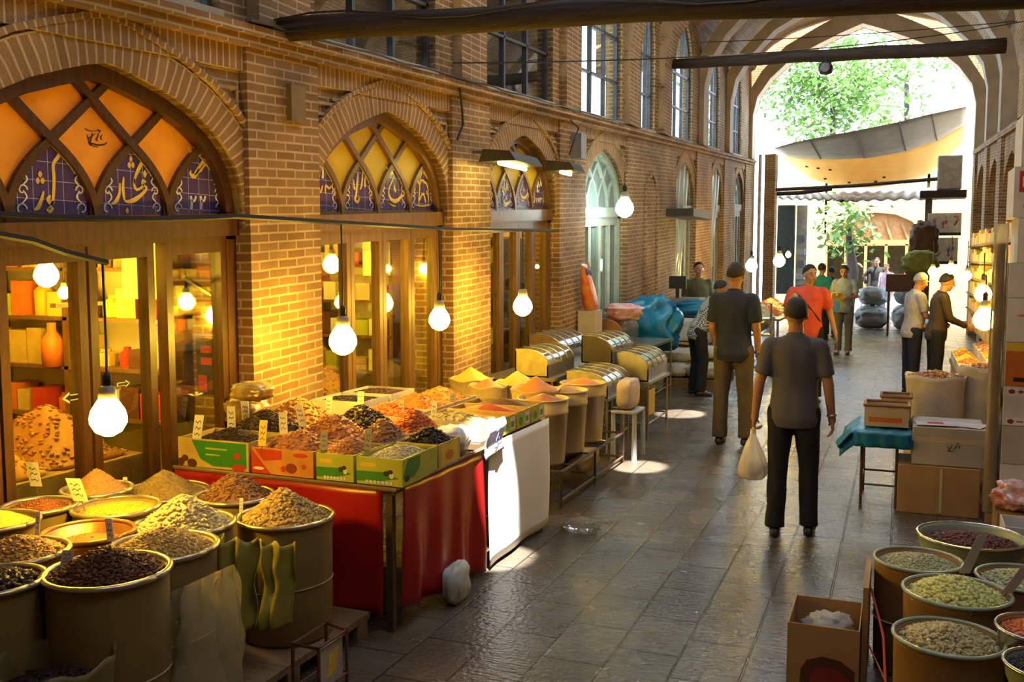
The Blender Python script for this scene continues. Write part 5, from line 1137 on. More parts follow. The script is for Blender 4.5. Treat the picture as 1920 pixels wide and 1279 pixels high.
m=MB();m.cyl(P+Vector((0,-.13,-.02)),P+Vector((0,-.06,0)),.06,.09,16);m.build('cone',M('grey_cone',(.2,.2,.24),.4),o);m=MB();m.cyl(P+Vector((0,0,.1)),P+Vector((0,0,.22)),.012,n=6);m.build('hanger',BLK,o)
def wire(pts,r,label,mat=None,cat='wire',name='overhead_wire'):
    m=MB();m.tube(pts,r,5);return tag(m.build(name,mat or BLK),label,cat)
def sag(a,b,s,n=16):
    a=Vector(a);b=Vector(b);return [a.lerp(b,i/n)-Vector((0,0,s*4*(i/n)*(1-i/n))) for i in range(n+1)]
wire(sag(PX(-60,398,-3.4),PX(440,405,-3.4),.02)+sag(PX(440,405,-3.4),PX(850,430,-3.4),.0)+sag(PX(850,430,-3.4),PX(1040,432,-3.4),.0),.016,'dark pipe along the shop fronts that the bulbs hang from',cat='pipe',name='lamp_pipe')
wire([PX(-40,432,-3.4),PX(60,450,-3.4),PX(120,472,-3.4),PX(200,492,-3.4)],.016,'dark hose slanting down across the first window',cat='hose',name='hose')
wire(sag(PX(850,118,-3.95),PY(1920,40,17.),.15),.008,'long thin wire slung across the whole vault')
wire(sag(PX(1290,80,-3.9),(1.7,17.5,PY(1900,40,17.5).z),.05),.008,'thin wire crossing above the grey timber')
# cable lying along the ledge
pts=[]
for k in range(70):
    y=5.2+k*.13;pts.append((-3.90+.012*math.sin(k*1.1),y,3.275+SL*y+.006*math.sin(k*.7)))
wire(pts,.010,'black cable lying along the brick ledge',cat='cable',name='ledge_cable')
wire([PX(862,165,-3.93),PX(866,200,-3.96),PX(868,235,-3.97),PX(858,262,-3.97)],.012,'black cable hanging down the second pier',cat='cable',name='drop_cable')
wire([PX(1070,225,-3.93),PX(1085,240,-3.93),PX(1078,260,-3.9),PX(1068,290,-3.9)],.012,'black cable hooked down to the second hood lamp',cat='cable',name='drop_cable')
# meter box on the first pier
m=MB();P=PX(539,152,-3.99);Q=PX(567,232,-3.99);m.box(-4.0,-3.96,P.y,Q.y,min(Q.z,P.z)-.0,max(P.z,Q.z)-.02);tag(m.build('meter_box',M('olive_metal',(.22,.15,.05),.5)),'small olive meter cover set in the first brick pier','cover')
# hood lamps
def hood(px_,py_,X,L,label,elabel):
    P=PX(px_,py_,X);o=empty('hood_lamp',P,label,'lamp','hood lamps over the third shop')
    m=MB();m.prismY([(P.x-.22,P.z),(P.x+.16,P.z),(P.x+.10,P.z+.09),(P.x-.18,P.z+.12)],P.y-L/2,P.y+L/2);m.build('hood',M('dark_hood',(.06,.05,.04),.5),o)
    m=MB();m.cyl((P.x-.02,P.y-L/2+.03,P.z-.02),(P.x-.02,P.y+L/2-.03,P.z-.02),.018,n=8);m.build('tube',emit('hood_tube',(1,.85,.22),38),o)
    m=MB();m.cyl((-4.05,P.y,P.z+.14),(P.x-.02,P.y,P.z+.10),.015,n=6);m.build('bracket',IRON,o)
hood(965,308,-3.55,.75,'dark hood lamp across the top of the third shop arch','')
hood(1064,322,-3.72,.42,'dark hood lamp on the pier beyond the third shop','')
m=MB();P=PX(1082,275,-3.95);m.box(-4.0,-3.86,P.y-.1,P.y+.12,P.z-.16,P.z+.16);tag(m.build('wall_speaker',M('grey_speaker',(.28,.27,.26),.5)),'grey column speaker on the pier above the hood lamp','speaker')
m=MB();P=PX(1278,402,-3.8);m.box(-4.05,-3.5,P.y-.4,P.y+1.5,P.z-.05,P.z+.09);tag(m.build('door_canopy',M('dark_hood',(.06,.05,.04))),'dark ledge canopy over the fifth door','canopy')
# hanging plastic in the far doors
PLS=glassy('milky_sheet',(.95,.97,.95),.8,.2,diff=(.72,.76,.70),amount=.6)
for i,(c,h) in enumerate(BAYS[4:6]):
    m=MB();m.grid(lambda u,v:(-4.12+.06*math.sin(u*23+v*2)+.05*noise.noise(Vector((u*5,v*3,i))),c-h*.8+1.5*h*u*(.75+.25*math.cos(v*3)),2.9-.0+SL*c-(2.3)*v),30,14);tag(m.build('plastic_curtain',PLS,smooth=True),'clear plastic sheet hung over the %s plastic door'%['nearer','farther'][i],'plastic sheet')
# ================================================================ BEYOND THE VAULT
YW=M('sunlit_yellow_plaster',(.46,.33,.13),.8,c2=(.42,.3,.12))
YSH=36.5
m=MB();x0,x1=PY(1455,500,YSH).x,4.
zt=PY(1600,330,YSH).z
arcw=[PY(x,y,YSH) for x,y in((1545,590),(1545,440),(1570,418),(1600,404),(1640,398),(1680,402),(1710,415),(1735,440),(1735,590))]
ap=[(p.x,p.z) for p in arcw];ap[0]=(ap[0][0],0);ap[-1]=(ap[-1][0],0)
top=[(p[0],zt) for p in ap]
for i in range(1,len(ap)-2): m.prismY([ap[i],ap[i+1],top[i+1],top[i]],YSH,YSH+.4)
m.box(x0,ap[0][0],YSH,YSH+.4,0,zt);m.box(ap[-1][0],x1,YSH,YSH+.4,0,zt)
o=struct(m.build('wall_street_end',YW))
m=MB();m.box(ap[0][0]-.3,ap[-1][0]+.3,YSH+2.2,YSH+2.3,0,zt);m.box(ap[0][0]-.3,ap[-1][0]+.3,YSH,YSH+2.3,zt,zt+.1);m.box(ap[0][0]-.4,ap[0][0]-.3,YSH+.4,YSH+2.3,0,zt);m.box(ap[-1][0]+.3,ap[-1][0]+.4,YSH+.4,YSH+2.3,0,zt);struct(m.build('wall_street_shop',M('shop_inside',(.4,.3,.16),.8)))
o=empty('shop_facade',(ap[0][0]+2,YSH,0),'wooden shop front under the arch at the end of the street','shop front')
OAK=M('oak_front',(.38,.20,.07),.5,c2=(.3,.15,.05));ztr=PY(1640,458,YSH).z
m=MB();W0,W1=ap[0][0],ap[-1][0];m.box(W0,W1,YSH+.1,YSH+.25,ztr-.05,ztr+.15)
for k in range(6):
    x=W0+(W1-W0)*k/5;m.box(x-.05,x+.05,YSH+.1,YSH+.22,0,ztr)
for k in range(1,6): m.barY([(W0+(W1-W0)*k/6,ztr),(W0+(W1-W0)*(k-.5)/6,ztr+.5+.5*(1-abs(k-3)/3))],.07,YSH+.12,YSH+.2)
m.box(W0+1.2,W0+2.6,YSH+.1,YSH+.2,0,.75)
m.build('frame',OAK,o)
m=MB();m.box(W0,W1,YSH+.22,YSH+.24,ztr,zt-.3);m.build('fanlight',M('oak_board',(.45,.22,.09),.6),o)
m=MB();m.box(W0+.1,W1-.1,YSH+.16,YSH+.165,.1,ztr);m.build('pane',GLASS,o)
m=MB();m.box(W0+1.0,W0+2.6,YSH-.9,YSH-.3,0,.9);tag(m.build('white_counter',WHITEB),'white display counter before the far wooden shop front','counter')
# brick pillar and pipes at the left of the mouth
m=MB();a=PY(1436,330,29);b=PY(1456,330,29);m.box(a.x,b.x,28.7,29.3,0,5.0);tag(m.build('brick_pillar',BKf),'narrow brick pillar just outside the vault mouth','pillar')
m=MB();m.cyl(PY(1426,290,28.2)*1,(PY(1426,290,28.2).x,28.2,0),.05,n=8);tag(m.build('drain_pipe',M('white_pipe',(.6,.6,.6),.4)),'white drain pipe on the left jamb of the vault mouth','pipe')
m=MB();a=PY(1458,400,31);b=PY(1512,400,31);
o=empty('clothes_rack',(a.x,31,0),'rack of hanging clothes and shelves outside on the left','rack')
m=MB();m.box(a.x,a.x+.5,31,31.4,.9,PY(1458,385,31).z);m.build('dark_clothes',M('dark_clothes',(.03,.045,.04),.8),o)
m=MB();m.box(a.x+.55,b.x,31.3,31.4,0,PY(1458,385,31).z);m.build('white_panel',M('white_panel',(.7,.75,.78),.5),o)
for k in range(6):
    m=MB();m.box(a.x+.6,b.x-.03,31.0,31.3,.6+.38*k,.8+.38*k);m.build('folded_cloth',M('grey_cloth%d'%(k%2),(.12,.14,.16) if k%2 else (.3,.33,.36),.8),o)
# awning: canvas slung outside the mouth of the vault
CAN=translucent('canvas',(.34,.29,.21),(.28,.24,.18),.03);CANY=translucent('yellow_canvas',(.66,.44,.14),(.6,.4,.12),.22)
YA,YBk=29.2,33.0
UP=[(1452,278),(1485,268),(1535,258),(1600,246),(1680,230),(1740,215),(1812,200)]
MID=[(1470,292),(1500,296),(1560,299),(1630,296),(1700,283),(1760,262),(1812,232)]
LOW=[(1448,285),(1520,335),(1580,352),(1640,352),(1700,342),(1745,325),(1812,262)]
def interp(L,u):
    x=L[0][0]+(L[-1][0]-L[0][0])*u
    for a,b in zip(L[:-1],L[1:]):
        if a[0]<=x<=b[0]: return (x,a[1]+(b[1]-a[1])*(x-a[0])/(b[0]-a[0]))
    return L[-1]
m=MB();m.grid(lambda u,v:(lambda a,b:tuple(PY(a[0],a[1],YA).lerp(PY(b[0],b[1],YA+2.),v)))(interp(UP,u),interp(MID,u)),30,6)
o=m.build('canvas_awning',CAN,smooth=True,solid=.01);tag(o,'sagging grey brown canvas awning outside the vault mouth','awning')
m=MB()
for u in(.18,.42,.65,.82):
    m=MB();m.tube([tuple(PY(*interp(UP,u),YA-.03).lerp(PY(interp(MID,u+.02)[0],interp(MID,u+.02)[1],YA+1.96),v)) for v in(0,.25,.5,.75,1)],.02,5);m.build('seam',M('seam',(.15,.12,.09),.8),o)
m=MB();m.grid(lambda u,v:(lambda a,b:tuple(PY(a[0],a[1],YA+2.03).lerp(PY(b[0],b[1],YBk),v)))(interp(MID,u),interp(LOW,u)),30,8)
o=m.build('canvas_awning',CANY,smooth=True,solid=.01);tag(o,'yellow lower sheet of the awning lit through by the sun','awning')
m=MB()
for px_,py_ in((1505,312),(1525,315),(1548,318),(1545,335),(1590,342),(1640,340),(1655,332)):
    u=(px_-1448)/364;v=(py_-interp(MID,u)[1])/(interp(LOW,u)[1]-interp(MID,u)[1]);p=PY(*interp(MID,u),YA+2.03).lerp(PY(*interp(LOW,u),YBk),max(.1,min(.95,v)))
    m=MB();m.obox(p+Vector((0,-.05,0)),(.09,.03,.05),0,.3);m.build('dark_mark',PRINTS['dark'],o)
# poles and tin roof under it
for p,q,r,lb in((PY(1452,356,28.9),PY(1764,335,28.9),.05,'timber pole under the awning, upper one'),(PY(1440,364,29.2),PY(1560,354,29.2),.06,'short timber pole on the left under the awning')):
    m=MB();m.tube([p,(p+q)/2+Vector((0,0,-.04)),q],r,8);tag(m.build('awning_pole',BEAM),lb,'pole')
TIN=M('tin_sheet',(.30,.29,.27),.5,.3,c2=(.2,.19,.18),scale=2)
def roof(pa,pb,pc,pd,label):
    m=MB();m.grid(lambda u,v:tuple(pa.lerp(pb,u).lerp(pd.lerp(pc,u),v)+Vector((0,0,.03*math.sin(u*60)))),60,4);tag(m.build('tin_roof',TIN,smooth=True,solid=.01),label,'roof')
roof(PY(1455,372,29.5),PY(1620,378,29.5),PY(1600,366,32.5),PY(1455,358,32.5),'dark tin roof sheet over the stalls outside on the left')
roof(PY(1560,378,30),PY(1800,372,30),PY(1800,352,34),PY(1580,355,34),'pale tin roof sheet in the middle under the awning')
m=MB();m.box(PY(1735,380,29).x,PY(1748,380,29).x,28.9,29.1,0,PY(1740,360,29).z);tag(m.build('sign_post',M('dark_post',(.08,.06,.05),.6)),'dark post holding the shop signs outside','post')
def sign(px0,py0,px1,py1,Y,label,St,cm):
    a=PY(px0,py0,Y);b=PY(px1,py1,Y);o=empty('shop_sign',((a.x+b.x)/2,Y,b.z),label,'sign')
    m=MB();m.box(a.x,b.x,Y-.03,Y+.03,b.z,a.z);m.build('board',M('sign_white',(.72,.70,.66),.4),o)
    m=MB()
    for k,S_ in enumerate(St):
        n=len(St)
        for st_ in S_:
            pts=smooth_pts([(a.x+(b.x-a.x)*(k+aa)/n,b.z+(a.z-b.z)*(.1+.8*bb),w_*(b.x-a.x)/n*2.0) for aa,bb,w_ in st_])
            for i in range(len(pts)-1):
                p=Vector(pts[i][:2]);q=Vector(pts[i+1][:2]);d=q-p;d=d.normalized() if d.length>0 else Vector((1,0));nn=Vector((-d.y,d.x))*pts[i][2]/2
                m.prismY([tuple(p-nn),tuple(q-nn),tuple(q+nn),tuple(p+nn)],Y-.036,Y-.029)
    m.build('lettering',cm,o)
    m=MB();m.box(a.x,b.x,Y-.04,Y+.04,b.z-.08,b.z);m.build('edge',BLK,o)
sign(1740,400,1802,436,28.7,'white sign with red lettering outside on the right',[KHOSH,TRIO,ANGUR],PRINTS['red'])
sign(1740,446,1795,490,28.7,'white sign with dark lettering below the red lettered one',[SWASH,TRIO],PRINTS['blue'])
# boxes and unit on top of the right signs
a=PY(1757,355,28.8);b=PY(1806,290,28.8);m=MB();m.box(a.x,b.x,28.8,29.4,a.z,b.z);tag(m.build('air_cooler',M('cooler',(.42,.39,.36),.6),bevel=.03),'grey air cooler standing over the signs on the right','air cooler')
m=MB();m.box(PY(1725,372,28.7).x,PY(1812,372,28.7).x,28.6,29.5,PY(1725,372,28.7).z,PY(1725,358,28.7).z);tag(m.build('cooler_shelf',BEAM),'dark shelf carrying the air cooler','shelf')
# tree crowns outside
LF=grain('leaf_green',[(.20,.34,.09),(.12,.24,.05),(.30,.42,.14)],.5)
def tree(c,rad,n,label,hz):
    o=empty('leafy_tree',(c[0],c[1],0),label,'tree')
    m=MB();m.tube([(c[0],c[1],0),(c[0]+.2,c[1],c[2]*.5),(c[0],c[1],c[2])],[.25,.2,.08],8);m.build('trunk',BEAM,o)
    rg=np.random.RandomState(int(c[0]*10+50));m=MB()
    cl=[(rg.randn(3)*np.array(rad)*.45) for _ in range(26)]
    for i in range(n):
        p=np.array(c)+cl[rg.randint(26)]+rg.randn(3)*.45;a=rg.rand()*6.28;s=.09+.09*rg.rand()
        d1=np.array((math.cos(a),math.sin(a),rg.randn()*.5))*s;d2=np.array((-math.sin(a)*.5,math.cos(a)*.5,rg.randn()*.6))*s
        m.add([p-d1,p+d2*.6,p+d1,p-d2*.6],[(0,1,2,3)])
    f=m.build('crown',LF,o);return o
c=PY(1560,175,43);tree((c.x,43,c.z),(2.6,2,2.6),6500,'sunlit tree seen through the mouth of the vault',1)
c=PY(1700,120,47);tree((c.x,47,c.z),(2.2,2,2.0),900,'thin treetop to the right in the vault mouth',1)
c=PY(1590,425,34.6);o=tree((c.x,34.6,c.z),(.42,.35,.5),420,'small leafy tree before the arch at the street end',1)
# ================================================================ SHOP INTERIORS
def shelf(x0,x1,y0,y1,zs,label,mat=WOODL):
    o=empty('shop_shelf',((x0+x1)/2,(y0+y1)/2,0),label,'shelf')
    for y in(y0,(y0+y1)/2,y1):
        m=MB();m.box(x0,x1,y-.02,y+.02,0,zs[-1]+.02);m.build('upright',mat,o)
    for z in zs:
        m=MB();m.box(x0,x1,y0,y1,z,z+.025);m.build('board',mat,o)
PK=[PRINTS['yellow'],PRINTS['orange'],PRINTS['white'],PRINTS['brown'],PRINTS['lime'],CARDP,PRINTS['red'],YLC]
NM=['first','second','third']
CN=['yellow','orange','white','dark brown','lime','cardboard coloured','red','pale yellow']
LV=['lowest','second','third','highest']
for s,(c,h) in enumerate(BAYS[:3]):
    y0,y1=c-h,c+h
    shelf(-6.88,-6.45,y0+.05,y1-.05,[.75,1.15,1.55,1.95],'wooden wall shelves at the back of the %s shop'%NM[s])
    q=0
    for lv,z in enumerate((.775,1.175,1.575,1.975)):
        q=-1;y=y0+.12
        while y<y1-.3:
            w_=R.uniform(.12,.26);hh=R.uniform(.12,.32)
            if R.random()<.3:
                m=MB();m.lathe([(w_*.4,0),(w_*.42,hh*.7),(w_*.2,hh*.85),(w_*.2,hh)],(-6.62,y+w_/2,z),12);nm='jar'
            else:
                m=MB();m.box(-6.75,-6.48,y,y+w_,z,z+hh);nm='packet'
            q+=1;kc=R.randrange(8);tag(m.build('shelf_'+nm,PK[kc]),'%s %s on the %s back shelf, %s shop, %s from near end'%(CN[kc],nm,LV[lv],NM[s],ORD[q]),nm,'goods on the back shelves of the %s shop'%NM[s]);y+=w_+R.uniform(.01,.06)
    # counter with a bank of loose goods
    o=empty('shop_counter',(-5.2,c,0),'counter with a sloping bank of goods inside the %s shop'%NM[s],'counter')
    m=MB();m.box(-5.7,-4.75,y0+.1,y1-.22,0,.72);m.build('body',M('counter_body',(.22,.14,.05),.6,c2=(.3,.2,.08)),o)
    for k in range(3):
        ya=y0+.13+(y1-y0-.4)*k/3;yb=ya+(y1-y0-.4)/3-.03
        mt=['white','nut','fig','pale','flake','nut','nut','tan','pale'][s*3+k]
        hh=heap('nut_heap','%s heap on the counter of the %s shop, %s from the near end'%(dict(white='pale',nut='golden',fig='brown',pale='pale speckled',flake='flaky brown',tan='tan')[mt],NM[s],['first','second','third'][k]),'nut heap',(-5.22,(ya+yb)/2,.745),.42,(yb-ya)/2,.34,mt,.022,420,rect=True,grp='heaps inside the shops')
    # shelves along the far side wall, the one the panes look onto
    yw=y1+.14;x0,x1=(-6.4,-4.6)
    o=empty('side_shelf',((x0+x1)/2,yw-.15,0),'wooden shelves along the side wall of the %s shop'%NM[s],'shelf')
    for x in(x0,(x0+x1)/2,x1):
        m=MB();m.box(x-.02,x+.02,yw-.3,yw-.005,0,2.3);m.build('upright',WOODL,o)
    for z in(.9,1.25,1.6,1.95,2.28):
        m=MB();m.box(x0,x1,yw-.3,yw-.005,z,z+.025);m.build('board',WOODL,o)
    for lv,z in enumerate((.926,1.276,1.626,1.976)):
        q=-1;x=x0+.06
        while x<x1-.2:
            w_=R.uniform(.09,.22);hh=R.uniform(.12,.27)
            if R.random()<.35:
                m=MB();m.lathe([(w_*.4,0),(w_*.42,hh*.7),(w_*.2,hh*.85),(w_*.2,hh)],(x+w_/2,yw-.16,z),12);nm='jar'
            else:
                m=MB();m.box(x,x+w_,yw-.26,yw-.06,z,z+hh);nm='packet'
            q+=1;kc=R.randrange(8);tag(m.build('shelf_'+nm,PK[kc]),'%s %s on the %s side shelf, %s shop, %s from inner end'%(CN[kc],nm,LV[lv],NM[s],ORD[q]),nm,'goods on the side wall shelves of the %s shop'%NM[s]);x+=w_+R.uniform(.01,.05)
# red box, orange bottle, framed notice, arrows in the first window
m=MB();m.box(-4.62,-4.52,3.02,3.62,.55,.98);tag(m.build('red_box',PRINTS['red']),'bright red box inside the first window at the frame edge','box')
m=MB();P=PX(98,650,-5.6);m.lathe([(.07,-.14),(.075,.05),(.03,.11),(.03,.17)],P,14);tag(m.build('orange_bottle',PRINTS['orange'],smooth=True),'orange bottle standing inside the first shop','bottle')
o=empty('notice_frame',PY(388,690,5.15),'black framed notice with red print in the narrow window','framed notice')
P=PY(388,690,5.15);m=MB();m.box(P.x-.085,P.x+.085,5.15,5.18,P.z-.18,P.z+.2);m.build('frame',BLK,o)
m=MB()
for k in range(2): m.box(P.x-.045,P.x+.045,5.146,5.151,P.z+.02+.08*k,P.z+.07+.08*k)
m.box(P.x-.07,P.x-.0,5.146,5.151,P.z-.16,P.z-.05);m.build('red_print',PRINTS['red'],o)
def arrow(px_,py_,sg,s,label):
    P=PX(px_,py_,XG+.012);m=MB();pts=[(P.y+sg*s*a,P.z+s*b) for a,b in((-1,.22),(.35,.22),(.35,.42),(1,0),(.35,-.42),(.35,-.22),(-1,-.22))]
    o=None
    m.prismX(pts if sg>0 else list(reversed(pts)),XG+.008,XG+.011);o=m.build('arrow_sticker',PRINTS['white']);tag(o,label,'sticker')
    m=MB();pts=[(P.y+sg*s*a*.82,P.z+s*b*.7) for a,b in((-1,.2),(.38,.2),(.38,.36),(.95,0),(.38,-.36),(.38,-.2),(-1,-.2))];m.prismX(pts if sg>0 else list(reversed(pts)),XG+.0105,XG+.013);m.build('arrow_face',PRINTS['dark'],o)
arrow(138,745,-1,.075,'arrow sticker pointing left on the first window');arrow(232,720,1,.05,'arrow sticker pointing right on the first window')
m=MB();P=PY(265,505,5.06);m.box(P.x-.16,P.x+.16,5.05,5.08,P.z-.2,P.z+.2);tag(m.build('hanging_board',CARDP),'cream board hung on the side shelves of the first shop','board')
m=MB();P=PX(110,600,-5.2);m.box(-5.25,-5.2,P.y-.02,P.y+.4,P.z+.08,P.z+.11);tag(m.build('steel_plate',ST),'steel shelf plate inside the first shop','plate')
wire([PX(345,520,-4.3),PX(385,545,-4.3),PX(400,555,-4.3),PX(415,520,-4.3),PX(425,462,-4.3)],.016,'thick dark cable looped behind the narrow window',cat='cable',name='looped_cable')
m=MB();P=PX(706,485,-4.62);m.lathe([(.13,-.16),(.13,.16)],P,20);tag(m.build('white_tank',M('cream_tank',(.62,.55,.35),.4)),'cream tank high inside the second shop','tank')
m=MB();P=PX(697,577,-4.45);m.box(-4.455,-4.445,P.y-.05,P.y+.05,P.z-.03,P.z+.03);tag(m.build('price_sign',PRINTS['white']),'small white price sign inside the second shop','price sign')
def bat(px_,py_,rpx,P,label,ztop=None,group='hanging bulbs',mat=None):
    D=(P-EYE).dot(_f);bulb(P,max(.03,rpx*D/F_),P.z+.5 if ztop is None else ztop,label,group,mat)
PIPE=lambda P:2.33+.0*P.y
for q,r,lb,zt in (((203,785),34,'large lit bulb hanging lowest before the first shop window',(200,490)),((643,640),26,'lit bulb hanging before the near leaf of the second shop',(643,418)),((824,600),20,'lit bulb hanging at the far edge of the second shop',(824,430)),((980,575),18,'lit bulb hanging before the third shop',(980,432))):
    P=PX(*q,-3.4);bat(*q,r,P,lb,PX(*zt,-3.4).z)
for q,r,X,lb in (((87,517),22,-4.9,'lit bulb inside the first shop behind the frame edge pane'),((120,550),11,-5.2,'small lit bulb farther inside the first shop'),((146,620),15,-5.0,'lit bulb behind the post of the first shop window'),((401,593),15,-4.32,'lit bulb behind the narrow pane of the first shop'),((622,497),16,-4.7,'lit bulb high inside the second shop'),((640,568),12,-4.75,'lit bulb deep inside the second shop'),((795,505),9,-4.3,'small lit bulb behind the far leaf of the second shop'),((1010,500),9,-4.3,'small lit bulb inside the third shop')):
    P=PX(*q,X);bat(*q,r,P,lb,min(3.0,P.z+.6),'bulbs inside the shops')
for q,r,Y,lb in (((1846,600),20,10.6,'largest lit bulb by the wrapped post on the right'),((1843,552),15,11.6,'lit bulb just above the largest one on the right'),((1813,518),8,13.6,'small lit bulb third along the right stall'),((1783,505),9,14.4,'small lit bulb fourth along the right stall'),((1749,510),8,15.6,'small lit bulb farthest along the right stall')):
    P=PY(*q,Y);bat(*q,r,P,lb,P.z+.45,'bulbs over the right stall')
for q,r,Y,lb,mt in (((1461,490),11,20.5,'yellow lit bulb over the far left stall',None),((1409,499),11,19.0,'white lit bulb near the far doors',BULBW),((1387,521),7,17.6,'small white bulb behind the man in navy',BULBW),((1478,478),5,22.0,'small yellow bulb farthest over the left stall',None)):
    P=PY(*q,Y);bat(*q,r,P,lb,P.z+.4,'bulbs over the far left stall',mt)
P=PX(1171,391,-3.66);bat(1171,391,17,P,'bright white lamp before the green door',P.z+.5,'white lamps',BULBW)

for s_,(c,h) in enumerate(BAYS[:3]):  # unseen bulbs added behind the lintels to brighten the shop rooms
    for k,(dx,dy) in enumerate(((-5.2,-.7),(-5.2,.3),(-5.9,.75))):
        bulb((dx,c+dy,2.62),.07,3.0,'added fill bulb under the ceiling of the %s shop, %s from its near end'%(['first','second','third'][s_],['first','second','third'][k]),'bulbs inside the shops')

m=MB()
for st_ in TRIO+SWASH:
    p_=PX(178,258,XG-.015);ribbon(m,smooth_pts([(p_.y-.13+.26*a,p_.z-.06+.12*b,w_*.14) for a,b,w_ in st_]),XG-.021)
m.build('dark_script',PRINTS['dark'],bpy.data.objects['door_1'])
# ================================================================ PEOPLE
def fuse(mb,vox,it=6,wr=0.,wf=9.,seed=0,fac=.5):
    me=bpy.data.meshes.new('t');me.from_pydata([tuple(v) for v in mb.v],[],mb.f);me.update()
    o=bpy.data.objects.new('t',me);COL.objects.link(o)
    r=o.modifiers.new('r','REMESH');r.mode='VOXEL';r.voxel_size=vox;r.use_smooth_shade=True
    s=o.modifiers.new('s','SMOOTH');s.factor=fac;s.iterations=it
    dg=bpy.context.evaluated_depsgraph_get();ev=o.evaluated_get(dg);nm=bpy.data.meshes.new_from_object(ev)
    n=len(nm.vertices)
    if wr:
        co=np.empty(n*3);nm.vertices.foreach_get('co',co);no=np.empty(n*3);nm.vertices.foreach_get('normal',no);co=co.reshape(-1,3);no=no.reshape(-1,3)
        for i in range(n):
            p=co[i];q=noise.noise(Vector((p[0]*wf+seed,p[1]*wf,p[2]*wf*.55+p[0]*4)))+.5*noise.noise(Vector((p[0]*wf*2.3,p[1]*wf*2.3+seed,p[2]*wf)))
            co[i]+=no[i]*wr*q
        nm.vertices.foreach_set('co',co.ravel())
    bpy.data.objects.remove(o);bpy.data.meshes.remove(me);return nm
def addmesh(nm,name,mat,parent):
    nm.transform(Matrix.Translation(-ORG[parent.name]))
    nm.materials.clear();nm.materials.append(mat);nm.name=name
    nm.polygons.foreach_set('use_smooth',[True]*len(nm.polygons))
    o=bpy.data.objects.new(name,nm);COL.objects.link(o);o.parent=parent;ORG[o.name]=ORG[parent.name];return o
def rot(v,ax,a): return Matrix.Rotation(a,3,ax)@Vector(v)
SKIN=M('skin',(.42,.215,.115),.5,c2=(.36,.175,.09),scale=6,spec=.35)
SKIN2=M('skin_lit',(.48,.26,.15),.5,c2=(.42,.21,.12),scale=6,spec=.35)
HAIRB=M('black_hair',(.014,.010,.008),.55,c2=(.025,.018,.012),scale=60,bump=.5)
HAIRG=M('grey_hair',(.42,.40,.37),.6,c2=(.3,.29,.27),scale=60,bump=.5)
SHOE=M('black_shoe',(.018,.014,.012),.4)
def limb(d,l): return Vector(d).normalized()*l
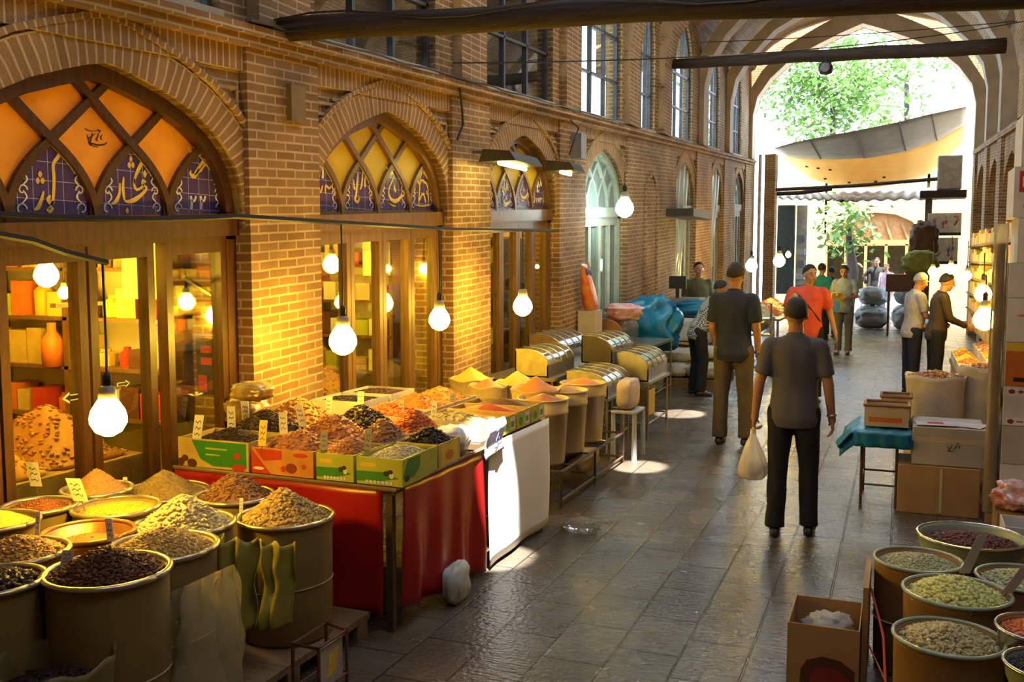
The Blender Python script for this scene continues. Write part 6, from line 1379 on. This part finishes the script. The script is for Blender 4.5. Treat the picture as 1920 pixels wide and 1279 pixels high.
def person(loc,rz,H,label,shirt,trous,hair=HAIRB,skin=SKIN,lean=0.,side=0.,legs=None,arms=None,head=(0,0),long_sleeve=False,untuck=True,vox=.011,belly=0.,face=True,hands=None,bald=False,collar=True,build_=1.,shoes=SHOE,watch=None,grow=1.):
    """local frame: +y is where the figure faces, +x its right side"""
    k=H/1.75
    root=empty('person',(loc[0],loc[1],0),label,'person')
    legs=legs or {};arms=arms or {};hands=hands or {}
    Rt=Matrix.Rotation(-lean,3,'X')@Matrix.Rotation(side,3,'Y')
    pel=Vector((0,0,0));J={}
    for s,n in((1,'R'),(-1,'L')):
        th,sh=legs.get(n,((.02*s,0,-1),(0,0,-1)))
        hip=Vector((.092*s,0,-.02));kn=hip+limb(th,.435);an=kn+limb(sh,.425);J['hip'+n],J['kn'+n],J['an'+n]=hip,kn,an
    for s,n in((1,'R'),(-1,'L')):
        u,f=arms.get(n,((.16*s,0,-1),(.08*s,.12,-1)))
        shd=Rt@Vector((.178*s*build_,-.01,.472));el=shd+limb(u,.285);wr=el+limb(f,.25);J['sh'+n],J['el'+n],J['wr'+n]=shd,el,wr
    nb=Rt@Vector((0,-.005,.545));hy,hp=head
    Rh=Rt@Matrix.Rotation(lean*.6,3,'X')@Matrix.Rotation(hy,3,'Z')@Matrix.Rotation(hp,3,'X')
    hb=nb+Rt@Vector((0,.008,.045));hc=hb+Rh@Vector((0,.02,.11))
    low=min(J['anR'].z,J['anL'].z)-.075
    Rz=Matrix.Rotation(rz,3,'Z');L0=Vector((loc[0],loc[1],0))
    def W(p): return Rz@((Vector(p)-Vector((0,0,low)))*k)+L0
    Rw=Rz@Rh
    # ---- one continuous body
    b=MB()
    def tor(grow,z0,z1,wa=0.,gy=1.):
        R_=[]
        for z,rx,ry,yo in((-.13,.135,.10,-.005),(-.06,.16,.115,-.008),(.03,.158,.11,0),(.13,.145,.10+belly*.4,.004+belly*.3),(.22,.148,.104+belly*.5,.006+belly*.4),(.32,.158,.112+belly*.2,.004),(.40,.172,.112,0),(.455,.165,.098,-.006),(.50,.12,.078,-.008),(.548,.060,.058,-.005)):
            if z<z0-1e-6 or z>z1+1e-6: continue
            t=max(0,min(1,(z+.13)/.25))
            q=(Vector((0,yo,z)) if z<0 else Rt@Vector((0,yo,z)))
            ax=Rt@Vector((1,0,0)) if z>=0 else Vector((1,0,0));ay=Rt@Vector((0,1,0)) if z>=0 else Vector((0,1,0))
            g=grow+wa*(1-t);R_.append([W(q+ax*((rx*build_+g)*math.cos(a))+ay*((ry*build_+g)*gy*math.sin(a))) for a in [2*math.pi*i/24 for i in range(24)]])
        return R_
    b.loft(tor(0,-.13,.548))
    C=lambda p,r0,q,r1:b.cap(W(p),r0*k,W(q),r1*k,12)
    C(nb-Rt@Vector((0,0,.03)),.06,hb+Rh@Vector((0,.005,.03)),.053)
    for s,n in((1,'R'),(-1,'L')):
        C(J['hip'+n],.088,J['kn'+n],.056);C(J['kn'+n],.055,J['an'+n],.04)
        C(J['an'+n],.038,J['an'+n]+Vector((0,.12,-.045)),.028)
        C(J['sh'+n]-Rt@Vector((.05*s,0,.02)),.055,J['sh'+n],.05);C(J['sh'+n],.049,J['el'+n],.04);C(J['el'+n],.041,J['wr'+n],.028)
    # head
    def HP(x,y,z): return W(hc+Rh@Vector((x,y,z)))
    b.ell(HP(0,-.012,.02),(.076*k,.093*k,.097*k),16,12,Rw);b.ell(HP(0,.018,-.045),(.058*k,.066*k,.075*k),14,10,Rw)
    b.ell(HP(0,.062,-.095),(.026*k,.022*k,.022*k),10,7,Rw)
    b.cap(HP(0,.083,.018),.011*k,HP(0,.106,-.022),.015*k,8);b.ell(HP(0,.078,-.058),(.026*k,.016*k,.013*k),10,6,Rw)
    for s in(-1,1): b.ell(HP(.076*s,-.008,-.005),(.012*k,.022*k,.034*k),10,7,Rw);b.ell(HP(.04*s,.066,-.03),(.024*k,.02*k,.026*k),8,6,Rw);b.ell(HP(.03*s,.078,.032),(.026*k,.012*k,.01*k),8,6,Rw)
    # hands
    for s,n in((1,'R'),(-1,'L')):
        wr=J['wr'+n];d=(wr-J['el'+n]).normalized();hd=hands.get(n,{})
        d=Vector(hd.get('dir',d)).normalized();pn=Vector(hd.get('palm',(-s,0,0)));pn=(pn-d*pn.dot(d)).normalized();ac=d.cross(pn)*s  # ac: towards the thumb
        if ac.y<0 and 'palm' not in hd: ac=-ac
        curl=hd.get('curl',.5)
        C(wr,.028,wr+d*.03,.03)
        for q in(-1.5,-.5,.5,1.5): C(wr+d*.02+ac*.009*q,.017,wr+d*.088+ac*.0195*q,.0125)
        for q,l in((-1.5,.055),(-.5,.070),(.5,.076),(1.5,.068)):
            p=wr+d*.088+ac*.0195*q;a1=curl*.7;dd=d*math.cos(a1)+pn*math.sin(a1);m1=p+dd*l*.55
            a2=curl*1.7;d2=d*math.cos(a2)+pn*math.sin(a2);m2=m1+d2*l*.33;a3=curl*2.4;d3=d*math.cos(a3)+pn*math.sin(a3)
            C(p,.0098,m1,.009);C(m1,.009,m2,.0082);C(m2,.0082,m2+d3*l*.26,.007)
        t0=wr+d*.025+ac*.026;t1=t0+(d*.75+ac*.55+pn*.3).normalized()*.042;t2=t1+(d*.9+pn*.35*(1+curl)).normalized()*.03
        C(t0,.0145,t1,.011);C(t1,.011,t2,.0085)
        J['hand'+n]=W(wr+d*.10+pn*.03)
    body=addmesh(fuse(b,vox*.62 if vox<.012 else vox*.85,4,fac=.4),'body',skin,root)
    # hair
    hm=MB()
    def lim(a): # azimuth from the face (0) to the nape (pi)
        t=abs(math.atan2(math.sin(a),math.cos(a)))/math.pi
        return (.88 if not bald else .25)+ (.85 if not bald else 1.35)*min(1,max(0,(t-.18)/.35))+.33*max(0,(t-.5)/.5)
    def hf(u,v):
        a=u*2*math.pi;ph=max(.02,v)*lim(a);q=Vector((math.sin(a)*math.sin(ph),math.cos(a)*math.sin(ph),math.cos(ph)))
        r=1+.03*noise.noise(q*5+Vector((H*9,0,0)))
        return tuple(HP(q.x*.087*r,-.016+q.y*.103*r,.018+q.z*.114*r))
    hm.grid(hf,36,12);h=hm.build('hair',hair,root,smooth=True);sd=h.modifiers.new('solid','SOLIDIFY');sd.thickness=.012*k;sd.offset=-1 
    # face
    if face:
        DK=M('eye_dark',(.012,.01,.01),.3);EW=M('eye_white',(.6,.56,.5),.4);LIP=M('lip',(.30,.11,.08),.5)
        for s in(-1,1):
            m=MB();m.ell(HP(.031*s,.077,.008),(.0125*k,.006*k,.007*k),10,6,Rw);e=m.build('eye',EW,root,smooth=True)
            m=MB();m.ell(HP(.031*s,.0815,.008),(.006*k,.003*k,.006*k),8,5,Rw);m.build('iris',DK,e,smooth=True)
            m=MB();m.ell(HP(.032*s,.084,.033),(.02*k,.006*k,.005*k),10,5,Rw);m.build('eyebrow',hair,root,smooth=True)
        m=MB();m.ell(HP(0,.092,-.057),(.021*k,.005*k,.006*k),10,5,Rw);m.build('mouth',LIP,root,smooth=True)
    # shirt
    S=MB();S.loft(tor(.020*grow,-.13 if untuck else -.06,.548,.012*grow if untuck else 0))
    if untuck: pass
    SC_=lambda p,r0,q,r1:S.cap(W(p),r0*k,W(q),r1*k,14)
    for s,n in((1,'R'),(-1,'L')):
        sh,el,wr=J['sh'+n],J['el'+n],J['wr'+n]
        SC_(sh-Rt@Vector((.07*s,0,.012)),.074,sh-Rt@Vector((.004*s,0,.004)),.064*grow)
        if long_sleeve: SC_(sh,.07,el,.056);SC_(el,.056,el.lerp(wr,.9),.043)
        else:
            e2=sh.lerp(el,.80);d=(el-sh).normalized();a=d.orthogonal().normalized();c_=d.cross(a)
            S.loft([S.ring(W(sh),Rz@a,Rz@c_,.065*k*grow,.065*k*grow,14),S.ring(W(sh.lerp(el,.4)),Rz@a,Rz@c_,.064*k*grow,.064*k*grow,14),S.ring(W(e2),Rz@a,Rz@c_,.064*k*grow,.064*k*grow,14)])
    so_=addmesh(fuse(S,vox,5,.009*k,7.,H*31),'shirt',shirt,root)
    if collar:
        m=MB();rr=[]
        for q,(rad,up) in enumerate(((.098,-.062),(.082,-.03),(.068,.012),(.061,.018),(.059,-.02))):
            rr.append([W(nb+Rt@Vector((rad*math.cos(a),rad*math.sin(a),up-.012*math.sin(a)))) for a in [2*math.pi*i/20 for i in range(20)]])
        m.loft(rr,False,False);m.build('collar',shirt,so_,smooth=True)
    # trousers
    T=MB();T.loft(tor(.012,-.13,.13 if untuck else .05))
    for s,n in((1,'R'),(-1,'L')):
        hip,kn,an=J['hip'+n],J['kn'+n],J['an'+n]
        T.cap(W(hip+Vector((0,0,-.01))),.100*k*grow,W(kn),.073*k*grow,14)
        d=(an-kn).normalized();a=Vector((1,0,0));a=(a-d*a.dot(d)).normalized();c_=d.cross(a)
        T.loft([T.ring(W(kn+d*q),Rz@a,Rz@c_,r*k*grow,r*k*1.02*grow,16) for q,r in((-.03,.071),(.0,.072),(.15,.069),(.3,.067),(.40,.068),(.435,.070))])
    to=addmesh(fuse(T,vox,5,.008*k,8.,H*17),'trousers',trous,root)
    # shoes
    for s,n in((1,'R'),(-1,'L')):
        an=J['an'+n];kn=J['kn'+n];f=Vector((.05*s,1,0)).normalized()
        pitch=max(-.6,min(.7,-(math.atan2((an-kn).y,-(an-kn).z))*.9)) if n in legs else 0
        Rf=Matrix.Rotation(-pitch if an.z>low+.1 else 0,3,'X')
        m=MB();rings=[]
        for y,w_,h_ in((-.075,.02,.02),(-.065,.032,.055),(-.03,.037,.075),(.03,.038,.07),(.08,.044,.052),(.13,.046,.042),(.165,.036,.034),(.18,.015,.02)):
            rings.append([W(an+Rf@Vector((w_*math.cos(a)+.05*s*y,y,-.073+h_*max(0,.5+.55*math.sin(a))))) for a in [2*math.pi*i/14 for i in range(14)]])
        m.loft(rings);m.build('shoe',shoes,root,smooth=True)
    if watch:
        wr,el=J['wr'+watch],J['el'+watch];d=(wr-el).normalized();a=d.orthogonal().normalized();c_=d.cross(a);p=wr-d*.015
        m=MB();m.loft([m.ring(W(p-d*.011),Rz@a,Rz@c_,.034*k,.034*k,16),m.ring(W(p+d*.011),Rz@a,Rz@c_,.034*k,.034*k,16)],False,False);m.build('wristwatch',ST,root,smooth=True,solid=.004)
    J['W']=W;return root,J
V=Vector
NAVY=M('navy_cloth',(.022,.03,.052),.85,c2=(.016,.022,.04),scale=4,bump=.15)
CHAR=M('charcoal_cloth',(.098,.092,.10),.8,c2=(.076,.07,.076),scale=4,bump=.15)
BLKT=M('black_trousers',(.010,.010,.013),.85)
BRNT=M('brown_trousers',(.10,.075,.05),.85,c2=(.08,.06,.04))
KHAK=M('khaki_trousers',(.13,.115,.08),.85)
ORG_=M('coral_shirt',(.62,.085,.045),.75,c2=(.52,.065,.035))
LBL=M('light_blue_shirt',(.24,.30,.34),.8);TEAL=M('teal_shirt',(.01,.22,.27),.75);LIL=M('lilac_shirt',(.46,.38,.46),.8);DKP=M('dark_plum',(.06,.03,.05),.8);PINK=M('pink_top',(.62,.42,.48),.8)
GRYS=M('pale_grey_shirt',(.36,.34,.34),.8,c2=(.28,.26,.27),scale=14);DBR=M('dark_brown_shirt',(.055,.036,.016),.8);OLV=M('olive_vest',(.10,.09,.04),.8)
def check():
    m=M('checked_cloth_base',(.5,.46,.42),.8);nt=m.node_tree;b=nt.nodes['Principled BSDF'];ck=nt.nodes.new('ShaderNodeTexChecker');ck.inputs['Scale'].default_value=42
    ck.inputs[1].default_value=(.42,.40,.37,1);ck.inputs[2].default_value=(.05,.045,.045,1);tc=nt.nodes.new('ShaderNodeTexCoord');nt.links.new(tc.outputs['Object'],ck.inputs[0]);nt.links.new(ck.outputs[0],b.inputs['Base Color']);return m
# man walking away with a plastic bag
P=PZ(1482,1003)
r1,J1=person((P.x,P.y+.02),.05,1.73,'man walking away in a charcoal shirt carrying a white plastic bag',CHAR,BLKT,legs=dict(L=((-.03,-.04,-1),(-.02,-.12,-1)),R=((.05,.13,-1),(.03,-.06,-1))),arms=dict(L=((-.27,-.05,-1),(-.12,.1,-1)),R=((.23,-.06,-1),(.12,.20,-1))),hands=dict(L=dict(curl=1.15),R=dict(curl=.45)),head=(.12,-.05),vox=.0105,face=False,watch='R',grow=1.03,build_=.98)
hp=J1['handL']
m=MB();rings=[]
for z,rx,ry in((0,.018,.014),(-.05,.022,.018),(-.10,.045,.035),(-.17,.072,.06),(-.25,.098,.08),(-.31,.108,.09),(-.35,.10,.085),(-.375,.07,.06),(-.385,.03,.02)):
    rings.append([Vector((hp.x-.03,hp.y,hp.z-.02+z))+Vector((rx*math.cos(a)*(1+.12*math.sin(a*7+z*20)+.1*noise.noise(Vector((math.cos(a)*2,math.sin(a)*2,z*9)))),ry*math.sin(a)*(1+.12*math.sin(a*6)),0)) for a in [2*math.pi*i/36 for i in range(36)]])
m.loft(rings);o=m.build('plastic_bag',glassy('white_bag_film',(.95,.93,.9),.6,.2,diff=(.78,.74,.71),amount=.66),smooth=True);tag(o,'white plastic carrier bag in the hand of the man in charcoal','plastic bag')
m=MB();m.tube([hp+V((-.03,0,-.05)),hp+V((-.025,.0,.02)),hp+V((-.01,.0,.035))],.012,6);m.build('handle',MATS['white_bag_film'],o,smooth=True)
m=MB();m.ell((hp.x-.03,hp.y,hp.z-.32),(.08,.065,.06),14,8);m.build('contents',M('bag_contents',(.5,.46,.42),.7),o,smooth=True)
# man in navy
P=PZ(1372,832)
r2,J2=person((P.x,P.y),-.1,1.96,'tall man in a navy shirt and brown trousers standing with his back turned',NAVY,BRNT,legs=dict(L=((-.04,-.01,-1),(-.02,-.05,-1)),R=((.06,.06,-1),(.03,-.04,-1))),arms=dict(R=((.16,-.02,-1),(.03,.22,-1)),L=((-.12,.05,-1),(.1,.5,-.8))),head=(0,-.1),face=False,watch='R',grow=1.06,untuck=True)
# bending man in a checked shirt
P=PZ(1306,740)
r3,J3=person((P.x,P.y),-1.0,1.78,'man in a checked shirt bending forward over the sacks',check(),BLKT,lean=.55,arms=dict(L=((-.05,.25,-1),(0,.1,-1)),R=((.05,.45,-1),(0,.6,-.7))),legs=dict(L=((-.05,.08,-1),(-.03,-.1,-1)),R=((.08,.1,-1),(.05,-.12,-1))),belly=.05,grow=1.1,long_sleeve=True,face=False)
# man in coral
P=PZ(1510,752)
r4,J4=person((P.x,P.y),math.pi+.25,1.92,'man in a coral shirt walking toward the camera with a strap across his chest',ORG_,BLKT,skin=SKIN2,arms=dict(R=((.35,.25,-1),(-.1,.8,.6)),L=((-.35,-.05,-1),(-.25,.15,-1))),legs=dict(L=((-.04,.12,-1),(-.02,-.05,-1)),R=((.04,-.1,-1),(.02,-.3,-1))),head=(.35,-.12),belly=.03,grow=1.12,build_=1.05)
W4=J4['W'];m=MB();pts=[]
for i in range(24):
    a=2*math.pi*i/24;z=.27+.21*math.cos(a+.3);pts.append(W4((.175*math.sin(a)*-1 if 0 else .165*math.cos(a+math.pi),.155*math.sin(a),.27-.2*math.cos(a))))
m.tube(pts+[pts[0]],.012,6);m.build('bag_strap',NAVY,r4)
# man in light blue holding packets
P=PZ(1580,664)
r5,J5=person((P.x,P.y),math.pi-.15,1.87,'man in a light blue shirt looking down at a yellow packet',LBL,KHAK,arms=dict(R=((.22,.12,-1),(-.35,.75,.1)),L=((-.22,.12,-1),(.35,.75,-.1))),head=(0,-.45),grow=1.06,vox=.013)
c=J5['W']((.07,.30,.18));m=MB();m.obox(c,(.24,.05,.2),.3,.3);tag(m.build('packet',PRINTS['yellow']),'yellow packet held by the man in light blue','packet')
c=J5['W']((.12,.30,.0));m=MB();m.obox(c,(.2,.07,.24),.3,.1);tag(m.build('shopping_bag',M('cyan_bag',(.18,.42,.48),.5)),'pale cyan bag hanging under the yellow packet','bag')
# teal man, behind
P=PZ(1537,648)
person((P.x,P.y),-.35,1.88,'man in a teal shirt facing away behind the man in coral',TEAL,BLKT,face=False,vox=.015)
P=PZ(1556,632)
person((P.x,P.y),.5,1.78,'person in dark plum beyond the man in teal',DKP,BLKT,long_sleeve=True,face=False,vox=.016)
P=PZ(1634,588)
person((P.x,P.y),-1.2,1.95,'man in a lilac shirt and dark trousers far down the street',LIL,BLKT,skin=SKIN2,arms=dict(R=((.1,.3,-1),(0,1,-.1)),L=((-.1,.2,-1),(0,1,-.1))),head=(0,-.15),vox=.017,bald=True,hair=HAIRG)
P=PZ(1640,584.5)
person((P.x+.1,min(P.y+1.0,YSH-1.35)),math.pi,2.0,'person in black standing behind the man in lilac',M('black_top',(.012,.011,.012),.85),BLKT,long_sleeve=True,arms=dict(R=((.6,.1,-.7),(-.3,.4,-.9)),L=((-.6,.1,-.7),(.3,.4,-.9))),vox=.017)
person((PY(1661,560,YSH-1.8).x,YSH-1.8),math.pi-.4,1.8,'person in pale pink at the far shop front',PINK,M('pink_trousers',(.5,.4,.42),.8),vox=.017,head=(0,-.1),long_sleeve=True)
# two men at the right stall
P=PZ(1706,738)
person((P.x,P.y),-1.15,1.80,'grey haired man in a pale grey shirt at the right stall',GRYS,M('navy_trousers',(.012,.012,.03),.85),hair=HAIRG,skin=SKIN2,lean=.08,arms=dict(R=((.15,.25,-1),(0,.8,-.35)),L=((-.15,.15,-1),(.05,.6,-.6))),head=(.1,-.35),belly=.05,grow=1.1,bald=False,vox=.012)
P=PZ(1752,742)
person((P.x-.02,P.y-.3),-1.35,1.80,'man in a dark brown shirt leaning over the right stall',DBR,BLKT,skin=SKIN2,lean=.12,arms=dict(R=((.1,.25,-1),(-.1,1,-.5)),L=((-.15,.3,-1),(.1,1,-.4))),head=(-.1,-.25),grow=1.1,long_sleeve=True,vox=.012)
# vendor
person((-3.42,17.55),math.pi+.35,1.93,'vendor with a yellow lit face behind the counter by the far doors',OLV,BLKT,skin=SKIN2,long_sleeve=True,head=(.1,0),vox=.013)
# ================================================================ LIGHT
wd=bpy.data.worlds.new('world');SC.world=wd;wd.use_nodes=True
nt=wd.node_tree;bg=nt.nodes['Background'];bg.inputs[0].default_value=(.66,.82,1,1);bg.inputs[1].default_value=5.5
sun=bpy.data.lights.new('sun','SUN');sun.energy=30;sun.angle=.012;sun.color=(1,.95,.86)
so=bpy.data.objects.new('sun',sun);COL.objects.link(so);so.rotation_euler=Vector((1.4,-1.8,7.6)).to_track_quat('Z','Y').to_euler()
SC.view_settings.view_transform='Standard';SC.view_settings.look='None';SC.view_settings.exposure=.72;SC.view_settings.gamma=1
SC.view_settings.use_curve_mapping=False
SC.cycles.use_denoising=True;SC.cycles.max_bounces=8;SC.cycles.transparent_max_bounces=12;SC.cycles.sample_clamp_indirect=6
SC.cycles.caustics_reflective=False;SC.cycles.caustics_refractive=False

FILL_GLASS=glassy('fill_frame_glass',(.9,.95,1),.4)
for i,(x,y,e) in enumerate(((.9,2.6,75),(-1.16,1.0,16),(-1.16,5.7,22),(-1.16,8.9,45),(-1.16,12.1,50),(-1.16,15.2,50))):  # unseen cool fill lamps added under the vault to lift the ambient light
    l=bpy.data.lights.new('roof_fill','AREA');l.shape='RECTANGLE';l.size=1.6;l.size_y=.9;l.energy=e;l.color=(.84,.92,1)
    o=bpy.data.objects.new('roof_fill',l);COL.objects.link(o);zl=(6.55 if x<0 else 6.2)+SL*y;o.location=(x,y,zl);o.rotation_euler=(0,0,0)
    m=MB();a,b=.86,.52
    m.box(x-a,x+a,y-b,y-b+.05,zl-.02,zl+.10);m.box(x-a,x+a,y+b-.05,y+b,zl-.02,zl+.10);m.box(x-a,x-a+.05,y-b+.05,y+b-.05,zl-.02,zl+.10);m.box(x+a-.05,x+a,y-b+.05,y+b-.05,zl-.02,zl+.10)
    w_=struct(m.build('window_%d'%(20+i),STEEL));m=MB();m.box(x-a+.05,x+a-.05,y-b+.05,y+b-.05,zl+.04,zl+.05);m.build('pane',FILL_GLASS,w_)  # unseen frame and pane added round each fill lamp
